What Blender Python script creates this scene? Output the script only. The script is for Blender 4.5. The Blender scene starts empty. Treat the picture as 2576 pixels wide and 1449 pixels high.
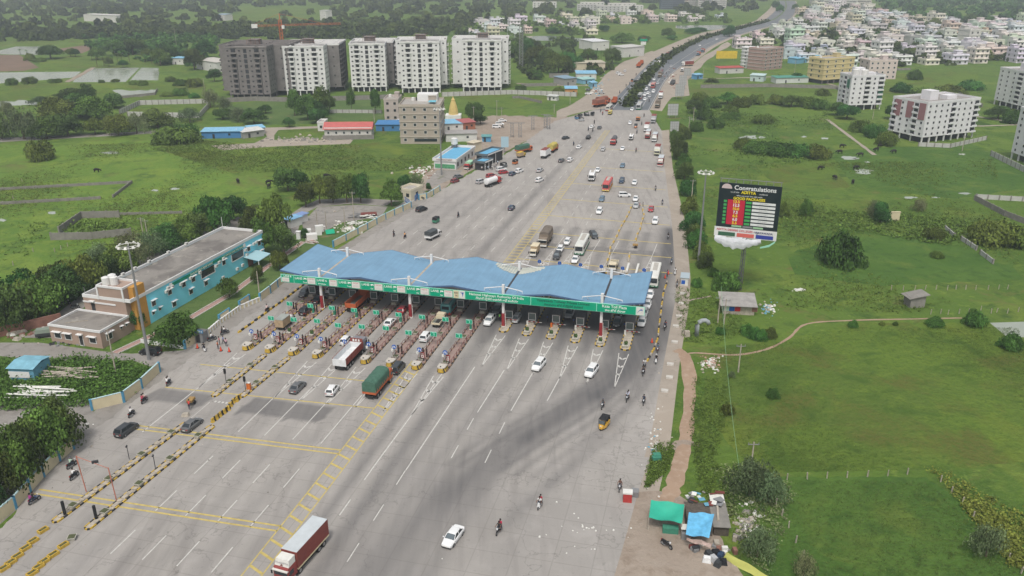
import bpy,bmesh,math,random
import numpy as np
from mathutils import Vector,Matrix
random.seed(11);rng=np.random.default_rng(5)
R=math.radians;PI=math.pi
scene=bpy.context.scene;COL=scene.collection
# ------------------------------------------------------------------ camera geometry (survey of the place)
H=75.0;FPX=2060.0;VX,VY=1300.0,5900.0;CX,CY=1288.0,724.5
_d=np.array([(VX-CX)/FPX,(VY-CY)/FPX,1.0]);DN=_d/np.linalg.norm(_d)
_z=np.array([0,0,1.0]);FW=_z-DN*DN[2];FW/=np.linalg.norm(FW)
RT=np.cross(DN,FW)
def G(x,y,h=0.0):
 """survey point: ground (or height h) position"""
 v=np.array([(x-CX)/FPX,(y-CY)/FPX,1.0]);t=(H-h)/v.dot(DN)
 return(t*v.dot(RT),t*v.dot(FW))
def PX(X,Y,Z=0.0):
 v=X*RT+Y*FW+(H-Z)*DN
 return(CX+FPX*v[0]/v[2],CY+FPX*v[1]/v[2])
def HT(x,y,ytop):
 X,Y=G(x,y);lo,hi=0.0,74.0
 for _ in range(40):
  m=(lo+hi)/2
  if PX(X,Y,m)[1]>ytop:lo=m
  else:hi=m
 return lo
A0=np.array(G(712.6,685.6,8.2));B0=np.array(G(1622,768.3,8.2));PW=float(np.linalg.norm(B0-A0))
SV=(B0-A0)/PW;TU=np.array([-SV[1],SV[0]]);ANG=math.atan2(SV[1],SV[0])
def ST(s,t):p=A0+s*SV+t*TU;return(float(p[0]),float(p[1]))
def toST(X,Y):d=np.array([X,Y])-A0;return float(d.dot(SV)),float(d.dot(TU))
def GST(x,y,h=0):return toST(*G(x,y,h))
# ------------------------------------------------------------------ materials
MATS={}
def mat(name,col,rough=.75,metal=0.,ns=0.,na=0.,bump=0.,bs=None,obj=False,rand=0.,spec=.3,world=False):
 if name in MATS:return MATS[name]
 m=bpy.data.materials.new(name);m.use_nodes=True;nt=m.node_tree;N=nt.nodes;L=nt.links
 b=N['Principled BSDF'];b.inputs['Roughness'].default_value=rough;b.inputs['Metallic'].default_value=metal
 b.inputs['Specular IOR Level'].default_value=spec
 c=(*col,1.);cur=None
 if obj:
  oi=N.new('ShaderNodeObjectInfo');cur=oi.outputs['Color']
  if col!=(1,1,1):
   mm=N.new('ShaderNodeMix');mm.data_type='RGBA';mm.blend_type='MULTIPLY';mm.inputs[0].default_value=1;mm.inputs[7].default_value=c
   L.new(cur,mm.inputs[6]);cur=mm.outputs[2]
 else:
  rg=N.new('ShaderNodeRGB');rg.outputs[0].default_value=c;cur=rg.outputs[0]
 if world:tc=N.new('ShaderNodeNewGeometry');vec=tc.outputs['Position']
 else:tc=N.new('ShaderNodeTexCoord');vec=tc.outputs['Object']
 if ns and na:
  n=N.new('ShaderNodeTexNoise');n.inputs['Scale'].default_value=ns;n.inputs['Detail'].default_value=6;n.inputs['Roughness'].default_value=.62
  L.new(vec,n.inputs['Vector'])
  mr=N.new('ShaderNodeMapRange');mr.inputs[1].default_value=.28;mr.inputs[2].default_value=.72;mr.inputs[3].default_value=1-na;mr.inputs[4].default_value=1+na*.6
  L.new(n.outputs[0],mr.inputs[0])
  mm=N.new('ShaderNodeMix');mm.data_type='RGBA';mm.blend_type='MULTIPLY';mm.inputs[0].default_value=1
  L.new(cur,mm.inputs[6]);L.new(mr.outputs[0],mm.inputs[7]);cur=mm.outputs[2]
 if rand:
  oi2=N.new('ShaderNodeObjectInfo');hs=N.new('ShaderNodeHueSaturation')
  for k,(a,z)in((0,(.5-rand*.09,.5+rand*.07)),(2,(1-rand*.55,1+rand*.5))):
   mr=N.new('ShaderNodeMapRange');mr.inputs[3].default_value=a;mr.inputs[4].default_value=z
   if k==2:
    fr=N.new('ShaderNodeMath');fr.operation='MULTIPLY';fr.inputs[1].default_value=7.13;L.new(oi2.outputs['Random'],fr.inputs[0])
    f2=N.new('ShaderNodeMath');f2.operation='FRACT';L.new(fr.outputs[0],f2.inputs[0]);L.new(f2.outputs[0],mr.inputs[0])
   else:L.new(oi2.outputs['Random'],mr.inputs[0])
   L.new(mr.outputs[0],hs.inputs[k])
  L.new(cur,hs.inputs['Color']);cur=hs.outputs[0]
 L.new(cur,b.inputs['Base Color'])
 if bump:
  n=N.new('ShaderNodeTexNoise');n.inputs['Scale'].default_value=bs or ns or 4;n.inputs['Detail'].default_value=6
  L.new(vec,n.inputs['Vector']);bp=N.new('ShaderNodeBump');bp.inputs['Strength'].default_value=bump;bp.inputs['Distance'].default_value=.4
  L.new(n.outputs[0],bp.inputs['Height']);L.new(bp.outputs[0],b.inputs['Normal'])
 MATS[name]=m;m['cur']=''
 return m
def ramp_mat(name,layers,rough=.9,bump=0.,bs=.5,attr=None,joints=None,stretch=None):
 """world-space ground: layers = [(scale, lo, hi, colour)] painted one over the other"""
 if name in MATS:return MATS[name]
 m=bpy.data.materials.new(name);m.use_nodes=True;nt=m.node_tree;N=nt.nodes;L=nt.links
 b=N['Principled BSDF'];b.inputs['Roughness'].default_value=rough;b.inputs['Specular IOR Level'].default_value=.15
 g=N.new('ShaderNodeNewGeometry');vec=g.outputs['Position']
 if stretch:
  mp=N.new('ShaderNodeMapping');mp.inputs['Rotation'].default_value=(0,0,-ANG);mp.inputs['Scale'].default_value=stretch;L.new(vec,mp.inputs['Vector']);vec2=mp.outputs[0]
 cur=None
 for i,ly in enumerate(layers):
  sc,lo,hi,col=ly[:4]
  rg=N.new('ShaderNodeRGB');rg.outputs[0].default_value=(*col,1)
  if cur is None:cur=rg.outputs[0];continue
  n=N.new('ShaderNodeTexNoise');n.inputs['Scale'].default_value=sc;n.inputs['Detail'].default_value=7;n.inputs['Roughness'].default_value=.6
  n.inputs['Distortion'].default_value=.4
  ad=N.new('ShaderNodeVectorMath');ad.inputs[1].default_value=(i*37.7,i*11.3,0);L.new(vec2 if(stretch and len(ly)>4)else vec,ad.inputs[0]);L.new(ad.outputs[0],n.inputs['Vector'])
  mr=N.new('ShaderNodeMapRange');mr.inputs[1].default_value=lo;mr.inputs[2].default_value=hi;L.new(n.outputs[0],mr.inputs[0])
  mm=N.new('ShaderNodeMix');mm.data_type='RGBA';L.new(mr.outputs[0],mm.inputs[0]);L.new(cur,mm.inputs[6]);L.new(rg.outputs[0],mm.inputs[7]);cur=mm.outputs[2]
 if joints:
  mp=N.new('ShaderNodeMapping');mp.inputs['Rotation'].default_value=(0,0,-ANG);L.new(g.outputs['Position'],mp.inputs['Vector'])
  br=N.new('ShaderNodeTexBrick');br.offset=0.;br.inputs['Scale'].default_value=1.;br.inputs['Brick Width'].default_value=joints[0];br.inputs['Row Height'].default_value=joints[1]
  br.inputs['Mortar Size'].default_value=.13;br.inputs['Mortar Smooth'].default_value=1.;br.inputs['Color1'].default_value=(1,1,1,1);br.inputs['Color2'].default_value=(.93,.93,.92,1);br.inputs['Mortar'].default_value=(.66,.65,.64,1)
  L.new(mp.outputs[0],br.inputs['Vector'])
  mm=N.new('ShaderNodeMix');mm.data_type='RGBA';mm.blend_type='MULTIPLY';mm.inputs[0].default_value=.5;L.new(cur,mm.inputs[6]);L.new(br.outputs[0],mm.inputs[7]);cur=mm.outputs[2]
 if joints:
  vo=N.new('ShaderNodeTexVoronoi');vo.feature='DISTANCE_TO_EDGE';vo.inputs['Scale'].default_value=.055
  nz=N.new('ShaderNodeTexNoise');nz.inputs['Scale'].default_value=.35;nz.inputs['Detail'].default_value=5;L.new(g.outputs['Position'],nz.inputs['Vector'])
  sc_=N.new('ShaderNodeVectorMath');sc_.operation='SCALE';sc_.inputs['Scale'].default_value=9.;L.new(nz.outputs['Color'],sc_.inputs[0]);ad=N.new('ShaderNodeVectorMath');L.new(g.outputs['Position'],ad.inputs[0]);L.new(sc_.outputs[0],ad.inputs[1]);L.new(ad.outputs[0],vo.inputs['Vector'])
  mr=N.new('ShaderNodeMapRange');mr.inputs[1].default_value=.002;mr.inputs[2].default_value=.009;mr.inputs[3].default_value=.78;mr.inputs[4].default_value=1;L.new(vo.outputs['Distance'],mr.inputs[0])
  sp=N.new('ShaderNodeTexNoise');sp.inputs['Scale'].default_value=.55;sp.inputs['Detail'].default_value=3;L.new(g.outputs['Position'],sp.inputs['Vector']);m3=N.new('ShaderNodeMapRange');m3.inputs[1].default_value=.68;m3.inputs[2].default_value=.78;m3.inputs[3].default_value=1;m3.inputs[4].default_value=.78;L.new(sp.outputs[0],m3.inputs[0])
  mu0=N.new('ShaderNodeMath');mu0.operation='MULTIPLY';L.new(mr.outputs[0],mu0.inputs[0]);L.new(m3.outputs[0],mu0.inputs[1])
  mm=N.new('ShaderNodeMix');mm.data_type='RGBA';mm.blend_type='MULTIPLY';mm.inputs[0].default_value=1;L.new(cur,mm.inputs[6]);L.new(mu0.outputs[0],mm.inputs[7]);cur=mm.outputs[2]
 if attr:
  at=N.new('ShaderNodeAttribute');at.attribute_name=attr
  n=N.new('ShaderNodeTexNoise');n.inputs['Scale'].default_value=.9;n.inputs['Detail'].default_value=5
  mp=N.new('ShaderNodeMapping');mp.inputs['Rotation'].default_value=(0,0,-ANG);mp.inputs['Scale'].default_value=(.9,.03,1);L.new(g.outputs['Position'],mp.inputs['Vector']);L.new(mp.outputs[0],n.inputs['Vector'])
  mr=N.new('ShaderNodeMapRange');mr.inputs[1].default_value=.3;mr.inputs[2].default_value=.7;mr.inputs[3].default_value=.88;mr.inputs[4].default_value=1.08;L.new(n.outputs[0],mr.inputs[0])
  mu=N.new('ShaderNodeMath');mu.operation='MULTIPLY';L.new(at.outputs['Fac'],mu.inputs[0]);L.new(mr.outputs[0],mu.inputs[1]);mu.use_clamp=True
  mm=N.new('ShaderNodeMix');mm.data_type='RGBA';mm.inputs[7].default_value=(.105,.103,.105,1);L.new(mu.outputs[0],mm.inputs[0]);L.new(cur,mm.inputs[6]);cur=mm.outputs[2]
 L.new(cur,b.inputs['Base Color'])
 if bump:
  n=N.new('ShaderNodeTexNoise');n.inputs['Scale'].default_value=bs;n.inputs['Detail'].default_value=8;n.inputs['Roughness'].default_value=.65;L.new(vec,n.inputs['Vector'])
  bp=N.new('ShaderNodeBump');bp.inputs['Strength'].default_value=bump;bp.inputs['Distance'].default_value=1.;L.new(n.outputs[0],bp.inputs['Height']);L.new(bp.outputs[0],b.inputs['Normal'])
 MATS[name]=m;return m
# ------------------------------------------------------------------ mesh builder
class MB:
 def __init__(s):s.v=[];s.f=[];s.m=[]
 def add(s,vs,fs,mi=0):
  o=len(s.v);s.v+=[tuple(map(float,p))for p in vs];s.f+=[tuple(o+i for i in f)for f in fs];s.m+=[mi]*len(fs);return s
 def box(s,cx,cy,z0,sx,sy,sz,mi=0,rot=0.,taper=1.,tx=0.,ty=0.):
  ca,sa=math.cos(rot),math.sin(rot);vs=[]
  for z,k,ox,oy in((z0,1.,0,0),(z0+sz,taper,tx,ty)):
   for a,b in((-1,-1),(1,-1),(1,1),(-1,1)):
    x,y=a*sx/2*k+ox,b*sy/2*k+oy;vs.append((cx+x*ca-y*sa,cy+x*sa+y*ca,z))
  return s.add(vs,[(3,2,1,0),(4,5,6,7),(0,1,5,4),(1,2,6,5),(2,3,7,6),(3,0,4,7)],mi)
 def prism(s,pts,z0,z1,mi=0,top=None):
  n=len(pts);zt=(lambda i:z1)if top is None else(lambda i:top[i])
  a=sum(pts[i][0]*pts[(i+1)%n][1]-pts[(i+1)%n][0]*pts[i][1]for i in range(n))
  if a<0:pts=pts[::-1]
  s.add([(p[0],p[1],z0)for p in pts]+[(p[0],p[1],z1)for p in pts],[tuple(range(n-1,-1,-1)),tuple(range(n,2*n))]+[(i,(i+1)%n,n+(i+1)%n,n+i)for i in range(n)],mi);return s
 def bar(s,p,q,w,h=None,mi=0):
  """box bar from p to q"""
  p,q=Vector(p),Vector(q);h=h or w;d=q-p
  if d.length<1e-6:return s
  d.normalize();up=Vector((0,0,1))if abs(d.z)<.95 else Vector((1,0,0));a=d.cross(up).normalized();b=a.cross(d).normalized()
  vs=[]
  for c in(p,q):
   for i,j in((-1,-1),(1,-1),(1,1),(-1,1)):vs.append(c+a*(i*w/2)+b*(j*h/2))
  return s.add(vs,[(0,1,2,3),(7,6,5,4),(0,4,5,1),(1,5,6,2),(2,6,7,3),(3,7,4,0)],mi)
 def tube(s,pts,r,n=8,mi=0,caps=True):
  pts=[Vector(p)for p in pts];rs=r if isinstance(r,(list,tuple))else[r]*len(pts);vs=[];fs=[]
  for i,p in enumerate(pts):
   d=(pts[min(i+1,len(pts)-1)]-pts[max(i-1,0)]);d=d.normalized()if d.length>1e-9 else Vector((0,0,1))
   up=Vector((0,0,1))if abs(d.z)<.9 else Vector((1,0,0));a=d.cross(up).normalized();b=a.cross(d).normalized()
   vs+=[p+(a*math.cos(2*PI*k/n)+b*math.sin(2*PI*k/n))*rs[i]for k in range(n)]
  for i in range(len(pts)-1):
   for k in range(n):fs.append((i*n+k,(i+1)*n+k,(i+1)*n+(k+1)%n,i*n+(k+1)%n))
  if caps:fs+=[tuple(range(n)),tuple(range(len(pts)*n-1,(len(pts)-1)*n-1,-1))]
  return s.add(vs,fs,mi)
 def loft(s,rings,mi=0,close=True,cap=True):
  n=len(rings[0]);vs=[p for r in rings for p in r];fs=[]
  for i in range(len(rings)-1):
   for k in range(n if close else n-1):fs.append((i*n+k,i*n+(k+1)%n,(i+1)*n+(k+1)%n,(i+1)*n+k))
  if cap:fs+=[tuple(range(n-1,-1,-1)),tuple(range((len(rings)-1)*n,len(rings)*n))]
  return s.add(vs,fs,mi)
 def mesh(s,name,mats,smooth=False):
  me=bpy.data.meshes.new(name);me.from_pydata(s.v,[],s.f)
  for m in(mats if isinstance(mats,(list,tuple))else[mats]):me.materials.append(m)
  if len(me.materials)>1:me.polygons.foreach_set('material_index',s.m)
  if smooth:me.polygons.foreach_set('use_smooth',[True]*len(me.polygons))
  me.update();return me
 def obj(s,name,mats,parent=None,smooth=False,col=None,loc=None,rot=0.):
  o=bpy.data.objects.new(name,s.mesh(name,mats,smooth));COL.objects.link(o)
  if parent:o.parent=parent
  if loc:o.location=loc
  if rot:o.rotation_euler[2]=rot
  if col:o.color=(*col,1)
  return o
def tag(o,label=None,cat=None,group=None,kind=None):
 if label:o['label']=label
 if cat:o['category']=cat
 if group:o['group']=group
 if kind:o['kind']=kind
 return o
def empty(name,loc,rot=0.):
 o=bpy.data.objects.new(name,None);COL.objects.link(o);o.location=loc;o.rotation_euler[2]=rot;o.empty_display_size=.2;return o
def link(name,me,parent=None,loc=(0,0,0),rot=0.,col=None,sc=None):
 o=bpy.data.objects.new(name,me);COL.objects.link(o);o.parent=parent;o.location=loc;o.rotation_euler[2]=rot
 if col:o.color=(*col,1)
 if sc:o.scale=sc if isinstance(sc,tuple)else(sc,sc,sc)
 return o
def posts(root,pts,z1,m,w=.5,name='stilt',col=None):
 me=MB().box(0,0,0,w,w,1).mesh(name,m)
 for x,y in pts:link(name,me,root,(x,y,0),sc=(1,1,z1),col=col)
class Proto:
 """parts of one kind of thing: (name, mesh, parent index, loc, rotz, fixed colour)"""
 def __init__(s):s.p=[]
 def part(s,name,mb,mats,parent=None,loc=(0,0,0),rot=0.,smooth=False,col=None):
  me=mb if isinstance(mb,bpy.types.Mesh)else mb.mesh(name,mats,smooth);s.p.append((name,me,parent,loc,rot,col));return len(s.p)-1
 def put(s,name,xy,rot,label,cat,group=None,col=(1,1,1),cols=None,z=.0,sc=1.,skip=()):
  r=empty(name,(xy[0],xy[1],z),rot)
  if sc!=1.:r.scale=(sc,sc,sc)
  tag(r,label,cat,group);made=[]
  for n,me,pa,loc,ro,fc in s.p:
   if n in skip:made.append(None);continue
   made.append(link(n,me,r if pa is None else made[pa],loc,ro,(cols or{}).get(n)or fc or col))
  return r
def text(name,body,parent,loc,size,m,rot=(R(90),0,0),align='CENTER',width=None,ext=.01):
 c=bpy.data.curves.new(name,'FONT');c.body=body;c.size=size;c.align_x=align;c.align_y='CENTER';c.extrude=ext;c.materials.append(m);c.resolution_u=3
 o=bpy.data.objects.new(name,c);COL.objects.link(o);o.parent=parent;o.location=loc;o.rotation_euler=rot
 return o
ORD='first second third fourth fifth sixth seventh eighth ninth tenth eleventh twelfth thirteenth fourteenth fifteenth sixteenth seventeenth eighteenth nineteenth'.split()
TENS={20:('twenty','twentieth'),30:('thirty','thirtieth'),40:('forty','fortieth'),50:('fifty','fiftieth'),60:('sixty','sixtieth'),70:('seventy','seventieth')}
def nth(i):
 i+=1
 if i<20:return ORD[i-1]
 t=i//10*10;return TENS[t][1]if i==t else TENS[t][0]+'-'+ORD[i-t-1]
NUM='one two three four five six seven eight nine ten eleven twelve thirteen fourteen'.split()
def sheet(name,pts,z,m,px=True,kind='structure',hole=None):
 if name in('meadow','weed_field','grass_field','dirt_lot','lawn','dirt_yard','flooded_field')and px:
  q=[];rg=random.Random(len(pts)*7+int(pts[0][0]))
  for a,b in zip(pts,pts[1:]+pts[:1]):
   n=max(2,int(math.dist(a,b)/14));k=min(3.5,math.dist(a,b)*.03)
   q+=[(a[0]+(b[0]-a[0])*i/n+(rg.uniform(-k,k)*1.6 if i else 0),a[1]+(b[1]-a[1])*i/n+(rg.uniform(-k,k)*.7 if i else 0))for i in range(n)]
  pts=q
 P=[G(*p)if px else ST(*p)for p in pts]
 mb=MB();mb.add([(p[0],p[1],z)for p in P],[tuple(range(len(P)))])
 o=mb.obj(name,m)
 me=o.data
 if me.polygons[0].normal.z<0:me.flip_normals()
 tag(o,kind=kind);return o
def strip(mb,pts,w,z,mi=0):
 """flat band of width w along world points"""
 n=len(pts);L=[]
 for i in range(n):
  a=Vector(pts[max(i-1,0)]);b=Vector(pts[min(i+1,n-1)]);d=(b-a).normalized();nn=Vector((-d.y,d.x));ww=w[i]if isinstance(w,(list,tuple))else w
  L.append((Vector(pts[i])+nn*ww/2,Vector(pts[i])-nn*ww/2))
 for i in range(n-1):
  a,b=L[i];c,d=L[i+1];mb.add([(b.x,b.y,z),(d.x,d.y,z),(c.x,c.y,z),(a.x,a.y,z)],[(0,1,2,3)],mi)
def smoothline(pts,k=6):
 out=[];n=len(pts)
 for i in range(n-1):
  p0,p1,p2,p3=[Vector(pts[j])for j in(max(i-1,0),i,i+1,min(i+2,n-1))]
  for j in range(k):
   t=j/k;out.append(tuple(.5*((2*p1)+(p2-p0)*t+(2*p0-5*p1+4*p2-p3)*t*t+(3*p1-p0-3*p2+p3)*t**3)))
 out.append(tuple(pts[-1]));return out
def inpoly(x,y,P):
 c=False;j=len(P)-1
 for i in range(len(P)):
  if(P[i][1]>y)!=(P[j][1]>y)and x<(P[j][0]-P[i][0])*(y-P[i][1])/(P[j][1]-P[i][1])+P[i][0]:c=not c
  j=i
 return c
# ------------------------------------------------------------------ camera, world, sun
cam=bpy.data.cameras.new('camera');co=bpy.data.objects.new('camera',cam);COL.objects.link(co);scene.camera=co
cam.sensor_width=36;cam.lens=36*FPX/2576;cam.clip_end=20000;cam.clip_start=1
_c2w=Matrix(((RT[0],-RT[1],-RT[2]),(FW[0],-FW[1],-FW[2]),(-DN[0],DN[1],DN[2])))
co.matrix_world=Matrix.Translation((0,0,H))@_c2w.to_4x4()
cam.shift_y=0
w=bpy.data.worlds.new('World');scene.world=w;w.use_nodes=True;N=w.node_tree.nodes;L=w.node_tree.links
sky=N.new('ShaderNodeTexSky');sky.sky_type='NISHITA';sky.sun_disc=False;SUN_EL,SUN_AZ=R(60),R(186)
sky.sun_elevation=SUN_EL;sky.sun_rotation=SUN_AZ;sky.air_density=1.4;sky.dust_density=5.;sky.ozone_density=1.
hs=N.new('ShaderNodeHueSaturation');hs.inputs['Saturation'].default_value=.4;L.new(sky.outputs[0],hs.inputs['Color'])
bg=N['Background'];bg.inputs[1].default_value=.132;L.new(hs.outputs[0],bg.inputs[0])
sl=bpy.data.lights.new('sun','SUN');sl.energy=1.95;sl.angle=R(11);sl.color=(1,.965,.91);so=bpy.data.objects.new('sun',sl);COL.objects.link(so)
sd=Vector((math.sin(SUN_AZ)*math.cos(SUN_EL),math.cos(SUN_AZ)*math.cos(SUN_EL),math.sin(SUN_EL)))
so.rotation_euler=sd.to_track_quat('Z','Y').to_euler();so.location=(0,0,200)
scene.view_settings.view_transform='Standard';scene.view_settings.look='None';scene.view_settings.exposure=0;scene.view_settings.gamma=1
scene.cycles.max_bounces=4;scene.cycles.volume_bounces=0;scene.cycles.transparent_max_bounces=8
scene.cycles.use_adaptive_sampling=True
# ------------------------------------------------------------------ haze: the thin humid air over the plain
def haze():
 mb=MB();mb.box(0,2400,-5,9000,5400,105)
 m=bpy.data.materials.new('humid_air');m.use_nodes=True;N=m.node_tree.nodes;L=m.node_tree.links;N.remove(N['Principled BSDF'])
 a=N.new('ShaderNodeVolumeScatter');a.inputs['Color'].default_value=(.80,.92,1.,1);a.inputs['Density'].default_value=.00025;a.inputs['Anisotropy'].default_value=.1
 L.new(a.outputs[0],N['Material Output'].inputs['Volume'])
 o=mb.obj('haze',m);tag(o,kind='stuff');return o
haze()
# ------------------------------------------------------------------ ground and fields
M_ground=ramp_mat('grass_ground',[(0,0,0,(.088,.155,.026)),(.006,.42,.58,(.115,.185,.03)),(.018,.47,.60,(.06,.12,.02)),(.05,.52,.64,(.14,.195,.035)),(.16,.52,.66,(.05,.10,.018)),(.09,.58,.68,(.14,.14,.045)),(1.1,.45,.72,(.10,.16,.03)),(.4,.58,.70,(.15,.22,.04)),(.035,.62,.70,(.045,.09,.02))],bump=.9,bs=.45)
gm=MB();gm.add([(-9000,-400,0),(9000,-400,0),(9000,14000,0),(-9000,14000,0)],[(0,1,2,3)])
tag(gm.obj('ground',M_ground),kind='structure')
M_concrete=ramp_mat('concrete_road',[(0,0,0,(.36,.34,.315)),(.03,.35,.65,(.30,.285,.268)),(.25,.5,.8,(.375,.355,.335)),(.5,.5,.78,(.26,.245,.23),1),(1.6,.6,.8,(.22,.21,.2)),(.12,.62,.72,(.245,.23,.215),1)],rough=.85,attr='stain',joints=(5.4,4.6),stretch=(1.,.1,1.))  # stain attribute mixes real tyre marks and repairs with painted canopy shade
M_asphalt=ramp_mat('asphalt_road',[(0,0,0,(.135,.15,.165)),(.02,.4,.6,(.165,.175,.185)),(.3,.5,.8,(.12,.125,.13))],rough=.85)
M_dust=ramp_mat('dusty_shoulder',[(0,0,0,(.34,.295,.245)),(.03,.4,.65,(.29,.255,.215)),(.3,.5,.75,(.38,.335,.285)),(.9,.6,.75,(.2,.185,.15))],rough=.95)
M_dirt=ramp_mat('bare_earth',[(0,0,0,(.29,.24,.195)),(.05,.4,.65,(.34,.29,.24)),(.4,.5,.75,(.22,.17,.13)),(1.5,.62,.75,(.42,.38,.33))],rough=.95,bump=.4,bs=1.)
M_grav=ramp_mat('grey_gravel',[(0,0,0,(.24,.225,.205)),(.05,.4,.65,(.29,.275,.255)),(.5,.5,.75,(.18,.165,.15)),(.1,.6,.7,(.12,.13,.07))],rough=.95,bump=.3,bs=2.)
M_brownf=ramp_mat('ploughed_earth',[(0,0,0,(.16,.115,.085)),(.05,.4,.6,(.19,.135,.10))],rough=.95)
M_bright=ramp_mat('paddy_green',[(0,0,0,(.115,.182,.028)),(.02,.42,.6,(.095,.148,.028)),(.3,.5,.70,(.135,.20,.03)),(.05,.52,.62,(.115,.13,.03)),(.14,.53,.64,(.065,.12,.02)),(1.2,.48,.68,(.075,.135,.022)),(.03,.56,.66,(.14,.19,.03))],bump=1.,bs=.6)
M_dark=ramp_mat('tall_weeds',[(0,0,0,(.055,.12,.022)),(.04,.4,.6,(.08,.15,.028)),(.3,.5,.70,(.04,.09,.018)),(.08,.55,.66,(.105,.16,.03)),(1.1,.5,.72,(.07,.13,.022))],bump=1.,bs=.3)
M_lawn=ramp_mat('lawn_grass',[(0,0,0,(.072,.125,.035)),(.06,.42,.62,(.10,.15,.045)),(.6,.5,.8,(.055,.10,.03)),(.15,.62,.7,(.17,.15,.08))],bump=.3,bs=2.)
M_fresh=ramp_mat('fresh_grass',[(0,0,0,(.125,.215,.034)),(.015,.42,.6,(.095,.175,.028)),(.05,.50,.60,(.165,.24,.04)),(.09,.52,.62,(.075,.135,.026)),(.25,.5,.62,(.15,.22,.036)),(.6,.55,.68,(.08,.14,.03)),(.03,.6,.68,(.13,.14,.045)),(1.,.5,.7,(.11,.19,.03))],bump=.8,bs=.5)
def water_mat(name,col,rough=.12):
 m=mat(name,col,rough=rough,ns=.02,na=.25,spec=.5,world=True,bump=.02,bs=.8);return m
M_paddy=water_mat('paddy_water',(.36,.40,.33));M_pond=water_mat('pond_water',(.25,.29,.27),.08)
for nm,pts,m in[
('meadow',[(-60,366),(200,358),(390,350),(420,385),(600,442),(700,456),(690,480),(520,500),(470,560),(400,600),(330,645),(200,700),(100,740),(-60,790)],M_fresh),
('paddy_field',[(-40,136),(40,117),(101,117),(100,122),(95,138)],M_paddy),('ploughed_field',[(-60,139),(48,138),(98,170),(60,178),(-60,182)],M_brownf),
('ploughed_field',[(150,122),(228,112),(232,124),(205,134),(160,130)],M_brownf),
('grass_field',[(100,155),(170,140),(520,146),(520,172),(240,172),(98,180)],M_bright),
('paddy_field',[(-60,183),(205,180),(185,195),(-60,215)],M_paddy),('paddy_field',[(233,172),(352,170),(316,206),(182,207),(196,192)],M_paddy),
('paddy_field',[(356,170),(402,171),(398,202),(327,202)],M_paddy),('grass_field',[(400,166),(470,168),(470,180),(398,180)],M_bright),
('grass_field',[(-60,215),(250,210),(520,206),(520,245),(300,252),(150,260),(-60,255)],M_bright),('flooded_field',[(-60,256),(92,253),(93,264),(-60,274)],M_paddy),
('flooded_field',[(282,227),(398,226),(390,239),(310,246)],M_paddy),('grass_field',[(325,285),(352,266),(520,262),(500,287),(330,290)],M_bright),
('grass_field',[(0,100),(130,95),(240,105),(200,112),(0,116)],M_bright),('grass_field',[(560,20),(800,18),(850,32),(640,40)],M_bright),('grass_field',[(580,42),(806,40),(800,60),(600,64),(560,55)],M_bright),
('grass_field',[(690,252),(960,250),(966,300),(640,318),(560,300),(560,268)],M_lawn),('grass_field',[(1110,240),(1400,236),(1410,250),(1290,270),(1112,262)],M_bright),('grass_field',[(700,325),(815,318),(812,350),(700,352)],M_bright),
('weed_field',[(380,372),(520,352),(690,368),(960,358),(1110,366),(1100,395),(1060,420),(980,430),(760,425),(600,440),(430,385)],M_bright),
('grass_field',[(1500,62),(1550,64),(1700,62),(1738,80),(1700,88),(1520,88),(1480,75)],M_bright),('pond',[(1290,92),(1380,90),(1470,97),(1462,104),(1350,102),(1300,97)],M_pond),('pond',[(1700,64),(1830,63),(1842,72),(1780,76),(1700,71)],M_pond),
('pond',[(850,86),(900,84),(912,90),(880,95),(860,92)],M_pond),('grass_field',[(1290,108),(1440,107),(1450,128),(1300,130)],M_lawn),
('meadow',[(1730,215),(2100,195),(2110,232),(1740,245)],M_bright),('meadow',[(2185,190),(2460,180),(2455,250),(2300,262),(2190,235)],M_bright),
('meadow',[(2080,380),(2440,360),(2576,410),(2620,470),(2400,500),(2150,470)],M_dark),('meadow',[(1900,415),(2080,400),(2140,470),(1960,480)],M_bright),
('meadow',[(1790,875),(1990,850),(2150,812),(2560,812),(2640,900),(2700,1150),(2400,1180),(1900,1190),(1760,1030)],M_bright),
('weed_field',[(1800,1200),(2330,1200),(2600,1400),(2700,1600),(2050,1600),(1900,1400)],M_dark),('weed_field',[(1960,500),(2190,505),(2250,540),(1960,555)],M_bright),
('meadow',[(2140,590),(2480,600),(2576,700),(2200,720),(2000,690),(1980,640)],M_dark),('pond',[(2490,812),(2620,808),(2620,852),(2530,845)],M_paddy),
('weed_field',[(-60,910),(200,895),(395,930),(230,1030),(-60,1040)],M_dark),('dirt_yard',[(-60,1015),(225,1005),(235,1040),(170,1110),(0,1130),(-60,1120)],M_grav)]:
 o=sheet(nm,pts,.004+.004*(hash(nm)%2)+len(bpy.data.objects)*.00005,m)
for pts in[[(1755+880,0)]]:pass
PUD=[(2135,397,22,6),(2170,430,30,8),(2182,408,8,2),(2155,399,10,2),(1885,345,26,6),(1915,346,12,3),(2075,348,12,3),(2023,344,9,2),(2288,497,20,3),(2355,497,12,2),(2430,487,18,3),(2420,388,10,2),(390,479,10,2.5),(440,475,13,3),(280,384,28,4),(6,554,10,4),(130,535,14,4),(1755,300,26,3.)]
pm_=MB()
for i,(x,y,a,b)in enumerate(PUD):
 pts=[]
 for k in range(14):
  q=2*PI*k/14;rr=random.uniform(.55,1.15);pts.append((x+math.cos(q)*a*rr,y+math.sin(q)*b*rr))
 sheet('puddle',pts,.03,M_paddy)
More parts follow.
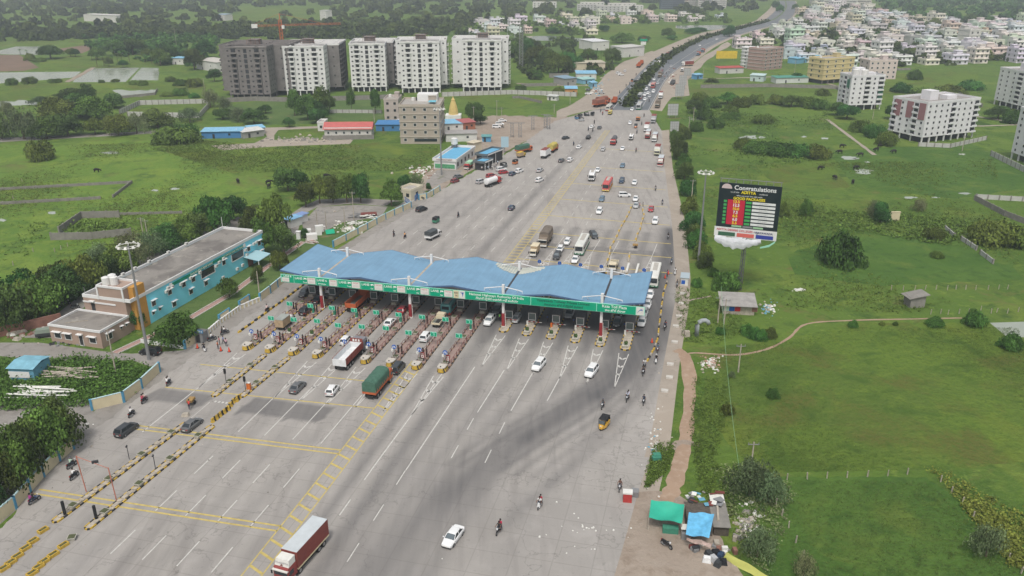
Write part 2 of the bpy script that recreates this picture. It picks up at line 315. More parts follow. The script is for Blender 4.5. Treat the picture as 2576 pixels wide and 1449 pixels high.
# ------------------------------------------------------------------ the toll apron in concrete
LE=[(-130,3),(-84,.2),(-62,-5.2),(-35,-5.6),(-9,-5.3),(8.6,-4.8),(36,-3.3),(81,.9)]
for p in[(1110,478),(1245,402),(1300,372),(1395,305),(1492,277)]:
 s_,t_=GST(*p);LE.append((t_,s_))
RE=[(-130,82),(-73,86.3),(-35,88.3),(-10,88.4),(26,88.7),(39.4,87.9),(87.7,83.9),(162,76.4),(236,69.8)]
s_,t_=GST(1634,277);TEND=t_;RE.append((t_,s_))
LE=[p for p in LE if p[0]<TEND-1]+[(TEND,GST(1492,277)[0])]
def lerp_tab(tab,t):
 for(a,b),(c,d)in zip(tab,tab[1:]):
  if t<=c:return b+(d-b)*(t-a)/(c-a)
 return tab[-1][1]
def streaks():
 S=[]
 for s in(50.6,55.8,61.1,66.4,71.9,77.4):S.append(([(s,75),(s,40),(s,10),(s,-8)],1.35,.5));S.append(([(s,12),(s,-8),(s+(46-s)*.10,-25),(s+(46-s)*.42,-60),(s+(46-s)*.5,-125)],1.5,.38))
 CV=[(84,80),(84.4,55),(83.8,30)]+[GST(*p)for p in((1628,800),(1604,880),(1562,945),(1500,995),(1420,1045),(1325,1100),(1215,1172),(1110,1255),(1010,1350),(900,1490))]
 S.append((CV[:7],2.1,.85));S.append((CV[6:9],2.2,.68));S.append((CV[8:],2.4,.38));S.append((CV[:6],3.6,.5))
 for o_,k_ in((-3.,.45),(-5.,.3),(2.6,.5),(4.6,.4),(6.8,.28),(9.5,.18)):S.append(([(s_+o_*min(1.2,j*.16),t_-abs(o_)*.1*j*.3)for j,(s_,t_)in enumerate(CV[:10])],.7,k_))
 S.append(([(86.5,12),(87,-8),(84,-25),(78,-45),(70,-66)],1.2,.3));S.append(([(82,6),(77,-20),(69,-40),(60,-62)],3.2,.35))
 S.append(([(44.2,70),(43.9,20),(44,-30),(44,-130)],1.0,.55));S.append(([(49.3,60),(49,-20),(48.6,-60),(48.4,-130)],1.3,.38))
 S.append(([(34,16),(34.5,60),(36,130),(38,230)],1.4,.4))
 for s in(6.,11.2,16.6,22,27.3,32.7,38.2):S.append(([(s,-130),(s,-40),(s,16),(s+.8,60),(s+3,110)],1.2,.2))
 for s in(58,64,70):S.append(([(s,-128),(s+2,-60)],3.,.15))
 return S
def seg_d(px,py,a,b):
 ax,ay=a;bx,by=b;dx,dy=bx-ax,by-ay;q=np.clip(((px-ax)*dx+(py-ay)*dy)/(dx*dx+dy*dy),0,1);return np.hypot(px-ax-q*dx,py-ay-q*dy)
nt_,ns_=380,130
tt=np.linspace(-125,TEND,nt_);V=np.zeros((nt_,ns_,3));SS=np.zeros((nt_,ns_));TT=np.zeros((nt_,ns_))
for i,t in enumerate(tt):
 a,b=lerp_tab(LE,t),lerp_tab(RE,t)
 a+=.25*math.sin(t*.9)+.2*math.sin(t*2.3)
 s=np.linspace(a,b,ns_);SS[i]=s;TT[i]=t
V[...,0]=A0[0]+SS*SV[0]+TT*TU[0];V[...,1]=A0[1]+SS*SV[1]+TT*TU[1];V[...,2]=.02
stain_shade=np.zeros_like(SS)
for pts,hw,k in streaks():
 pts=smoothline(pts,8);d=np.full_like(SS,1e9)
 for a,b in zip(pts,pts[1:]):d=np.minimum(d,seg_d(SS,TT,a,b))
 lens=np.exp(-(d/hw)**2)*k
 stain_shade=1-(1-stain_shade)*(1-lens)
def band(s0,s1,t0,t1,k):
 global stain_shade
 m_=(SS>s0)&(SS<s1)&(TT>t0+.5*np.sin(SS*.7))&(TT<t1+.4*np.sin(SS*.5));stain_shade=np.where(m_,np.maximum(stain_shade,k),stain_shade)
band(-4,8,-47,-42.5,.62);band(15.5,31.5,-47,-41.5,.7);band(44,86,54.8,58.6,.6);band(0,47,-21.5,-17,.22);stain_shade=1-(1-stain_shade)*(1-.5*np.exp(-((TT-9)/14)**4)*(SS>44))*(1-.28*np.exp(-((TT-8)/12)**4))  # asphalt bands, then shade under the canopy painted into the same mask
me=bpy.data.meshes.new('toll_road');idx=np.arange(nt_*ns_).reshape(nt_,ns_)
fa=np.stack([idx[:-1,:-1],idx[:-1,1:],idx[1:,1:],idx[1:,:-1]],-1).reshape(-1,4)
me.from_pydata(V.reshape(-1,3).tolist(),[],fa.tolist());at=me.attributes.new('stain','FLOAT','POINT');at.data.foreach_set('value',np.clip(stain_shade,0,.93).reshape(-1).astype(np.float32));me.materials.append(M_concrete)  # the attribute carries tyre stains plus the shade painted below the canopy
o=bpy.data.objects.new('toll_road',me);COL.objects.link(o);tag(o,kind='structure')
# ------------------------------------------------------------------ shoulders, side roads, lots
sheet('road_shoulder',[(-11,-128),(-9.8,-50),(-9,-36),(-9.6,-15),(-8.8,13),(-5.8,42),(-3,81),(-2.6,92),(3,84),(0,30),(-3,-60),(4,-128)],.012,M_grav,px=False)
sheet('road_shoulder',[(85,-128),(85,-60),(87,30),(82,90),(68,236),(73,240),(79.5,162),(88,88),(91.6,40),(92,24),(91.5,-10),(91.6,-38),(89.8,-75),(86.5,-128)],.013,M_dust,px=False)
sheet('concrete_pavement',[(1634,1150),(1605,1240),(1563,1390),(1545,1449),(1530,1500),(1500,1520),(1512,1449),(1540,1360),(1580,1230),(1600,1150)],.022,M_concrete)
sheet('side_road',[(-60,862),(100,862),(270,885),(330,890),(480,880),(500,862),(530,850),(545,862),(470,935),(425,945),(400,930),(330,905),(250,912),(100,905),(-60,890)],.014,M_grav)
sheet('side_road',[(760,520),(800,502),(900,498),(1010,505),(1030,498),(1065,480),(1085,490),(1085,505),(1038,528),(980,520),(890,512),(800,520),(760,540),(745,600),(680,600),(700,560)],.011,M_grav)
sheet('village_road',[(-60,349),(200,339),(400,328),(480,322),(480,330),(300,341),(-60,361)],.02,M_grav)
sheet('dirt_road',[(640,322),(815,317),(815,322),(700,327),(690,340),(690,352),(860,352),(890,350),(880,362),(700,368),(640,372),(560,378),(530,366),(640,360),(672,345),(665,330)],.016,M_dust)
sheet('dirt_lot',[(1120,340),(1180,300),(1240,290),(1400,296),(1420,290),(1440,300),(1340,345),(1290,372),(1245,402),(1180,432),(1110,478),(1060,480),(1040,470),(1080,430),(1110,400),(1200,360)],.012,M_dirt)
sheet('dirt_lot',[(1400,296),(1500,275),(1560,215),(1600,170),(1660,135),(1640,128),(1560,160),(1520,190),(1480,235),(1440,262),(1400,280)],.014,M_dust)
sheet('dirt_lot',[(1655,250),(1700,190),(1790,130),(1830,105),(1840,112),(1780,150),(1730,200),(1735,240),(1690,245),(1665,280),(1640,277)],.014,M_dust)
sheet('dirt_lot',[(1590,1240),(1640,1235),(1700,1240),(1730,1260),(1800,1330),(1830,1390),(1870,1449),(1900,1520),(1500,1520),(1560,1380)],.015,M_dirt)
sheet('paved_yard',[(60,850),(130,800),(200,745),(340,660),(600,545),(620,560),(340,700),(215,770),(130,850)],.01,M_grav)
sheet('lawn',[(395,845),(520,790),(600,720),(700,690),(760,640),(850,600),(1020,505),(985,508),(880,560),(760,575),(700,620),(660,670),(480,790),(385,830)],.013,M_lawn)
sheet('lawn',[(380,800),(690,610),(760,600),(850,605),(700,700),(560,790),(470,862),(380,860)],.012,M_lawn)
sheet('gravel_yard',[(1075,452),(1100,428),(1165,428),(1150,445),(1090,470),(1070,465)],.018,M_grav)
sheet('gravel_yard',[(760,560),(800,520),(900,515),(975,520),(960,545),(860,560),(800,590),(765,590)],.0145,M_grav)
TZ=[0]
def track(name,pts,w,z=.02,m=None):
 TZ[0]+=1;z+=TZ[0]*.006
 P=smoothline([G(*p)for p in pts],6);mb=MB();ww=[w*random.uniform(.75,1.25)for _ in P];strip(mb,P,ww,z,0);tag(mb.obj(name,m or M_dirt),kind='structure')
M_path=ramp_mat('worn_path',[(0,0,0,(.34,.245,.175)),(.2,.4,.65,(.29,.205,.145)),(.9,.5,.75,(.40,.31,.24))],rough=.95)
track('dirt_path',[(1700,880),(1722,895),(1735,960),(1728,1080),(1712,1160),(1690,1235),(1670,1260)],2.4,m=M_path)
track('dirt_path',[(1722,898),(1745,888),(1850,893),(1930,878),(1985,850),(2030,815),(2150,806),(2280,803),(2420,800)],.6,m=M_path)
track('dirt_path',[(1690,1130),(1712,1112),(1760,1120)],1.2);track('dirt_path',[(1705,770),(1740,755),(1790,745)],.7)
track('dirt_path',[(2440,290),(2500,300),(2566,312),(2500,316),(2440,318)],2.4,m=M_dust);track('dirt_path',[(1985,190),(2040,200),(2100,215)],2.2);track('dirt_path',[(2080,300),(2140,345),(2200,390)],1.6,m=M_dust)
track('dirt_path',[(168,207),(200,190),(235,170)],4.,z=.03);track('dirt_path',[(1300,210),(1420,215),(1500,215)],4.);track('dirt_path',[(1700,200),(1900,195),(2000,190)],3.,m=M_dust)
M_pave=mat('pink_paving',(.36,.235,.205),ns=2.,na=.25);M_kerbw=mat('kerb_stone',(.52,.50,.46),ns=1.5,na=.2)
for nm,pts,w_ in[('garden_path',[(290,888),(480,800),(585,738),(672,672),(765,608)],1.5),('garden_path',[(765,608),(795,612),(775,600)],1.5)]:
 P=[G(*p)for p in pts];mb=MB();strip(mb,P,w_,.03);tag(mb.obj(nm,M_pave),kind='structure')
 mb=MB();
 for k in(-1,1):
  for a,b in zip(P,P[1:]):
   d=(Vector(b)-Vector(a)).normalized();n_=Vector((-d.y,d.x))*k*w_*.55;mb.bar((a[0]+n_.x,a[1]+n_.y,.08),(b[0]+n_.x,b[1]+n_.y,.08),.18,.2)
 tag(mb.obj('path_kerb',M_kerbw),kind='structure')
HED=[(1575,270),(1610,220),(1638,185),(1678,147),(1723,120),(1763,100),(1813,85),(1850,75),(1932,54),(1957,42),(1972,28),(1978,15),(1975,2)]
LO=[(1492,277),(1563,207),(1600,170),(1638,142),(1713,107),(1750,92),(1788,80),(1863,65),(1905,54),(1920,42),(1935,28),(1945,15),(1950,2)]
RO=[(1634,277),(1658,232),(1675,203),(1698,180),(1750,142),(1788,117),(1833,96),(1865,86),(1950,62),(1985,48),(2000,32),(2005,17),(2000,2)]
def two_rail(name,a,b,z,m):
 A_=smoothline([G(*p)for p in a],6);B_=smoothline([G(*p)for p in b],6);mb=MB()
 for i in range(len(A_)-1):mb.add([(*A_[i],z),(*B_[i],z),(*B_[i+1],z),(*A_[i+1],z)],[(0,1,2,3)])
 return tag(mb.obj(name,m),kind='structure')
two_rail('highway_shoulder',[(x-34*(y/277)-2,y)for x,y in LO],[(x+26*(y/277)+2,y)for x,y in RO],.018,M_dust)
two_rail('highway',LO,RO,.03,M_concrete if 0 else M_asphalt)
two_rail('service_lane',LO,[(l[0]+(h[0]-l[0])*.38,(l[1]+h[1])/2)for l,h in zip(LO,HED)],.036,M_dust)
two_rail('median_strip',[(x-5*y/277-1,y)for x,y in HED],[(x+9*y/277+1,y)for x,y in HED],.06,M_bright)
# ------------------------------------------------------------------ painted markings
M_yel=mat('yellow_paint',(.50,.40,.13),ns=1.5,na=.28,world=True);M_wht=mat('white_paint',(.54,.53,.50),ns=1.5,na=.25,world=True)
ym,wm=MB(),MB()
def line(mb,s0,t0,s1,t1,w,z=.026):strip(mb,[ST(s0,t0),ST(s1,t1)],w,z)
for s in(38.9,41.5):line(ym,s,-125,s,-20.5,.2)
t=-124
while t<-22:line(ym,39.0,t,41.4,t-1.1,.42);t+=2.75
for a,b in((42.3,43.4),(45.,45.6)):line(ym,a,40,b,232,.2)
t=41.
while t<232:line(ym,42.5+(t-40)*.0055,t,44.9+(t-40)*.0035,t+.2,.5);t+=2.5
for(a,b)in[((-1.5,-76.2),(38.9,-75.4)),((-1.2,-56.5),(38.9,-55.2)),((-3,-42),(38.9,-40)),((-2,-32),(38.5,-30.5))]:
 for dt in(0,1.1)if a[1]<-50 else(0,):line(ym,a[0],a[1]+dt,b[0],b[1]+dt,.34 if a[1]<-50 else.3)
for t in(44,56,68,86,106,128,155,190):line(ym,45,t+.4,lerp_tab(RE,t)-.6,t-1.2,.42)
for s in(57.6,63.1,68.6,74):line(ym,s-2,24.5,s+2,24.5,.3)
for s in(19.2,24.2,29.5,34.7):
 t=-124.
 while t<-58:line(wm,s,t,s,t+5.2,.17);t+=9.7
 line(wm,s,-53,s,-36,.17)
line(wm,3.2,-57,3.4,-30,.2);line(wm,8.6,-57,8.6,-45,.1)
for s,t1 in((46.,-57),(51.35,-57),(57.4,-37),(63.1,-35),(68.7,-30)):
 line(wm,s,t1,s+.6,-20,.18)
for s in(46.,51.3,57.3,63.):
 t=-124.
 while t<(-60 if s<55 else-42):line(wm,s,t,s,t+3.9,.16)if s<55 or t>-58 else None;t+=9.
def nose_v(s,t,sg,ln,w=1.0):
 """painted arrow-head ahead of an island nose; sg -1 towards t-"""
 for k in(-1,1):line(wm,s+k*w,t,s,t+sg*ln,.17)
 for j in range(3):
  q=(.12+.24*j)*ln;hw=w*(1-q/ln)*.8
  for k in(-1,1):line(wm,s+k*hw,t+sg*(q+.1),s,t+sg*(q+1.0),.42)
LS=[3.4,8.6,13.9,19.3,24.6,29.9,35.4,40.8,46.2];RS=[53.2,58.5,63.9,69.3,74.7,80.1];RT_=[-3,-3.6,-4,-4.6,-5.2,-5.7]
for i,s in enumerate(LS):
 if i not in(1,2):nose_v(s,-25.6,-1,15)
for s,t in zip(RS,RT_):nose_v(s,t-1.4,-1,15)
for s in[47.9,53.4,58.7,64.1,69.6,80.5]:nose_v(s,40.5,1,13);line(wm,s,53,s+.6,66,.16)
for s in(8,13,18,23.5,29,35):
 t=20.
 while t<225:
  if s>15 or t<60:line(wm,s+t*.035,t,s+(t+3.8)*.035,t+3.8,.16)
  t+=9.5
for s in(52.5,58.5):
 t=70.
 while t<232:line(wm,s,t,s,t+3.6,.16);t+=9.
for k,(a,b)in enumerate([((-7,-41.2),6.2),]):
 for j in range(5):line(wm,9.3+j*.75,-44.6,9.7+j*.75,-44.6,.55)
for j in range(12):line(wm,-3.2+j*.0,90+j*.0,-3,90,.1)if j==0 else line(wm,-5.5+.0*j,84.6+j*.9,-2.6,84.1+j*.9,.35)
for s0,pts in[(0,LO),(0,RO)]:
 P=smoothline([G(*p)for p in pts[:9]],6);C_=[G(*p)for p in HED[:9]];C_=smoothline(C_,6)
 for f in((.36,.05)if pts is RO else(.6,.97)):
  Q=[((1-f)*np.array(p)+f*np.array(c))for p,c in zip(P,C_)]
  strip(wm,[tuple(q)for q in Q],.22,.045)
tag(ym.obj('yellow_road_markings',M_yel),kind='structure');tag(wm.obj('white_road_markings',M_wht),kind='structure')
# ------------------------------------------------------------------ the toll plaza
M_blue=mat('blue_roof_sheet',(.17,.31,.445),rough=.6,ns=.22,na=.13);M_blued=mat('blue_edge',(.07,.13,.24),rough=.5);M_white=mat('white_steel',(.68,.68,.67),rough=.45,ns=1.,na=.08)
M_red=mat('dark_red_paint',(.26,.03,.035),rough=.5,ns=1.5,na=.12);M_green=mat('sign_green',(0.,.33,.18),rough=.4,ns=.6,na=.06);M_mint=mat('mint_edge',(.35,.72,.58),rough=.5)
M_wtext=mat('white_lettering',(.8,.82,.78),rough=.5);M_dgreen=mat('dark_lettering',(.01,.06,.045),rough=.5);M_dark_=mat('dark_steel',(.045,.045,.05),rough=.5);M_grey=mat('grey_steel',(.22,.225,.23),rough=.45,ns=2,na=.1)
M_gut=mat('gutter_tin',(.42,.36,.28),ns=1.,na=.3);M_glass=mat('dark_glass',(.02,.028,.032),rough=.12,spec=.6);M_boothg=mat('booth_glass',(.10,.13,.13),rough=.15,spec=.6);M_black=mat('black_paint',(.018,.018,.02),rough=.6)
M_ky=mat('kerb_yellow',(.52,.35,.055),rough=.8,ns=2.5,na=.3);M_kb=mat('kerb_black',(.035,.034,.033),rough=.8,ns=2.5,na=.3);M_stone=mat('pale_stone',(.40,.36,.30),rough=.9,ns=1.6,na=.35);M_pink=mat('pink_paver',(.29,.21,.185),rough=.9,ns=1.2,na=.3,bump=.2,bs=6)
M_rail=mat('rail_red',(.18,.05,.04),rough=.6,ns=2.,na=.3);M_signb=mat('sign_blue',(.015,.10,.42),rough=.4);M_orange=mat('orange_plastic',(.62,.16,.03),rough=.5);M_wplast=mat('white_plastic',(.66,.66,.62),rough=.5,ns=1.5,na=.1)
M_soil=mat('planter_soil',(.09,.10,.05),rough=.95,ns=3,na=.4);M_patch=mat('primer_patch',(.48,.50,.44),rough=.7,ns=.8,na=.15);M_cream=mat('cream_sign',(.62,.55,.36),rough=.5);M_concr=mat('cement',(.34,.325,.30),rough=.9,ns=1.,na=.22)
MX=[9.2,31.,52.7,74.3];RX=[.0,19.8,41.6,63.3,83.3]
rz={}
for s in MX:rz[s]=7.75
for s in RX:rz[s]=9.35
kx=sorted(rz)
cr=empty('toll_canopy',(*ST(0,0),0),ANG);tag(cr,'long folded blue toll plaza roof on white and red columns across the road','canopy')
T0,T1=-.4,16.9
mb=MB()
def rp(s,t,dz=0):return(s,t,rz[s]+dz)
for a,b in zip(kx,kx[1:]):
 for k in range(8):
  ta,tb=T0+(T1-T0)*k/8,T0+(T1-T0)*(k+1)/8;ea=.0
  def ov(s,t):return t+(-.9 if(t==T0 and s in RX)else.9 if(t>=T1-.01 and s in RX)else 0)
  mb.add([(a,ov(a,ta),rz[a]),(b,ov(b,ta),rz[b]),(b,ov(b,tb),rz[b]),(a,ov(a,tb),rz[a])],[(0,1,2,3)])
me=mb.mesh('roof',M_blue)
nzb=M_blue.node_tree.nodes;mpb=nzb.new('ShaderNodeMapping');mpb.inputs['Scale'].default_value=(1.6,.09,1);tcb=nzb.new('ShaderNodeTexCoord');nb_=nzb.new('ShaderNodeTexNoise');nb_.inputs['Scale'].default_value=1.;nb_.inputs['Detail'].default_value=6;mrb=nzb.new('ShaderNodeMapRange');mrb.inputs[1].default_value=.3;mrb.inputs[2].default_value=.7;mrb.inputs[3].default_value=.93;mrb.inputs[4].default_value=1.05;mmb=nzb.new('ShaderNodeMix');mmb.data_type='RGBA';mmb.blend_type='MULTIPLY';mmb.inputs[0].default_value=1
lb=M_blue.node_tree.links;pb=nzb['Principled BSDF'];old=pb.inputs['Base Color'].links[0].from_socket;lb.new(tcb.outputs['Object'],mpb.inputs['Vector']);lb.new(mpb.outputs[0],nb_.inputs['Vector']);lb.new(nb_.outputs[0],mrb.inputs[0]);lb.new(old,mmb.inputs[6]);lb.new(mrb.outputs[0],mmb.inputs[7]);lb.new(mmb.outputs[2],pb.inputs['Base Color'])
ntm=M_blue.node_tree;tcn=ntm.nodes.new('ShaderNodeTexCoord');wv=ntm.nodes.new('ShaderNodeTexWave');wv.wave_type='BANDS';wv.bands_direction='X';wv.inputs['Scale'].default_value=1.1;wv.inputs['Distortion'].default_value=0
ntm.links.new(tcn.outputs['Object'],wv.inputs['Vector']);bpn=ntm.nodes.new('ShaderNodeBump');bpn.inputs['Strength'].default_value=.1;bpn.inputs['Distance'].default_value=.06;ntm.links.new(wv.outputs[0],bpn.inputs['Height']);ntm.links.new(bpn.outputs[0],ntm.nodes['Principled BSDF'].inputs['Normal'])
link('roof',me,cr)
mb=MB()
for a,b in zip(kx,kx[1:]):
 for t,sg in((T0,-1),(T1,1)):
  p=(a,t+sg*(.9 if a in RX else 0)+sg*.05,rz[a]-.16);q=(b,t+sg*(.9 if b in RX else 0)+sg*.05,rz[b]-.16);mb.bar(p,q,.12,.34)
for s in(RX[0],RX[-1]):mb.bar((s,T0-.9,rz[s]-.16),(s,T1+.9,rz[s]-.16),.12,.34)
mb.obj('roof_edge',M_blued,cr)
for s in MX:MB().box(s,8.2,7.70,.5,17,.1).obj('gutter',M_gut if s<50 else M_dark_,cr)
for i,s in enumerate(MX):
 for t in(0.,15.2):
  mb=MB();mb.box(s,t,3.4,.54,.54,6.6);mb.box(s,t,10.,.58,.58,.06)
  c=mb.obj('column',M_white,cr);MB().box(s,t,.28,.66,.66,3.12).obj('column_base',M_red,c);MB().box(s,t,.03,.78,.78,.3).obj('plinth',M_wplast,c)
  if t==0.:mb=MB();mb.bar((s+.5,t,.1),(s+.38,t,3.3),.12);mb.obj('down_pipe',M_wplast,c)
  for k in(-1,1):
   mb=MB();mb.tube([(s+k*.3,t,9.55),(s+k*4.3,t,8.85)],.1,8);o=mb.obj('tie_arm',M_white,cr)
   MB().bar((s+k*4.2,t,8.85),(s+k*4.3,t-.05,8.35),.09).obj('hanger',M_white,o);MB().bar((s+k*3.3,t,9.),(s+k*3.0,t+.5,8.1),.09).obj('hanger',M_white,o)
for i,t in enumerate((.2,4.,8.2,12.4,16.4)):
 mb=MB()
 for a,b in zip(kx,kx[1:]):
  p,q=(a,t,rz[a]-.3),(b,t,rz[b]-.3);mb.bar(p,q,.12);mb.bar((a,t,7.1),(b,t,7.1),.12);n=max(2,int((b-a)/1.6))
  for k in range(n):
   u0,u1=k/n,(k+1)/n;x0,x1=a+(b-a)*u0,a+(b-a)*u1;z0=rz[a]-.3+(rz[b]-rz[a])*u0;z1=rz[a]-.3+(rz[b]-rz[a])*u1
   mb.bar((x0,t,7.1),(x1,t,z1),.07);mb.bar((x0,t,7.1),(x0,t,z0),.07)
 mb.obj('truss',M_grey,cr)
mb=MB()
for k in range(-9,10):
 s=52.7+k*.62;d=math.sqrt(max(0,1-(k/9.6)**2))*4.3;z=7.75+abs(s-52.7)/10.8*1.6+.05
 if abs(k)>0:mb.box(s,T1-d/2-random.uniform(-.15,.15),z,.58,d+.1,.02)
mb.obj('repair_plate',M_patch,cr)
# ---- the sign board along the front edge
fr=empty('gantry_sign',(*ST(0,-1.05),0),ANG);tag(fr,'long green overhead sign board with lane numbers and authority names','sign')
def sx(x):return GST(x,685.6+(x-712.6)*.0910,8.2)[0]
Z0,Z1=6.25,8.22
LX=[712.6,743.9,799.5,853.9,911.4,968.3,1025,1084.5,1144]
def board(x0,x1,m,nm='board',pad=.07,y=0.):
 a,b=sx(x0)+pad,sx(x1)-pad;mb=MB();mb.box((a+b)/2,y,Z0+.1,b-a,.12,Z1-Z0-.2);return mb.obj(nm,m,fr),a,b
mb=MB();mb.box(PW/2,.08,Z0,PW+.3,.16,Z1-Z0);mb.obj('backing',M_mint,fr)
lan=['LANE 8','LANE 7','LANE 6','LANE 5','LANE 4','LANE 3','LANE 2','LANE 1'];sub=['','Truck','All Vehicles','Truck','Car','Car','Car','Car']
for i in range(8):
 o,a,b=board(LX[i],LX[i+1],M_green);wd=b-a
 tw=text('lettering',lan[i],o,(a+wd*(.5 if i==0 else.27),-.07,Z1-(.38 if i==0 else.66)),.78 if i else.62,M_wtext);tw.data.offset=.006
 pw=wd*(.36 if i else.6);px0=b-pw/2-.12 if i else a+pw/2+.1
 mb=MB();mb.box(px0,-.075,Z0+.22,pw,.03,1.5 if i else 1.05);pl=mb.obj('sticker_board',M_wplast,o)
 if i:text('lettering','FASTAG',pl,(px0,-.10,Z0+1.42),.36,mat('faded_red',(.55,.16,.17)))
 for q in range(2):MB().box(px0,-.095,Z0+.5+q*.25,pw*.7,.01,.07).obj('print',mat('faded_print',(.5,.42,.42)),pl)
 if sub[i]:text('lettering',sub[i],o,(a+wd*(.5 if i!=2 else.26),-.07,Z0+.46),.42,M_wtext).data.offset=.008
 if i not in(0,2):MB().box(a+wd*.52,-.08,Z0+1.25,.8,.02,.3,taper=.7).obj('car_symbol',M_wtext,o)
o,a,b=board(1144,1158,M_cream);text('lettering','NH\n16',o,((a+b)/2,-.07,(Z0+Z1)/2),.62,M_dark_).data.offset=.01
o,a,b=board(1158,1173,M_wplast);mb=MB();cxx=(a+b)/2
mb.add([(cxx-.42,-.08,Z1-.45),(cxx+.42,-.08,Z1-.42),(cxx+.1,-.08,Z0+.4),(cxx+.05,-.08,Z1-.72)],[(0,3,2,1)]);mb.obj('emblem',mat('emblem_blue',(.05,.12,.42)),o)
o,a,b=board(1173,1338,M_green);t_=text('lettering','National Highways Authority Of India',o,((a+b)/2-.3,-.07,Z1-.58),.80,M_wtext);t_.data.offset=.006
text('lettering','నేషనల్ హైవేస్ అథారిటీ ఆఫ్ ఇండియా',o,((a+b)/2-.2,-.07,Z0+.56),.66,M_wtext).data.offset=.006
o,a,b=board(1338,1503,M_green);text('lettering','Vijayawada Tollway Private Limited',o,((a+b)/2-.1,-.07,Z1-.56),.80,M_dgreen).data.offset=.012
text('lettering','విజయవాడ టోల్ వే ప్రైవేట్ లిమిటెడ్',o,((a+b)/2,-.07,Z0+.54),.60,M_dgreen).data.offset=.01
o,a,b=board(1503,1602,M_green);text('lettering','Kaza Toll Plaza',o,((a+b)/2-.4,-.07,Z1-.56),.86,M_wtext).data.offset=.008
text('lettering','కాజ టోల్ ప్లాజా',o,((a+b)/2-.2,-.07,Z0+.52),.66,M_wtext).data.offset=.006
o,a,b=board(1602,1622.6,M_wplast);mb=MB();cxx=(a+b)/2
arc=[(cxx-.6+.12*k,-.08,Z0+.55+.9*math.sin(k/9*2.0))for k in range(10)];arc2=[(x,y,z-.08-.25*(i/9))for i,(x,y,z)in enumerate(arc)]
mb.add(arc+arc2[::-1],[tuple(range(20))]);mb.obj('emblem',mat('emblem_blue',(.05,.12,.42)),o)
# ---- traffic islands, booths and lane furniture
def kerb_ring(mb,s0,s1,t0,t1,h=.24,blk=.9,nose=1):
 """alternating painted blocks round an island, with rounded ends"""
 def blocks(P):
  i=0
  for a,b in zip(P,P[1:]):mb.bar((*a,h/2+.01),(*b,h/2+.01),.2,h,mi=i%2);i+=1
 n=int((t1-t0)/blk);c=(s0+s1)/2;r=(s1-s0)/2
 for s in(s0,s1):blocks([(s,t0+(t1-t0)*k/n)for k in range(n+1)])
 for t,sg in((t0,-1),(t1,1)):blocks([(c+r*math.cos(q),t+sg*nose*r*math.sin(q))for q in[PI*k/5 for k in range(6)]])
def slab(mb,s0,s1,t0,t1,z,mi=0,nose=1):
 c=(s0+s1)/2;r=(s1-s0)/2
 pts=[(c+r*math.cos(q),t0-nose*r*math.sin(q))for q in[PI*(1-k/6)for k in range(7)]]+[(c+r*math.cos(q),t1+nose*r*math.sin(q))for q in[PI*k/6 for k in range(7)]]
 mb.prism(pts,.02,z,mi)
def put(name,s,t,label,cat,group=None,rot=0.):r=empty(name,(*ST(s,t),.0),ANG+rot);return tag(r,label,cat,group)
def hoop_mesh():
 mb=MB();mb.tube([(0,-.72,0),(0,-.72,.72),(0,-.6,.86),(0,.6,.86),(0,.72,.72),(0,.72,0)],.045,6);return mb.mesh('rail_hoop',M_rail)
HOOP=hoop_mesh()
booth=Proto();b_=MB();b_.box(0,0,.2,1.7,4.2,1.05);b_.box(-.8,0,1.25,.1,4.2,1.45);b_.box(.8,0,1.25,.1,.3,1.45);
for y in(-2.05,-.7,.7,2.05):b_.box(.8,y,1.25,.1,.1,1.45)
k_=booth.part('cabin',b_,mat('booth_steel',(.16,.15,.15),rough=.5,ns=1.5,na=.2));booth.part('roof',MB().box(0,0,2.7,2.,4.7,.16),mat('booth_roof',(.16,.155,.155),ns=2.,na=.3))
fm=MB();
for a_,b2 in(((-.8,-2.14,.95),(-.8,-2.14,2.62)),((.8,-2.14,.95),(.8,-2.14,2.62)),((-.85,-2.14,2.6),(.85,-2.14,2.6)),((-.85,-2.14,.98),(.85,-2.14,.98))):fm.bar(a_,b2,.12)
booth.part('window_frame',fm,M_white);booth.part('window',MB().box(0,-2.08,1.0,1.5,.05,1.55),M_boothg);booth.part('side_window',MB().box(.78,0,1.3,.04,3.9,1.3),M_glass);booth.part('counter',MB().box(0,-2.75,.2,1.3,.7,.55,taper=.85),M_stone)
lsign=Proto();sm=MB();sm.box(0,0,1.9,1.35,.06,.95);k_=lsign.part('board',sm,M_green)
fm=MB();
for a_,b2 in(((-.68,0,1.9),(-.68,0,2.85)),((.68,0,1.9),(.68,0,2.85)),((-.68,0,1.92),(.68,0,1.92)),((-.68,0,2.83),(.68,0,2.83))):fm.bar(a_,b2,.07)
lsign.part('border',fm,M_mint,k_);lsign.part('pole',MB().bar((-.45,.05,0),(-.45,.05,2.),.06),M_grey);lsign.part('pole',MB().bar((.45,.05,0),(.45,.05,2.),.06),M_grey);lsign.part('symbol',MB().box(.12,-.045,2.1,.18,.02,.45).box(-.05,-.045,2.62,.6,.02,.1),M_mint,k_)
pedst=Proto();k_=pedst.part('housing',MB().box(0,0,.3,.45,.35,1.),M_green);pedst.part('base',MB().box(0,0,.1,.6,.5,.2),M_wplast)
keep=Proto();sg_=MB();sg_.tube([(0,-.03,2.75),(0,.03,2.75)],.48,20);k_=keep.part('disc',sg_,M_signb);keep.part('pole',MB().tube([(0,.06,.2),(0,.06,3.1)],.05,6),M_grey)
am=MB()
for k in(-1,1):am.add([(k*.06,-.05,2.98),(k*.2,-.05,2.98),(k*.34,-.05,2.5),(k*.16,-.05,2.5)],[(0,1,2,3)if k<0 else(3,2,1,0)])
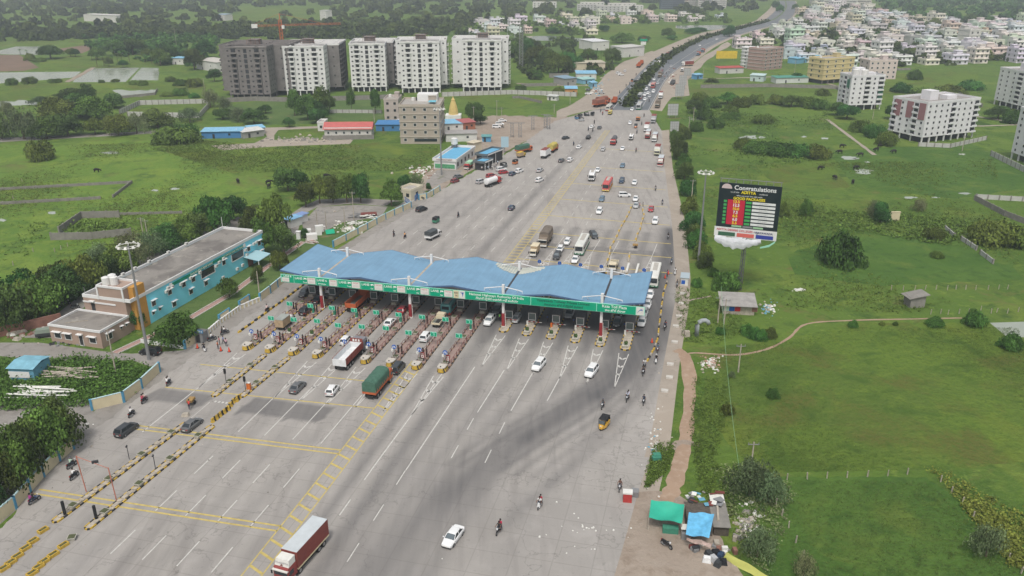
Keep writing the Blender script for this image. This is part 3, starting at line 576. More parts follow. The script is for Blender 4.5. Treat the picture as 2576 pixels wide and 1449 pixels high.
keep.part('arrow',am,M_wtext,k_);keep.part('lamp_box',MB().box(-.42,0,1.75,.42,.3,.5),M_wplast)
cab=Proto();k_=cab.part('panel',MB().box(0,0,.55,.8,.12,1.3),M_red);cab.part('marking',MB().box(0,-.08,.7,.5,.02,.12).box(-.19,-.08,.8,.12,.02,.4).box(.19,-.08,.8,.12,.02,.4).box(0,-.08,1.2,.5,.02,.12).box(0,-.08,1.5,.6,.02,.1),M_wtext,k_);cab.part('stand',MB().box(0,0,.1,.5,.3,.5),M_dark_)
boll=Proto();boll.part('post',MB().tube([(0,0,0),(0,0,1.75),(0,0,1.8)],[.16,.16,.1],10),M_black);boll.part('band',MB().tube([(0,0,1.3),(0,0,1.45)],.17,10),M_rail)
def nose_mesh():
 mb=MB();n=8
 for k in range(n):
  y0,y1=-1.2+k*.3,-1.2+(k+1)*.3;w0,w1=.45+.5*min(1,k/3),.45+.5*min(1,(k+1)/3)
  for i_,(ya,wa)in enumerate(((y0,w0),)):
   mb.add([(-w0,y0,.05),(w0,y0,.05),(w1,y1,.05),(-w1,y1,.05),(-w0*.75,y0,.85),(w0*.75,y0,.85),(w1*.75,y1,.85),(-w1*.75,y1,.85)],[(4,5,6,7),(0,1,5,4),(1,2,6,5),(2,3,7,6),(3,0,4,7)],k%2)
 return mb.mesh('crash_block',[M_ky,M_kb])
crash=Proto();crash.part('striped_base',nose_mesh(),None);cpm=MB();cpm.prism([(-.85,.9),(-.8,-.6),(-.4,-1.1),(.3,-1.15),(.8,-.6),(.9,.9)],.86,1.02);k_=crash.part('cap',cpm,mat('cap_white',(.50,.47,.42),ns=2,na=.25));crash.part('beacon',MB().tube([(-.1,-.6,1.02),(-.1,-.6,1.2)],.13,10),M_dark_,k_)
plan=Proto();plan.part('tub',MB().box(0,0,0,.75,.75,.5,taper=1.5),mat('planter_white',(.50,.49,.43),ns=2,na=.2));plan.part('soil',MB().box(0,0,.5,.95,.95,.04),M_soil)
def tuft(n,r,h,seed):
 rg=random.Random(seed);mb=MB()
 for _ in range(n):
  a,q=rg.uniform(0,2*PI),rg.uniform(0,r);x,y=math.cos(a)*q,math.sin(a)*q;z=rg.uniform(.1,h);w=rg.uniform(.08,.2);b=rg.uniform(0,PI);dx,dy=math.cos(b)*w,math.sin(b)*w
  mb.add([(x-dx,y-dy,z),(x+dx,y+dy,z),(x+dx*.6,y+dy*.6,z+w*1.6),(x-dx*.4,y-dy*.4,z+w*1.8)],[(0,1,2,3)])
 return mb
M_leafs=mat('shrub_leaf',(.08,.15,.04),rough=.8,ns=3,na=.4)
plan2=Proto();plan2.part('tub',plan.p[0][1],None);plan2.part('plant',tuft(70,.45,.8,3),M_leafs,loc=(0,0,.45))
ISL='lane islands of the toll plaza'
for i,s in enumerate(LS+RS):
 left=i<9;t0=(-24.2 if left else RT_[i-9])+1.0;t1=17. if left else 39.;w_=.98
 side='with red hoop rails' if left else 'with painted kerb stones and booth'
 r=put('traffic_island',s,0,f'paved lane island {side}, {nth(i)} counted from the blue office side','traffic island',ISL)
 mb=MB();slab(mb,-w_,w_,t0,t1,.2);mb.obj('paving',M_pink if left else M_stone,r);mb=MB();kerb_ring(mb,-w_,w_,t0,t1)
 mb.obj('kerb',[M_ky,M_kb]if(not left or i<4)else[mat('kerb_rust',(.24,.15,.09),ns=2,na=.3),M_kb],r)
 wh=f'{nth(i)} lane island'
 put_=lambda pr,nm,ds,t,lab,cat,grp,**k:pr.put(nm,ST(s+ds,t),ANG+k.get('rot',0.),lab,cat,grp,z=.2)
 if left:
  for k in(-1,1):
   rr=put('guard_railing',s+k*.85,0,f'row of dark red hoop rails on the {"office" if k < 0 else "billboard"} side of the {nth(i)} lane island','railing','hoop railings on the lane islands')
   t=-19.2
   while t<4.5:
    if random.random()>.07:link('rail_hoop',HOOP,rr,(random.uniform(-.04,.04),t,.18),R(random.uniform(-3,3)))
    t+=1.78 if abs(t+9)>.9 else 2.5
  put_(crash,'crash_block',0,-23.3,f'yellow and black striped crash block at the nose of the {wh}','crash block','striped crash blocks')
  put_(keep,'keep_clear_sign',-.1,-20.9,f'round blue arrow sign on a pole at the nose of the {wh}','road sign','round blue signs')
  if i!=6:put_(cab,'hazard_panel',.25,-20.2,f'dark red and white panel beside the round blue sign of the {wh}','panel','red hazard panels')
  for k,(ds,t)in enumerate(((-.45,-18.),(.5,-18.4),(-.4,-2.2),(.45,-2.6))):
   if i==8 and k<2:continue
   put_(boll,'bollard',ds,t,f'{("black post", "second black post")[k % 2]} near the {("nose", "booth")[k // 2]} of the {wh}','bollard','black lane posts')
  put_(lsign,'lane_sign',0,-13.+.5*(i%3),f'green board on two poles halfway along the {wh}','road sign','green lane boards');put_(lsign,'lane_sign',0,-4.6,f'green board on two poles under the gantry end of the {wh}','road sign','green lane boards')
  if i in(1,2,3,5,8):put_(pedst,'toll_post',.1,-3.7,f'small green machine below the lane board of the {wh}','machine','green toll machines')
  for t in(-20.2,-8.2,1.6):
   put_(plan,'planter',random.uniform(-.3,.3),t+random.uniform(-.5,.5),f'white square planter on the {wh}, {("near its nose", "at mid length", "near the booth")[(-20.2, -8.2, 1.6).index(t)]}','planter','white planters')
  if i in(1,2):put_(plan2,'potted_plant',0,-14.8,f'white pot with a green plant on the {wh}','potted plant','potted plants')
  bt=8.6
 else:
  bt=5.2+.0*i
  if i>9:put_(plan2,'potted_plant',0,t0+.4,f'white pot with a green plant at the nose of the {wh}','potted plant','potted plants')
  put_(crash,'crash_block',0,38.2,f'striped crash block at the far end of the {wh}','crash block','striped crash blocks',rot=PI)
  put_(keep,'lane_signal',0,35.5,f'round sign on a pole at the far end of the {wh}','road sign','far signs',rot=PI)
  for k,t in enumerate((32,27,22,18)):put_(plan,'planter',random.uniform(-.3,.3),t,f'white planter on the far part of the {wh}, {nth(k)} from its end','planter','white planters')
  rr=put('boom_barrier',s-.8,bt-3.2,f'red and white boom across the lane beside the {wh}','barrier','boom barriers')
  MB().box(0,0,.2,.4,.4,1.).obj('housing',M_orange if i%2 else M_wplast,rr);mb=MB()
  for k in range(6):mb.bar((.2+k*.5,0,1.05),(.7+k*.5,0,1.05),.09,mi=k%2)
  mb.obj('boom',[mat('boom_red',(.5,.05,.04)),M_wplast],rr)
 booth.put('toll_booth',ST(s,bt),ANG,f'toll booth with white framed window on the {wh}','toll booth','toll booths',z=.0)
def median(A,B,label,w_=.55,k0=0):
 r=empty('median_strip',(*ST(*A),0),0.);tag(r,label,'median','kerbed medians on the approach')
 P0,P1=Vector(ST(*A)),Vector(ST(*B));d=(P1-P0);Ln=d.length;r.rotation_euler[2]=math.atan2(d.y,d.x)-PI/2
 mb=MB();slab(mb,-w_,w_,.3,Ln-.3,.18);mb.obj('paving',M_stone,r);mb=MB();kerb_ring(mb,-w_,w_,.3,Ln-.3,blk=.75);mb.obj('kerb',[M_ky,M_kb],r)
 rg=random.Random(k0);mb=MB();y=.8
 while y<Ln-1.5:
  l=rg.uniform(.5,1.);mb.box(rg.uniform(-.08,.08),y+l/2,.18,.7,l,rg.uniform(.08,.25),rot=rg.uniform(-.06,.06));y+=l+rg.uniform(.1,.7)
 mb.obj('paving_tile',M_stone,r);return r,d.normalized(),Ln,P0
MED=[median((6.7,-81.2),(8.9,-52.8),'yellow and black kerbed median nearest the boundary wall, lower stretch',k0=1),median((12.4,-81.4),(13.9,-52.6),'yellow and black kerbed median beside the open lanes, lower stretch',k0=2),
 median((8.1,-43.),(8.6,-25.4),'yellow and black kerbed median leading to the second island nose',k0=3),median((13.3,-42.),(13.9,-25.4),'yellow and black kerbed median leading to the third island nose',k0=4)]
for j,(r,d,Ln,P0)in enumerate(MED):
 for q in range(4 if Ln>20 else 2):
  y=Ln*(.12+.25*q)if Ln>20 else Ln*(.3+.4*q);plan.put('planter',(P0.x+d.x*y,P0.y+d.y*y),r.rotation_euler[2],f'white planter standing on the kerbed median, {nth(q)} along the {nth(j)} stretch','planter','white planters',z=.2)
pole_p=Proto();pole_p.part('pole',MB().tube([(0,0,0),(0,0,2.7)],.06,8),M_dark_);pole_p.part('camera',MB().box(0,-.1,2.4,.2,.4,.2),M_dark_)
for k,(x,y)in enumerate([(392,1182),(718,1085-0),(326,1158)]):
 if k!=1:pole_p.put('camera_pole',G(x,y),0,['thin dark pole with a camera on the lower median','','thin pole with a red tip on the median beside the wall lane'][k],'pole','poles on the medians',z=.2)
fat=Proto();fat.part('post',MB().tube([(0,0,0),(0,0,2.2)],.22,12),M_black)
fat.put('bollard',G(164,1296),0,'fat black post at the end of the median beside the wall lane','bollard',z=.2);fat.put('bollard',G(243,1307),0,'fat black post at the end of the median beside the open lanes','bollard',z=.2)
sigp=Proto();sigp.part('pole',MB().tube([(0,0,0),(0,0,2.6)],.06,8),M_dark_);sigp.part('signal_head',MB().box(0,0,2.2,.35,.3,1.),M_black)
sigp.put('traffic_light',G(570,968),ANG,'small black traffic light on the median leading to the second island','traffic light',z=.2);sigp.put('traffic_light',G(619,988),ANG,'small black traffic light beside the orange cabinet','traffic light',z=.2)
oc=Proto();oc.part('cabinet',MB().box(0,0,0,.7,.5,1.5),M_orange);oc.part('lid',MB().box(0,0,1.5,.76,.56,.08),M_wplast);oc.put('cabinet',G(627,983),ANG,'orange cabinet standing on the median beside a small traffic light','cabinet',z=.2)
hg=empty('height_gauge',(*G(215,1245),0),0);tag(hg,'faded red height gauge of two leaning masts joined by a thin bar','height gauge');q0,q1=Vector((*G(218,1240),.2)),Vector((*G(294,1262),.2));q1-=hg.location;q0-=hg.location
M_pinkm=mat('faded_red_mast',(.45,.17,.12),ns=3,na=.3)
MB().tube([q0,q0+Vector((-.3,0,6.4))],.08,8).obj('mast',M_pinkm,hg);MB().tube([q1,q1+Vector((-.2,0,5.8))],.08,8).obj('mast',M_pinkm,hg);MB().tube([q0+Vector((-.3,0,6.3)),q1+Vector((-.2,0,5.7))],.05,6).obj('cross_bar',M_pinkm,hg)
mm=(q0+q1)/2+Vector((.2,0,5.9));MB().box(mm.x,mm.y,mm.z,.9,.3,.4,rot=.4).obj('lamp',M_dark_,hg)
jb=Proto();mbj=MB()
for k in range(3):mbj.loft([[(x,-.3+.0,.0),(x,-.12,.35),(x,-.1,.85),(x,.1,.85),(x,.12,.35),(x,.3,.0)]for x in(-.9+.6*k,-.3+.6*k)],mi=k%2)
jb.part('barrier',mbj,[M_ky,M_kb])
for k in range(8):
 x,y=[(541,1058),(550,1051),(559,1044),(569,1036),(577,1028),(584,1018),(592,1010),(600,1006)][k];jb.put('crash_barrier',G(x,y),ANG+R(90)+(-.1,.05,-.02,.1,.5,.3,0,.1)[k],f'yellow and black concrete barrier block in the curved row, {nth(k)} from its lower end','barrier','concrete barrier blocks')
kb=[Proto(),Proto(),Proto()]
for i_,m_ in enumerate((M_ky,M_kb,M_stone)):
 b_=MB();b_.box(0,0,0,.9,.34,.34,taper=.85);kb[i_].part('block',b_,m_)
def kerb_row(pts,step,rule,lab,grp,ang=None,sc=1.):
 P=[Vector(G(*p))for p in pts];acc=[];
 for a,b in zip(P,P[1:]):
  L_=(b-a).length;k=0
  while k*step<L_-step*.4:q=a+(b-a)*(k*step/L_);acc.append((q,math.atan2((b-a).y,(b-a).x)));k+=1
 for k,(q,an)in enumerate(acc):
  c=rule(k);kb[c].put('kerb_block',(q.x+random.uniform(-.06,.06),q.y),an+random.uniform(-.08,.08),f'{("yellow", "black", "pale")[c]} kerb block, {nth(k % 79)} {lab}','kerb block',grp,z=.02,sc=sc)
kerb_row([(1630,907),(1647,875),(1655,850),(1662,790),(1668,740),(1680,705)],1.35,lambda k:(0,0,2,1)[(k*7)%4],'in the row dividing off the motorcycle lane','kerb blocks of the motorcycle lane',sc=1.05)
kerb_row([(603,836),(645,806),(712,757),(772,712)],1.25,lambda k:k%2,'in the row beside the office lawn lane','kerb blocks beside the lawn',sc=1.15)
for nm,row in(('first',[(1589,520),(1580,542),(1565,567),(1555,587),(1546,607),(1536,622),(1533,642),(1524,668)]),('second',[(1616,525),(1620,545),(1613,562),(1610,577),(1603,592),(1598,610)]),('third',[(1584,640),(1580,662)])):
 kerb_row(row,1.05,lambda k:(2,0,2,2,0)[(k*3)%5],f'in the {nm} heap row on the far approach','kerb blocks of the far approach',sc=1.35)
hol=Proto();hb=MB();hb.box(0,.3,0,1.3,.12,.42);hb.box(0,-.3,0,1.3,.12,.42);hb.box(.6,0,0,.12,.5,.42);hb.box(-.6,0,0,.12,.5,.42);hol.part('frame',hb,M_ky);hol.part('fill',MB().box(0,0,.2,1.1,.5,.1),M_soil)
for k,(x,y,c)in enumerate([(109,1337,1),(84,1364,0),(65,1382,1),(45,1402,0),(28,1418,1),(12,1432,1),(160,1375,0),(135,1398,2),(111,1416,1),(98,1429,0),(82,1445,0)]):
 hol.put('kerb_block',G(x,y),ANG+R(76),f'{("yellow", "yellow and black", "yellow and white")[c]} hollow block on the concrete, {nth(k)} down the two loose rows','kerb block','hollow blocks on the concrete',z=.02,sc=1.05)
plan.put('planter',G(182,1357),.2,'square white planter alone on the concrete below the median end','planter',z=.02)
cone=Proto();cone.part('cone',MB().tube([(0,0,.04),(0,0,.3),(0,0,.31),(0,0,.5),(0,0,.51),(0,0,.8)],[.2,.14,.14,.1,.1,.03],10),mat('cone_orange',(.62,.07,.03),rough=.5));cone.part('base',MB().box(0,0,0,.5,.5,.05),M_black)
for k,(x,y,lab)in enumerate([(556,883,'beside the group near the first island nose'),(577,885,'standing alone near the first island nose'),(497,876,'at the corner of the side road'),(1640,862,'on the dark tyre curve'),(1673,700,'tall one at the head of the kerb block row'),(1681,690,'second one at the head of the kerb block row')]):
 cone.put('traffic_cone',G(x,y),0,'orange and white traffic cone '+lab,'traffic cone','traffic cones',z=.03,sc=1.3)
for k,(a,b)in enumerate([((1582,668),(1575,692)),((1606,670),(1599,695))]):
 r=empty('concrete_barrier',(*G(*a),0),0);tag(r,f'long white concrete barrier behind the canopy, {("beside the stone heap row", "beside the last lane")[k]}','barrier','long white barriers');q=Vector((*G(*b),0))-r.location;MB().bar((0,0,.45),(q.x,q.y,.45),.5,.8).obj('wall',M_wplast,r)
# ------------------------------------------------------------------ vehicles (front faces +x)
M_car=mat('car_paint',(1,1,1),rough=.28,obj=True,spec=.5,ns=.8,na=.05);M_flat=mat('flat_paint',(1,1,1),rough=.6,obj=True,ns=1.2,na=.14);M_tarp=mat('tarpaulin',(1,1,1),rough=.85,obj=True,ns=1.4,na=.22,bump=.3,bs=1.5)
M_tyre=mat('tyre_rubber',(.022,.022,.024),rough=.85);M_rim=mat('rim_metal',(.32,.33,.34),rough=.35,metal=.6);M_win=mat('car_glass',(.025,.032,.038),rough=.08,spec=.7);M_wsc=mat('windscreen',(.10,.125,.14),rough=.1,spec=.7)
M_head=mat('headlamp',(.7,.72,.74),rough=.15,spec=.6);M_tail=mat('tail_lamp',(.35,.02,.02),rough=.3);M_plate=mat('number_plate',(.68,.68,.66));M_under=mat('underbody',(.03,.03,.03),rough=.9);M_truckfloor=mat('cargo_floor',(.68,.70,.71),rough=.6,ns=1.,na=.15)
def wheel_mesh(r,w):
 mb=MB();mb.tube([(0,-w/2,0),(0,-w/2+.03,0),(0,w/2-.03,0),(0,w/2,0)],[r*.88,r,r,r*.88],16);return mb.mesh('tyre',M_tyre)
def rim_mesh(r,w):mb=MB();mb.tube([(0,-w/2-.012,0),(0,w/2+.012,0)],r*.58,10);return mb.mesh('rim',M_rim)
def wheels(pr,xs,y,r=.32,w=.21,dual=False):
 a,b=wheel_mesh(r,w),rim_mesh(r,w)
 for x in xs:
  for k in(-1,1):i=pr.part('wheel',a,None,None,(x,k*y,r));pr.part('rim',b,None,i)
def car(L,W,belt,roofz,hood,rear,glass,boot=None,name='car'):
 """hood = z at nose base of windscreen, rear/glass = x extents of the cabin; boot = z of boot lid or None"""
 p=Proto();h=L/2;w=W/2;bz=belt
 xs=[-h,-h+.06,-h+.3,rear[0],(rear[0]+glass[1])/2,glass[1],h-.75,h-.25,h-.05,h]
 tz=[boot*.72 if boot else bz*.9,boot*.95 if boot else bz,boot or bz,bz,bz+.02,bz,hood*.97,hood*.88,hood*.74,hood*.6]
 ws=[w*.80,w*.90,w*.97,w,w,w,w*.97,w*.90,w*.80,w*.66];zb=[.38,.28,.22,.2,.2,.2,.2,.22,.26,.34]
 rings=[]
 for x,t,ww,b in zip(xs,tz,ws,zb):
  rings.append([(x,-ww*.93,b),(x,-ww,(b+t)*.5),(x,-ww*.97,t-.1),(x,-ww*.86,t-.01),(x,0,t+.02),(x,ww*.86,t-.01),(x,ww*.97,t-.1),(x,ww,(b+t)*.5),(x,ww*.93,b)])
 mb=MB();mb.loft(rings);p.part('body',mb,M_car,smooth=False)
 (r0,r1),(g0,g1)=rear,glass;rw=w*.70;cw=w*.87
 mb=MB();mb.loft([[(r0,-cw,bz-.02),(r0,cw,bz-.02),(r1,rw,roofz-.05),(r1,-rw,roofz-.05)],[(g1,-cw,bz-.02),(g1,cw,bz-.02),(g0,rw,roofz-.05),(g0,-rw,roofz-.05)]]);p.part('window',mb,M_win)
 mb=MB();mb.loft([[(r1-.12,-rw*.93,roofz-.1),(r1-.12,rw*.93,roofz-.1),(r1-.02,rw*.85,roofz-.01),(r1-.02,-rw*.85,roofz-.01)],[(r1+.2,-rw*1.03,roofz-.06),(r1+.2,rw*1.03,roofz-.06),(r1+.2,rw*.88,roofz+.03),(r1+.2,-rw*.88,roofz+.03)],[(g0-.2,-rw*1.03,roofz-.06),(g0-.2,rw*1.03,roofz-.06),(g0-.2,rw*.88,roofz+.03),(g0-.2,-rw*.88,roofz+.03)],[(g0+.1,-rw*.95,roofz-.09),(g0+.1,rw*.95,roofz-.09),(g0+.02,rw*.85,roofz-.02),(g0+.02,-rw*.85,roofz-.02)]])
 for k in(-1,1):
  mb.bar((g0,k*rw*1.0,roofz-.04),(g1+.02,k*cw,bz),.07,.07);mb.bar((r1,k*rw,roofz-.04),(r0,k*cw,bz),.16,.07);xm=(r1+g0)/2;mb.bar((xm,k*rw*1.02,roofz-.06),(xm,k*cw*1.02,bz),.1,.05)
 p.part('roof',mb,M_car)
 sl=MB();e=.02;sl.add([(g1-.04+e,-cw*.84,bz+.03),(g1-.04+e,cw*.84,bz+.03),(g0+.1+e,rw*.86,roofz-.09),(g0+.1+e,-rw*.86,roofz-.09)],[(0,1,2,3)]);p.part('windscreen',sl,M_wsc)
 for k in(-1,1):
  p.part('headlight',MB().box(h-.17,k*w*.62,hood*.62,.22,.34,.14),M_head);p.part('tail_light',MB().box(-h+.07,k*w*.66,(boot or bz)*.70,.16,.3,.16),M_tail)
  p.part('mirror',MB().box(g1-.15,k*(w+.09),bz,.14,.18,.12),M_car)
 p.part('number_plate',MB().box(h+.0,0,.36,.04,.48,.12),M_plate);p.part('number_plate',MB().box(-h-.0,0,.5,.04,.48,.12),M_plate);p.part('bumper',MB().box(h-.03,0,.2,.12,W*.78,.16).box(-h+.03,0,.24,.12,W*.8,.14),M_under)
 wheels(p,(-L*.305,L*.315),w-.1);return p
SEDAN=car(4.4,1.75,.92,1.44,.86,(-1.65,-1.0),(.35,1.15),boot=.98);HATCH=car(3.85,1.68,.96,1.50,.90,(-1.86,-1.45),(.4,1.12));SUVP=car(4.35,1.82,1.06,1.68,1.02,(-2.1,-1.75),(.45,1.15));MPV=car(4.6,1.82,1.05,1.78,.98,(-2.25,-1.95),(.75,1.45))
SMALL=car(3.5,1.5,.95,1.55,.9,(-1.7,-1.4),(.5,1.1))
def boxy(L,W,Ht,col_m,front=True,low=.45,wz=(1.2,2.0),wheels_x=None,wr=.48,stripes=None,rack=True,nm='bus'):
 p=Proto();h,w=L/2,W/2;rings=[]
 for x,k,t in((-h,.93,-.12),(-h+.15,1,0),(h-.5,1,0),(h-.12,.96,-.08),(h,.90,-.3)):
  rings.append([(x,-w*k,low),(x,-w*k,Ht*.75),(x,-w*k*.97,Ht-.16+t),(x,-w*k*.86,Ht+t),(x,w*k*.86,Ht+t),(x,w*k*.97,Ht-.16+t),(x,w*k,Ht*.75),(x,w*k,low)])
 mb=MB();mb.loft(rings);p.part('body',mb,M_flat)
 for k in(-1,1):
  n=max(2,int((L-1.6)/1.25))
  for i in range(n):p.part('side_window',MB().box(-h+.9+(i+.5)*(L-1.9)/n,k*(w+.012),wz[0],(L-1.9)/n-.16,.03,wz[1]-wz[0]),M_win)
 p.part('windscreen',MB().box(h-.02,0,wz[0]-.1,.12,W*.82,Ht-wz[0]-.35),M_win);p.part('rear_window',MB().box(-h-.005,0,wz[0]+.15,.06,W*.7,.75),M_win)
 for k in(-1,1):p.part('headlight',MB().box(h+.01,k*w*.7,low+.2,.08,.35,.2),M_head);p.part('tail_light',MB().box(-h-.01,k*w*.78,low+.3,.06,.18,.4),M_tail);p.part('mirror',MB().box(h+.1,k*(w+.15),wz[1]-.3,.12,.2,.45),M_black)
 if stripes:p.part('lower_band',MB().box(0,0,low-.05,L+.06,W+.06,.42),stripes)
 if rack:p.part('roof_hatch',MB().box(-h*.35,0,Ht-.02,L*.5,W*.45,.09),mat('hatch_grey',(.42,.40,.36),ns=1,na=.2))
 p.part('number_plate',MB().box(h+.03,0,low+.1,.04,.6,.14),M_plate);wheels(p,wheels_x or(-h*.52,h*.62),w-.14,wr,.28);return p
BUS=boxy(11.2,2.5,3.1,None,wz=(1.55,2.5),stripes=mat('band_green',(.03,.16,.08),rough=.6));BUSR=boxy(10.5,2.45,3.05,None,wz=(1.5,2.4),stripes=mat('band_yellow',(.62,.42,.03),rough=.6));BUST=boxy(9.5,2.4,2.9,None,wz=(1.5,2.35),stripes=mat('band_red',(.3,.04,.03),rough=.6));VAN=boxy(5.6,1.95,2.5,None,wz=(1.25,1.95),wr=.36,stripes=M_under)
def chassis(p,L,W,axles,r=.5):
 p.part('chassis',MB().box(0,0,.55,L*.96,W*.5,.3).box(0,0,.5,L*.5,W*.85,.25),M_under);wheels(p,axles,W/2-.2,r,.3)
def cab(p,x0,W,Ht,L=2.1,mcab=M_flat,visor=True):
 w=W/2;mb=MB();rings=[]
 for x,k,t in((x0,1,0),(x0+L-.35,1,0),(x0+L-.05,.97,-.25),(x0+L,.95,-Ht*.35)):rings.append([(x,-w*k,.75),(x,-w*k,Ht*.8),(x,-w*k*.92,Ht+t*.4),(x,w*k*.92,Ht+t*.4),(x,w*k,Ht*.8),(x,w*k,.75)])
 mb.loft(rings);i=p.part('cab',mb,mcab);p.part('windscreen',MB().box(x0+L-.02,0,Ht*.56,.14,W*.84,Ht*.27),M_win,i);p.part('bumper',MB().box(x0+L+.02,0,.45,.2,W*.98,.45),M_wplast,i)
 for k in(-1,1):p.part('side_window',MB().box(x0+L*.62,k*(w+.01),Ht*.56,.85,.04,Ht*.25),M_win,i);p.part('headlight',MB().box(x0+L+.1,k*w*.72,.62,.08,.3,.18),M_head,i);p.part('mirror',MB().box(x0+L+.05,k*(w+.2),Ht*.55,.1,.2,.5),M_black,i)
 if visor:p.part('visor',MB().box(x0+L+.05,0,Ht*.84,.35,W*.96,.18),M_wplast,i)
def arch(L,W,z0,z1,zc,n=6):
 """tarpaulin hood over hoops"""
 mb=MB();rings=[];N_=9;m_=int(L/.8)
 for i in range(m_+1):
  x=-L/2+L*i/m_;sag=-.07 if i%2 else.0;rings.append([(x,-W/2,z0)]+[(x,-W/2*math.cos(q)*1.0,z1+(zc-z1)*math.sin(q)+sag)for q in[PI*k/N_ for k in range(N_+1)]]+[(x,W/2,z0)])
 mb.loft(rings);return mb
def cargo_walls(L,W,z0,h,x0,ribs=True,t=.08):
 mb=MB();mb.box(x0,-W/2,z0,L,t,h);mb.box(x0,W/2,z0,L,t,h);mb.box(x0+L/2,0,z0,t,W,h*1.25);mb.box(x0-L/2,0,z0,t,W,h*.85)
 if ribs:
  n=int(L/.8)
  for i in range(n+1):
   for k in(-1,1):mb.box(x0-L/2+i*L/n,k*(W/2+.07),z0,.1,.08,h)
 return mb
M_maroon=mat('truck_maroon',(.22,.055,.045),rough=.6,ns=1.2,na=.15);M_trorange=mat('truck_orange',(.45,.11,.04),rough=.6,ns=1.2,na=.2);M_brown_t=mat('brown_load',(.17,.145,.12),rough=.95,ns=1.4,na=.3,bump=.4,bs=2)
CONT=Proto();chassis(CONT,9.8,2.5,(-3.6,-2.4,2.2,3.6));cab(CONT,2.95,2.45,2.6,1.9);k_=CONT.part('cargo_box',MB().box(-1.1,0,1.25,7.6,2.5,2.55),M_maroon);rb=MB()
for i in range(6):rb.box(-4.8+i*1.45,0,3.81,.05,2.45,.02)
CONT.part('roof_panel',MB().box(-1.1,0,3.8,7.55,2.45,.05),mat('tin_roof',(.50,.54,.56),rough=.5,ns=.8,na=.1),k_);CONT.part('skirt',MB().box(-1.1,0,1.02,7.62,2.54,.22),M_cream,k_);CONT.part('wind_deflector',MB().box(3.75,0,2.62,1.5,2.2,.95,taper=.92,tx=-.2),M_wplast)
CONTW=Proto();chassis(CONTW,8.2,2.4,(-2.6,2.6));cab(CONTW,2.1,2.35,2.5,1.8);k_=CONTW.part('cargo_box',MB().box(-1.,0,1.2,6.,2.4,2.4),M_flat);CONTW.part('roof_panel',MB().box(-1.,0,3.6,5.95,2.35,.05),M_maroon,k_)
OPENT=Proto();chassis(OPENT,10.2,2.5,(-4.1,-3.,-1.9,2.5,3.8));cab(OPENT,3.1,2.45,2.7,2.0);k_=OPENT.part('cargo_bed',cargo_walls(7.6,2.5,1.3,1.3,-1.1),M_maroon);OPENT.part('cargo_floor',MB().box(-1.1,0,1.28,7.5,2.4,.06),M_truckfloor,k_);OPENT.part('headboard',MB().box(2.72,0,1.3,.1,2.5,1.9),M_maroon,k_)
OPENT.part('bed_lining',MB().box(-1.1,-1.2,1.32,7.5,.02,1.25).box(-1.1,1.2,1.32,7.5,.02,1.25).box(-4.98,0,1.1,.08,2.66,1.35).box(2.64,0,1.3,.04,2.4,1.15),M_truckfloor,k_)
OPENO=Proto();chassis(OPENO,10.2,2.5,(-4.1,-3.,-1.9,2.5,3.8));cab(OPENO,3.1,2.45,2.7,2.0);k_=OPENO.part('cargo_bed',cargo_walls(7.6,2.5,1.3,1.3,-1.1),M_trorange);OPENO.part('cargo_floor',MB().box(-1.1,0,1.28,7.5,2.4,.06),mat('dull_floor',(.18,.20,.19),ns=1,na=.3),k_);OPENO.part('headboard',MB().box(2.72,0,1.3,.1,2.5,2.1),M_trorange,k_)
TARPT=Proto();chassis(TARPT,8.6,2.45,(-3.,-1.9,2.9));cab(TARPT,2.3,2.4,2.6,1.9,M_trorange);k_=TARPT.part('cargo_bed',cargo_walls(6.4,2.45,1.25,.9,-1.),M_trorange);TARPT.part('tarpaulin',arch(6.5,2.6,1.7,3.2,3.75),M_tarp,k_,(-1.,0,0))
LOADT=Proto();chassis(LOADT,8.6,2.45,(-3.,-1.9,2.9));cab(LOADT,2.3,2.4,2.6,1.9,mat('truck_brown',(.22,.18,.14),ns=1.2,na=.3));k_=LOADT.part('cargo_bed',cargo_walls(6.4,2.45,1.25,1.5,-1.),mat('truck_brown',(.22,.18,.14)));LOADT.part('load',arch(6.3,2.5,2.2,3.4,3.9),M_brown_t,k_,(-1.,0,0))
TARPM=Proto();chassis(TARPM,5.2,1.9,(-1.6,1.7),.38);cab(TARPM,1.1,1.8,1.95,1.4,visor=False);k_=TARPM.part('cargo_bed',MB().box(-.8,0,.8,3.5,1.9,.75),M_flat);TARPM.part('tarpaulin',arch(3.5,1.92,1.3,2.35,2.65),M_tarp,k_,(-.8,0,0))
BOXM=Proto();chassis(BOXM,4.4,1.6,(-1.3,1.4),.32);cab(BOXM,.9,1.5,1.8,1.2,visor=False);k_=BOXM.part('cargo_box',MB().box(-.75,0,.8,2.9,1.7,1.5),mat('sack_tan',(.40,.30,.19),ns=2,na=.25));BOXM.part('cover',MB().box(-.75,0,2.3,2.95,1.75,.1),M_tarp,k_)
PICK=Proto();chassis(PICK,4.8,1.75,(-1.5,1.6),.34);cab(PICK,.7,1.7,1.85,1.6,visor=False);PICK.part('cargo_bed',cargo_walls(2.9,1.72,.8,.5,-.85,ribs=False),M_flat);PICK.part('cargo_floor',MB().box(-.85,0,.78,2.8,1.65,.05),mat('dull_floor',(.18,.20,.19)))
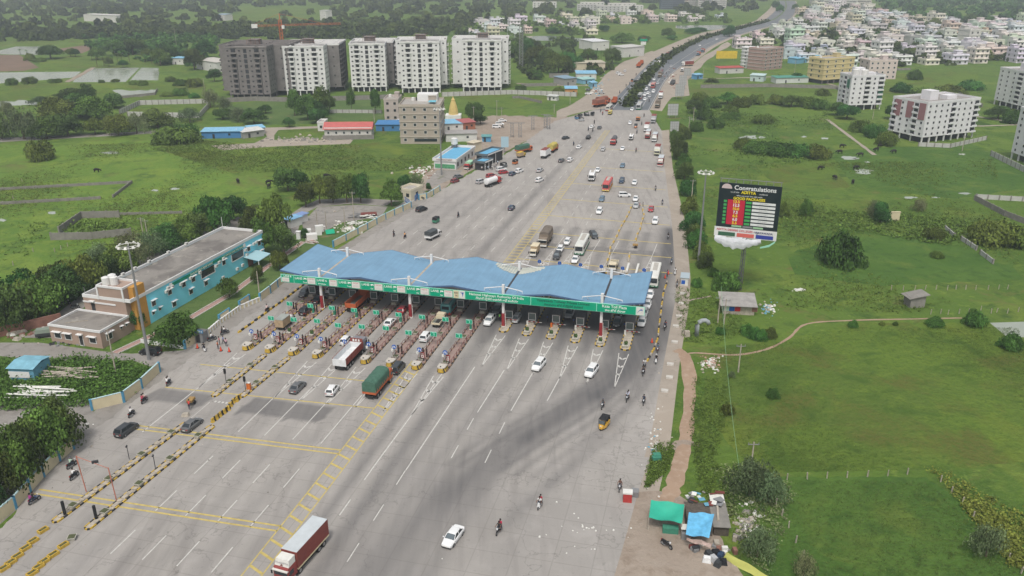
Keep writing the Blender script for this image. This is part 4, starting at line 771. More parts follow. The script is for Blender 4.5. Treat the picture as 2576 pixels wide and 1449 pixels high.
TANK=Proto();chassis(TANK,8.6,2.4,(-3.,-1.9,2.9));cab(TANK,2.4,2.35,2.5,1.8,mat('truck_red',(.38,.04,.035),rough=.5));tm=MB();tm.tube([(-4.1,0,2.1),(-3.95,0,2.1),(1.9,0,2.1),(2.05,0,2.1)],[.7,1.12,1.12,.7],16);k_=TANK.part('tank',tm,M_flat,smooth=False);TANK.part('walkway',MB().box(-1.,0,3.2,4.,.4,.08),M_grey,k_);TANK.part('hatch',MB().tube([(-1,0,3.25),(-1,0,3.4)],.3,10),M_grey,k_)
AUTO=Proto();am=MB();am.loft([[(x,-w_,.35),(x,-w_,z),(x,w_,z),(x,w_,.35)]for x,w_,z in((-1.25,.6,.95),(-1.1,.65,1.),(.55,.62,.85),(1.05,.35,.95),(1.3,.2,.6))]);AUTO.part('body',am,M_car)
hm=MB();hm.loft([[(x,-.62,.95),(x,-.6,1.5+dz),(x,-.4,1.68+dz),(x,.4,1.68+dz),(x,.6,1.5+dz),(x,.62,.95)]for x,dz in((-1.25,-.2),(-1.,0))]);hm.box(-.25,0,1.6,2.,1.25,.1,taper=.85)
for k in(-1,1):hm.bar((.7,k*.55,1.62),(.95,k*.45,.9),.06)
AUTO.part('hood',hm,M_black);AUTO.part('windscreen',MB().box(.86,0,.95,.04,.9,.6),M_wsc);AUTO.part('seat',MB().box(-.6,0,.7,.5,1.05,.5),M_dark_);AUTO.part('headlight',MB().box(1.22,0,.75,.1,.16,.14),M_head)
a_,b_=wheel_mesh(.24,.12),rim_mesh(.24,.12)
for x,y in((-.85,.5),(-.85,-.5),(1.05,0)):i_=AUTO.part('wheel',a_,None,None,(x,y,.24));AUTO.part('rim',b_,None,i_)
BIKE=Proto();bm_=MB();bm_.box(.0,0,.38,.6,.24,.3);bm_.bar((.25,0,.7),(.62,0,.33),.1);bm_.bar((-.6,.0,.32),(0,0,.45),.1);BIKE.part('frame',bm_,M_dark_)
tk=MB();tk.loft([[(x,-w_,.62),(x,-w_*.9,z),(x,w_*.9,z),(x,w_,.62)]for x,w_,z in((-.1,.1,.8),(.1,.16,.92),(.35,.13,.88))]);BIKE.part('fuel_tank',tk,M_car);BIKE.part('seat',MB().box(-.38,0,.72,.75,.26,.1),M_black);BIKE.part('handlebar',MB().bar((.42,-.36,1.02),(.42,.36,1.02),.045).bar((.42,0,1.0),(.55,0,.6),.06),M_grey);BIKE.part('headlight',MB().box(.55,0,.82,.12,.2,.18),M_head);BIKE.part('tail_light',MB().box(-.82,0,.7,.08,.16,.1),M_tail);BIKE.part('exhaust',MB().tube([(-.05,-.16,.3),(-.75,-.2,.36)],.05,6),M_rim);BIKE.part('fender',MB().box(-.66,0,.62,.4,.14,.05).box(.68,0,.62,.35,.12,.04),M_car)
a_,b_=wheel_mesh(.31,.11),rim_mesh(.31,.1)
for x in(-.62,.66):i_=BIKE.part('wheel',a_,None,None,(x,0,.31));BIKE.part('rim',b_,None,i_)
SCOOT=Proto();sb=MB();sb.loft([[(x,-w_,.25),(x,-w_,z),(x,w_,z),(x,w_,.25)]for x,w_,z in((-.85,.12,.62),(-.6,.2,.72),(-.05,.18,.68),(.02,.15,.32),(.35,.16,.3))]);sb.loft([[(.36,-.2,.3),(.36,.2,.3),(.46,.2,.3),(.46,-.2,.3)],[(.3,-.16,.95),(.3,.16,.95),(.42,.13,.95),(.42,-.13,.95)]]);SCOOT.part('body',sb,M_car);SCOOT.part('seat',MB().box(-.35,0,.72,.72,.28,.1),M_black);SCOOT.part('handlebar',MB().bar((.32,-.33,1.02),(.32,.33,1.02),.05),M_dark_);SCOOT.part('headlight',MB().box(.44,0,.9,.08,.18,.14),M_head)
a_,b_=wheel_mesh(.23,.11),rim_mesh(.23,.1)
for x in(-.6,.6):i_=SCOOT.part('wheel',a_,None,None,(x,0,.23));SCOOT.part('rim',b_,None,i_)
# ------------------------------------------------------------------ people: one continuous skinned body per pose
M_skin=mat('skin',(.17,.09,.055),rough=.6);M_shirt=mat('shirt_cloth',(1,1,1),rough=.85,obj=True,ns=6,na=.1);M_trous=mat('trouser_cloth',(.035,.04,.06),rough=.9,rand=.4);M_hair=mat('hair',(.012,.01,.01),rough=.7);M_helm=mat('helmet',(1,1,1),rough=.3,obj=True)
def body(pose):
 J={'pel':(0,0,.95),'bel':(.0,0,1.1),'che':(0,0,1.32),'nek':(.0,0,1.5),'hd1':(.02,0,1.58),'hd2':(.03,0,1.68),'hd3':(.01,0,1.76)}
 for k,s in(('l',1),('r',-1)):J.update({k+'sh':(0,s*.17,1.43),k+'el':(-.03,s*.24,1.16),k+'wr':(.06,s*.24,.92),k+'ha':(.09,s*.23,.84),k+'hp':(0,s*.1,.9),k+'kn':(.03,s*.11,.5),k+'an':(0,s*.11,.1),k+'to':(.14,s*.12,.05)})
 if pose in('drive','pillion'):
  for n in('pel','bel','che','nek','hd1','hd2','hd3'):x,y,z=J[n];q=(z-.95)/.8;J[n]=(x+q*(.16 if pose=='drive' else.05),y,z-.08)
  for k,s in(('l',1),('r',-1)):
   if pose=='drive':J.update({k+'sh':(.12,s*.17,1.33),k+'el':(.32,s*.29,1.12),k+'wr':(.52,s*.32,1.08),k+'ha':(.60,s*.31,1.06),k+'hp':(.02,s*.11,.84),k+'kn':(.40,s*.22,.72),k+'an':(.22,s*.2,.36),k+'to':(.36,s*.2,.31)})
   else:J.update({k+'sh':(.05,s*.17,1.34),k+'el':(.16,s*.24,1.1),k+'wr':(.34,s*.2,.98),k+'ha':(.41,s*.17,.96),k+'hp':(0,s*.12,.85),k+'kn':(.32,s*.27,.7),k+'an':(.1,s*.24,.38),k+'to':(.24,s*.25,.33)})
 if pose=='walk':J.update({'lkn':(.16,.1,.52),'lan':(.24,.1,.12),'lto':(.37,.1,.08),'rkn':(-.02,-.1,.5),'ran':(-.27,-.1,.17),'rto':(-.18,-.1,.06),'lel':(-.12,.23,1.17),'lwr':(-.18,.24,.95),'lha':(-.18,.24,.87),'rel':(.08,-.23,1.17),'rwr':(.22,-.22,1.0),'rha':(.28,-.21,.95)})
 if pose=='push':J.update({'che':(.12,0,1.3),'nek':(.2,0,1.46),'hd1':(.25,0,1.52),'hd2':(.29,0,1.6),'hd3':(.29,0,1.68),'lsh':(.16,.17,1.4),'rsh':(.16,-.17,1.4),'lel':(.36,.2,1.2),'lwr':(.56,.2,1.1),'lha':(.63,.2,1.08),'rel':(.36,-.2,1.2),'rwr':(.56,-.2,1.1),'rha':(.63,-.2,1.08),'lkn':(.14,.1,.5),'lan':(.0,.1,.12),'lto':(.13,.1,.06),'rkn':(-.1,-.1,.48),'ran':(-.35,-.1,.15),'rto':(-.24,-.1,.06)})
 if pose=='reach':J.update({'rel':(.22,-.22,1.3),'rwr':(.45,-.2,1.36),'rha':(.54,-.19,1.38)})
 Rd=dict(pel=.15,bel=.13,che=.155,nek=.06,hd1=.075,hd2=.1,hd3=.08,sh=.075,el=.048,wr=.034,ha=.04,hp=.1,kn=.068,an=.045,to=.04)
 E_=[('pel','bel'),('bel','che'),('che','nek'),('nek','hd1'),('hd1','hd2'),('hd2','hd3')]
 for k in 'lr':E_+=[('che',k+'sh'),(k+'sh',k+'el'),(k+'el',k+'wr'),(k+'wr',k+'ha'),('pel',k+'hp'),(k+'hp',k+'kn'),(k+'kn',k+'an'),(k+'an',k+'to')]
 nm=list(J);fingers=[]
 for k,s in(('l',1),('r',-1)):
  a,b=Vector(J[k+'wr']),Vector(J[k+'ha']);d=(b-a).normalized();sd=Vector((0,1,0))if abs(d.y)<.8 else Vector((1,0,0));n_=d.cross(sd).normalized();sd=n_.cross(d)
  for f in range(5):
   q=k+'f%d'%f
   if f<4:J[q]=tuple(b+d*(.075+(.01 if f in(1,2)else-.008))+sd*(-.03+.02*f)+n_*-.02)
   else:J[q]=tuple(b+d*.02+sd*(-.062*s)+n_*-.02)
   E_.append((k+'ha',q));Rd['f']=.011
 nm=list(J);me=bpy.data.meshes.new('b');me.from_pydata([J[n]for n in nm],[(nm.index(a),nm.index(b))for a,b in E_],[]);o=bpy.data.objects.new('b',me);COL.objects.link(o)
 o.modifiers.new('s','SKIN');o.modifiers.new('u','SUBSURF').levels=1
 sv=me.skin_vertices[0].data
 for i,n in enumerate(nm):
  r=Rd.get(n)or Rd.get(n[1:])or.011;sv[i].radius=(r,r)if n not in('che','bel','pel')else(r*.95,r*.75);sv[i].use_root=(n=='pel')
 dg=bpy.context.evaluated_depsgraph_get();m2=bpy.data.meshes.new_from_object(o.evaluated_get(dg));m2.name='person_'+pose
 bpy.data.objects.remove(o);bpy.data.meshes.remove(me)
 for m_ in(M_skin,M_shirt,M_trous):m2.materials.append(m_)
 segs=[(a,b,(Vector(J[a]),Vector(J[b])))for a,b in E_]
 for p in m2.polygons:
  c=Vector(p.center);best=1e9;w_=None
  for a,b,(A,B)in segs:
   d=B-A;t=max(0,min(1,(c-A).dot(d)/d.length_squared));ds=(c-A-d*t).length
   if ds<best:best,w_=ds,(a,b,t)
  a,b,t=w_;k=b[1:]if b[0]in 'lr' and b not in('nek',)else b
  p.material_index=1 if b in('bel','che')or(b=='nek' and t<.55)or k=='sh' or(k=='el' and t<.75)else 2 if k in('hp','kn')or(k=='an' and t<.9)else 0
  p.use_smooth=True
 hd=Vector(J['hd3']);fw=Vector((1,0,0))if pose!='push' else Vector((.9,0,-.2));return m2,hd,J
PEO={}
for ps in('stand','walk','drive','pillion','push','reach'):
 m2,hd,J=body(ps);pr=Proto();pr.part('body',m2,None);c=Vector(J['hd2'])
 hm=MB();rings=[]
 for z,r in((-.03,.108),(.04,.118),(.1,.10),(.15,.05)):rings.append([(c.x-.015+r*math.cos(q)*1.05,c.y+r*math.sin(q),c.z+z+(.02*math.cos(q)))for q in[2*PI*k/12 for k in range(12)]])
 hm.loft(rings);pr.part('hair',hm,M_hair,smooth=True)
 fx=c.x+.1;pr.part('nose',MB().box(fx+.005,0,c.z-.03,.03,.025,.045,taper=.6),M_skin);pr.part('eye',MB().box(fx-.004,.035,c.z+.005,.012,.03,.014),M_hair);pr.part('eye',MB().box(fx-.004,-.035,c.z+.005,.012,.03,.014),M_hair);pr.part('mouth',MB().box(fx-.006,0,c.z-.065,.01,.045,.01),M_rail);pr.part('ear',MB().box(c.x,.105,c.z-.03,.03,.015,.05),M_skin);pr.part('ear',MB().box(c.x,-.105,c.z-.03,.03,.015,.05),M_skin)
 PEO[ps]=pr
 hp=Proto();hp.p=[q for q in pr.p if q[0]!='hair'];h2=MB();rings=[]
 for z,r in((-.07,.12),(.0,.145),(.08,.14),(.14,.10),(.17,.04)):rings.append([(c.x-.01+r*math.cos(q)*1.1,c.y+r*math.sin(q),c.z+z)for q in[2*PI*k/12 for k in range(12)]])
 h2.loft(rings);hp.part('helmet',h2,M_helm,smooth=True);PEO[ps+'H']=hp
SKIPF=('nose','eye','mouth','ear')
WHITE=(.72,.73,.73);SIL=(.42,.43,.44);GRY=(.12,.125,.13);DGR=(.045,.05,.055);BLK=(.016,.017,.02);REDC=(.36,.03,.035);MAR=(.2,.03,.035);NAVY=(.03,.055,.10);BLU=(.10,.17,.24);CREAM=(.62,.55,.40)
HEDG=[G(*p)for p in HED]
def head(xy):
 """road direction (away from the camera) at a point"""
 s,t=toST(*xy)
 if t<TEND-5:return ANG+R(90)-(R(2.2)if(t>90 and s<44)else 0)
 best=min(range(len(HEDG)-1),key=lambda i:math.dist(((HEDG[i][0]+HEDG[i+1][0])/2,(HEDG[i][1]+HEDG[i+1][1])/2),xy));a,b=HEDG[best],HEDG[best+1]
 return math.atan2(b[1]-a[1],b[0]-a[0])
KN={id(SEDAN):('car','sedan'),id(HATCH):('car','hatchback'),id(SUVP):('car','off-road car'),id(MPV):('car','people carrier'),id(SMALL):('car','small car')}
FARSKIP=('rim','number_plate','mirror','bumper','headlight','tail_light','hatch','walkway')
def V_(pr,name,x,y,d,label,cat,col=WHITE,da=0.,cols=None,group=None,z=.03,sc=1.):
 xy=G(x,y);a=head(xy)+(0 if d=='A' else PI if d=='T' else 0)+R(da)
 if d=='X':a=R(da)
 far=math.hypot(*xy)>330
 o=pr.put(name,xy,a,label,cat,group,col,cols,z,sc,skip=FARSKIP if far else());return o
RC='on the carriageway coming from the city';
cars=[
(SUVP,1061,531,'A',BLK,'black off-road car by the lawn wall beyond the canopy',-22),(HATCH,1287,527,'A',NAVY,'dark blue hatchback alone on the outgoing side beyond the canopy',0),(SUVP,1306,434,'A',WHITE,'white off-road car beside the tanker lorry on the outgoing side',-15),
(SEDAN,1358,432,'A',SIL,'silver white sedan in the middle of the outgoing side',-8),(SUVP,1357,457,'A',WHITE,'white off-road car ahead of the dashed lane lines',-12),(HATCH,1289,441,'A',NAVY,'dark hatchback in front of the tanker lorry',-10),(SEDAN,1412,407,'A',GRY,'dark grey sedan beside a white car on the outgoing side',-5),(SUVP,1434,406,'A',WHITE,'white off-road car beside the dark grey sedan',-5),
(SEDAN,1457,373,'A',WHITE,'white sedan next to the yellow hatched strip on the outgoing side',-5),(SUVP,1517,379,'A',SIL,'pale off-road car crossing the yellow hatched strip',0),(SEDAN,1566,377,'T',WHITE,'white sedan level with the dark tanker',0),(SEDAN,1566,420,'T',BLU,'slate blue sedan alone in the middle of the incoming side',0),
(SEDAN,1503.5,431,'T',WHITE,'white sedan behind the white minibus',0),(SUVP,1564,459,'T',NAVY,'dark blue off-road car beside the red and yellow bus',0),(SEDAN,1596,463,'T',WHITE,'white sedan level with the dark blue off-road car',0),(SUVP,1571,495,'A',WHITE,'white off-road car turned across the incoming lanes',-75),
(SEDAN,1599,504,'T',WHITE,'white sedan closing up behind another at the barrier',0),(SEDAN,1600,521,'T',SIL,'silver white sedan stopped at the barrier of the stone rows',0),(HATCH,1514,505,'T',BLU,'grey blue hatchback near the crosswise yellow line',0),(SEDAN,1637.5,530,'T',REDC,'red sedan beside the stone row on the incoming side',0),
(SUVP,1507.5,536,'T',WHITE,'white off-road car alone behind the queue for the booths',0),(SUVP,1648,561,'T',WHITE,'white off-road car on the outer incoming lane',0),(SUVP,1493.5,597,'T',DGR,'dark grey off-road car behind the green and white bus',25),(HATCH,1427,613,'T',WHITE,'white hatchback between the loaded lorry and the bus',0),
(HATCH,1409,632,'T',WHITE,'white hatchback queuing behind a dark car',0),(SUVP,1401,649,'T',DGR,'dark off-road car queuing at the canopy edge',0),(SEDAN,1447,658,'T',WHITE,'white sedan queuing at the canopy edge',0),
(SUVP,1210,461,'A',SIL,'silver off-road car behind the tanker lorry',-25),(SUVP,1236.5,447,'A',REDC,'red off-road car beyond the tanker lorry',-35),(HATCH,1266.5,437,'A',REDC,'small red car by the bus stop',-45),(SUVP,1261.5,430,'A',WHITE,'white off-road car by the bus stop',-45),(HATCH,1145,459,'A',MAR,'dark red car parked at the pavement end',-18),(SEDAN,1153,448,'A',GRY,'grey car parked at the pavement end',-25),
(SUVP,379,891,'X',BLK,'black off-road car on the side road by the brown annex',170),(SUVP,320,1088,'A',DGR,'dark grey car beside the median near the cream wall',-4),(SEDAN,484,1075,'A',GRY,'grey sedan passing between the two kerbed medians',-3),
(SUVP,771,787,'A',BLK,'black off-road car in the lane between the first islands',-2),(SUVP,768,742,'T',GRY,'grey off-road car under the canopy beside the service lane',0),(SEDAN,803,758,'A',BLK,'black sedan under the canopy behind the first column',0),(SUVP,836,733,'A',WHITE,'white off-road car deep under the canopy by the second booth',0),
(SEDAN,981.5,817,'A',WHITE,'white sedan between the fifth and sixth islands',0),(HATCH,1014,785,'A',REDC,'red hatchback by the second red column',0),(SUVP,1044,752,'A',SIL,'silver car under the canopy by the second column',0),(SUVP,1072,853,'A',WHITE,'white off-road car between the seventh and eighth islands',0),(HATCH,871.5,862,'A',WHITE,'white hatchback beside the white open lorry',0),
(MPV,1001.5,932,'A',DGR,'dark people carrier beside the green covered lorry',0),(SEDAN,749.5,980,'A',GRY,'grey sedan heading for the fourth island',0),(HATCH,837,988,'A',WHITE,'white hatchback heading for the toll lanes, behind the grey sedan',5),(SUVP,1231.5,813,'T',WHITE,'white off-road car leaving the lane beside the third column',-3),(SUVP,1252,784,'T',GRY,'grey off-road car behind the third column',0),
(SMALL,1299,808,'T',SIL,'small silver car leaving the lane past the third column',0),(MPV,1433,794,'T',SIL,'silver people carrier at a closed boom',0),(SEDAN,1553,815,'T',GRY,'grey sedan at the last boom but one',0),(HATCH,1564,789,'T',BLK,'black car behind the grey sedan at the boom',0),
(SEDAN,1614,815,'T',WHITE,'white sedan at the outermost boom',0),(SEDAN,1620,791,'T',SIL,'silver green car directly behind the white one at the outermost boom',0),(SEDAN,1628,771,'T',WHITE,'white sedan third in the queue along the canopy end',0),(SEDAN,1634.5,746,'T',WHITE,'white sedan in front of the bus along the canopy end',0),
(SUVP,1355,925,'T',WHITE,'white off-road car with a sunroof rolling away from the booths',-8),(SUVP,1487.5,941,'T',WHITE,'white off-road car on the dark tyre curve',-10),(SEDAN,1140,1358,'T',WHITE,'large white sedan alone at the bottom of the incoming side',-9),
(SEDAN,1590,278,'T',WHITE,'white sedan at the start of the concrete beside the hedge end',0),(SEDAN,1622,252,'T',WHITE,'white car behind the pale bus on the highway',0),(SEDAN,1634,245,'T',SIL,'silver car in the dense traffic near the hedge end',0),(SUVP,1622,241,'T',WHITE,'white car close beside the hedge',0),(SEDAN,1630,237,'T',WHITE,'white car in the second rank of dense traffic',0),(SUVP,1644,233,'T',WHITE,'white car on the outer lane of the dense traffic',0),(SUVP,1626,227,'T',WHITE,'white car at the hedge two ranks back',0),(SUVP,1635,216,'T',WHITE,'white car beside the red topped bus',0),(SEDAN,1654,212,'T',SIL,'silver car beyond the red topped bus',0),(SEDAN,1645,202,'T',WHITE,'white car at the hedge beyond the red topped bus',0),(HATCH,1667,186,'T',GRY,'grey car following the brown lorry',0),(HATCH,1665,180,'T',MAR,'dark red car on the curve',0),(SEDAN,1688,169,'T',SIL,'silver car alone on the curve',0),(SEDAN,1760.5,116,'T',WHITE,'white car far along the curve',0),(SEDAN,1803,100,'T',WHITE,'farther white car where the highway meets the town',0),
(SEDAN,1585,312,'T',WHITE,'white sedan beside the orange goods carrier',0),(SEDAN,1489,322,'A',WHITE,'white sedan near three motorcycles on the outgoing side',-5),(SEDAN,1508,324,'A',GRY,'grey sedan next to the yellow hatched strip far out',0),(SEDAN,1423,350,'A',DGR,'dark sedan with a raised boot near the dirt lot',-25),(SUVP,1480.5,349,'A',BLK,'black and white car behind the dark sedan',0),
(SEDAN,1580.5,226,'A',GRY,'grey car on the outgoing highway near the hedge',0),(SEDAN,1615.5,191,'A',GRY,'grey car on the outgoing highway past the dark lorry',0),(SUVP,1623.5,182,'A',WHITE,'white car on the outgoing highway following the grey one',0),(SUVP,1712,124,'A',WHITE,'white car far out on the outgoing highway',0),
(SEDAN,1562,190,'X',WHITE,'white car parked on the dirt outside the roadside shops',10),(SUVP,1556,186,'X',WHITE,'second white car parked outside the roadside shops',30),(SUVP,1572,181,'X',SIL,'silver car parked by the roadside shops',80),
(SUVP,1249,322,'X',WHITE,'white off-road car parked on the dirt lot, lower one',5),(SUVP,1257,315,'X',WHITE,'white off-road car parked on the dirt lot, middle one',5),(SEDAN,1264,306,'X',WHITE,'white sedan parked on the dirt lot, upper one',5),(SEDAN,1005,307,'X',WHITE,'white car parked by the grey house behind the red roof',0),
(SEDAN,1480,238,'X',WHITE,'white car outside the orange shop',0),(SEDAN,1512,236,'X',SIL,'silver car outside the orange shop',10),(SUVP,1508,229,'X',WHITE,'white off-road car in the yard beside the orange shop',20),(HATCH,1480,229,'X',GRY,'grey car outside the orange shop',60)]
for pr,x,y,d,c,lab,da in cars:V_(pr,'car',x,y,d,lab,'car',c,da,group='cars on the road')
GREENT=(.06,.14,.10);TANT=(.35,.27,.17);GREYT=(.07,.08,.085)
V_(CONT,'container_truck',762,1411,'T','maroon container lorry with a white cab front','truck',da=-6.5,cols={'cab':(.24,.05,.045),'bumper':WHITE},sc=.97)
ct=[o for o in scene.objects if o.name.startswith('wind_deflector')][-1];o_=text('lettering','THLASAWTHI',ct,(4.52,0,3.2),.34,mat('faded_lettering',(.35,.33,.35)),rot=(R(84),0,R(90)));
t3=MB();t3.add([(4.53,-.25,2.72),(4.53,.25,2.72),(4.49,0,3.02)],[(0,1,2)]);t3.obj('warning_triangle',M_rail,ct)
o=V_(OPENT,'open_truck',884,905,'A','white lined open lorry with BKB lettering on its headboard','truck',col=(.2,.2,.22),sc=1.08)
hb_=[q for q in scene.objects if q.name.startswith('headboard')][-1];text('lettering','B K B',hb_,(2.64,0,2.8),.62,M_wtext,rot=(R(90),0,R(-90))).data.offset=.02
o=V_(OPENO,'open_truck',905,768,'A','orange open lorry passing under the canopy','truck',col=(.45,.11,.04))
hb_=[q for q in scene.objects if q.name.startswith('headboard')][-1];text('lettering','SSMIO',hb_,(2.64,0,3.05),.5,M_wtext,rot=(R(90),0,R(-90)))
V_(TARPT,'covered_truck',953,980,'A','orange lorry under a dark green tarpaulin','truck',col=GREENT,sc=1.03);V_(LOADT,'loaded_truck',1372,612,'T','brown lorry piled with a high load','truck',sc=1.05);V_(TANK,'tanker_truck',1239,466,'A','white tanker lorry with a red cab','truck',da=-18);V_(TANK,'tanker_truck',1544,362,'T','dark grey tanker lorry','truck',col=(.1,.1,.11),cols={'cab':(.1,.1,.1)})
V_(TARPM,'light_truck',1089,600,'A','white light lorry with a grey canvas hood','truck',cols={'tarpaulin':GREYT},da=-14,sc=1.1);V_(BOXM,'goods_carrier',718,822,'A','tan goods carrier between the first two islands','truck',col=WHITE,cols={'cover':(.3,.32,.3)},sc=1.15);V_(PICK,'pickup_truck',1105,815,'A','cream pickup behind the teal bus','pickup',col=CREAM,sc=1.1);V_(BOXM,'goods_carrier',1345,641,'T','cream goods carrier in front of the loaded lorry','truck',col=CREAM,cols={'cargo_box':CREAM,'cover':CREAM},sc=1.15);V_(PICK,'pickup_truck',1543,675,'T','yellow and white pickup half hidden by the canopy','pickup',col=CREAM,sc=1.2)
V_(BUS,'bus',1464,628,'T','white bus with a dark green band queuing for the booths','bus',col=(.6,.62,.58));V_(BUS,'bus',1646,706,'T','white bus with a green band beside the canopy end','bus',col=(.66,.66,.62));V_(BUSR,'bus',1528,474,'T','red roofed bus with a yellow front','bus',col=(.50,.10,.10),cols={'roof_hatch':(.6,.2,.2)});V_(BUST,'bus',1137,776,'A','teal and grey bus passing under the canopy','bus',col=(.10,.27,.27));V_(VAN,'minibus',1489,452,'T','white minibus with luggage on its roof','minibus',da=4,sc=1.15)
V_(CONTW,'container_truck',1373,395,'A','white box lorry with a maroon roof','truck',col=WHITE,da=-4);V_(TARPT,'covered_truck',1391,381,'A','rust and yellow lorry beside the white box lorry','truck',col=(.45,.38,.1),da=-4);V_(TARPT,'covered_truck',1318,384,'A','maroon lorry with a green cover parked at the kerb','truck',col=GREENT,da=-28);V_(BOXM,'goods_carrier',1311,396,'A','yellow goods carrier behind the parked maroon lorry','truck',col=(.6,.42,.05),cols={'cover':(.6,.42,.05)},da=-28)
V_(CONTW,'container_truck',1653.5,388,'T','white lorry with a yellow top at the far kerb','truck',cols={'cab':(.55,.55,.4)});V_(CONT,'container_truck',1662,415,'T','maroon lorry parked last in the row at the far kerb','truck',cols={'cab':(.3,.05,.05)},sc=.85);V_(CONT,'container_truck',1647,354,'T','maroon lorry with a white cab front in the kerb row','truck',sc=.85);V_(CONT,'container_truck',1630,346,'T','maroon lorry beside the long parked row','truck',cols={'cab':(.3,.05,.05)},sc=.85);V_(CONTW,'container_truck',1627,330,'T','white box lorry ahead of two maroon lorries','truck');V_(CONTW,'container_truck',1644,308,'T','pale flat lorry at the kerb by the two blank hoardings','truck',col=SIL)
V_(TARPT,'covered_truck',1509,268,'A','long rust red box lorry parked at the concrete edge','truck',col=(.24,.10,.07),da=-30,sc=1.2);V_(TARPT,'covered_truck',1517,262,'A','second rust red box lorry parked at the concrete edge','truck',col=(.24,.10,.07),da=-30,sc=1.2);V_(OPENO,'open_truck',1545.5,260,'A','dark lorry joining the outgoing highway','truck',cols={'cab':DGR});V_(BUST,'bus',1532,277,'A','white and brown bus leaving towards the highway','bus',col=(.5,.5,.46));V_(VAN,'minibus',1535,288,'A','yellow van at the start of the highway','van',col=(.6,.5,.12),sc=.85);V_(VAN,'minibus',1588,351,'T','white van with dark windows on the incoming side','van',sc=.9)
V_(BUS,'bus',1608,273,'T','silver bus at the hedge end on the incoming side','bus',col=SIL);V_(BUST,'bus',1610,247,'T','dark roofed bus at the hedge end','bus',col=(.3,.32,.33));V_(BUST,'bus',1643,220,'T','red topped bus in the dense traffic','bus',col=(.5,.2,.18));V_(CONTW,'container_truck',1662,247,'T','white lorry on the dusty outer lane','truck');V_(LOADT,'loaded_truck',1654,270,'T','cream and brown lorry waiting on the outer lane','truck');V_(LOADT,'loaded_truck',1660,194,'T','brown lorry on the curve','truck');V_(BUST,'bus',1604,211,'A','dark bus beside the hedge on the outgoing side','bus',col=DGR);V_(BUS,'bus',1657,163,'A','white bus on the outgoing curve','bus',col=WHITE);V_(CONTW,'container_truck',1680,143,'A','dark box lorry on the outgoing curve','truck',col=DGR)
V_(OPENO,'open_truck',1613,163,'A','dark lorry parked on the dusty shoulder, farther one','truck',cols={'cab':DGR});V_(OPENO,'open_truck',1607,169,'A','dark lorry parked on the dusty shoulder, closer one','truck',cols={'cab':DGR});V_(CONT,'container_truck',1729,166,'X','maroon and white lorry parked by the yellow hoarding','truck',da=200);V_(OPENO,'open_truck',1757,139,'T','blue and red lorry first in a roadside row','truck',cols={'cab':BLU});V_(OPENO,'open_truck',1768,131,'T','blue and red lorry second in a roadside row','truck',cols={'cab':BLU});V_(VAN,'minibus',1716,180,'T','white van beside a blank hoarding','van');V_(PICK,'pickup_truck',1692,212,'X','grey digger lorry among the roadside stalls','truck',col=GRY,da=70,sc=1.5);V_(TARPM,'light_truck',1179,424,'T','red light lorry with a mint green hood by the bus stop','truck',col=REDC,cols={'tarpaulin':(.35,.6,.42)},sc=1.1);V_(PICK,'pickup_truck',1605,303,'T','orange goods carrier on the incoming side','truck',col=(.5,.2,.08),sc=1.1)
autos=[(1098,560,'A',(.04,.2,.12),'green and red auto rickshaw beyond the lawn wall',-12),(1518,1075,'T',(.55,.32,.04),'yellow auto rickshaw with passengers below the tyre curve',-12),(1268,421,'A',GRY,'grey auto rickshaw by the bus stop',-40),(1297,413,'A',(.5,.16,.05),'orange auto rickshaw on the dusty edge',-20),(1599,322,'T',(.5,.16,.05),'orange auto rickshaw on the incoming side',0),(1453,300,'X',(.08,.2,.35),'blue auto rickshaw in the cluster on the dirt lot',20),(1460,296,'X',GRY,'grey auto rickshaw in the cluster on the dirt lot',50),(1476,292,'X',DGR,'dark auto rickshaw at the edge of the cluster',-20),(1463,305,'X',SIL,'pale auto rickshaw below the cluster',10),(1491,291,'X',DGR,'dark auto rickshaw between cluster and highway',60),(1590,206,'A',(.5,.2,.1),'orange auto rickshaw on the outgoing highway shoulder',0)]
for x,y,d,c,lab,da in autos:V_(AUTO,'auto_rickshaw',x,y,d,lab,'auto rickshaw',c,da,group='auto rickshaws',sc=1.15)
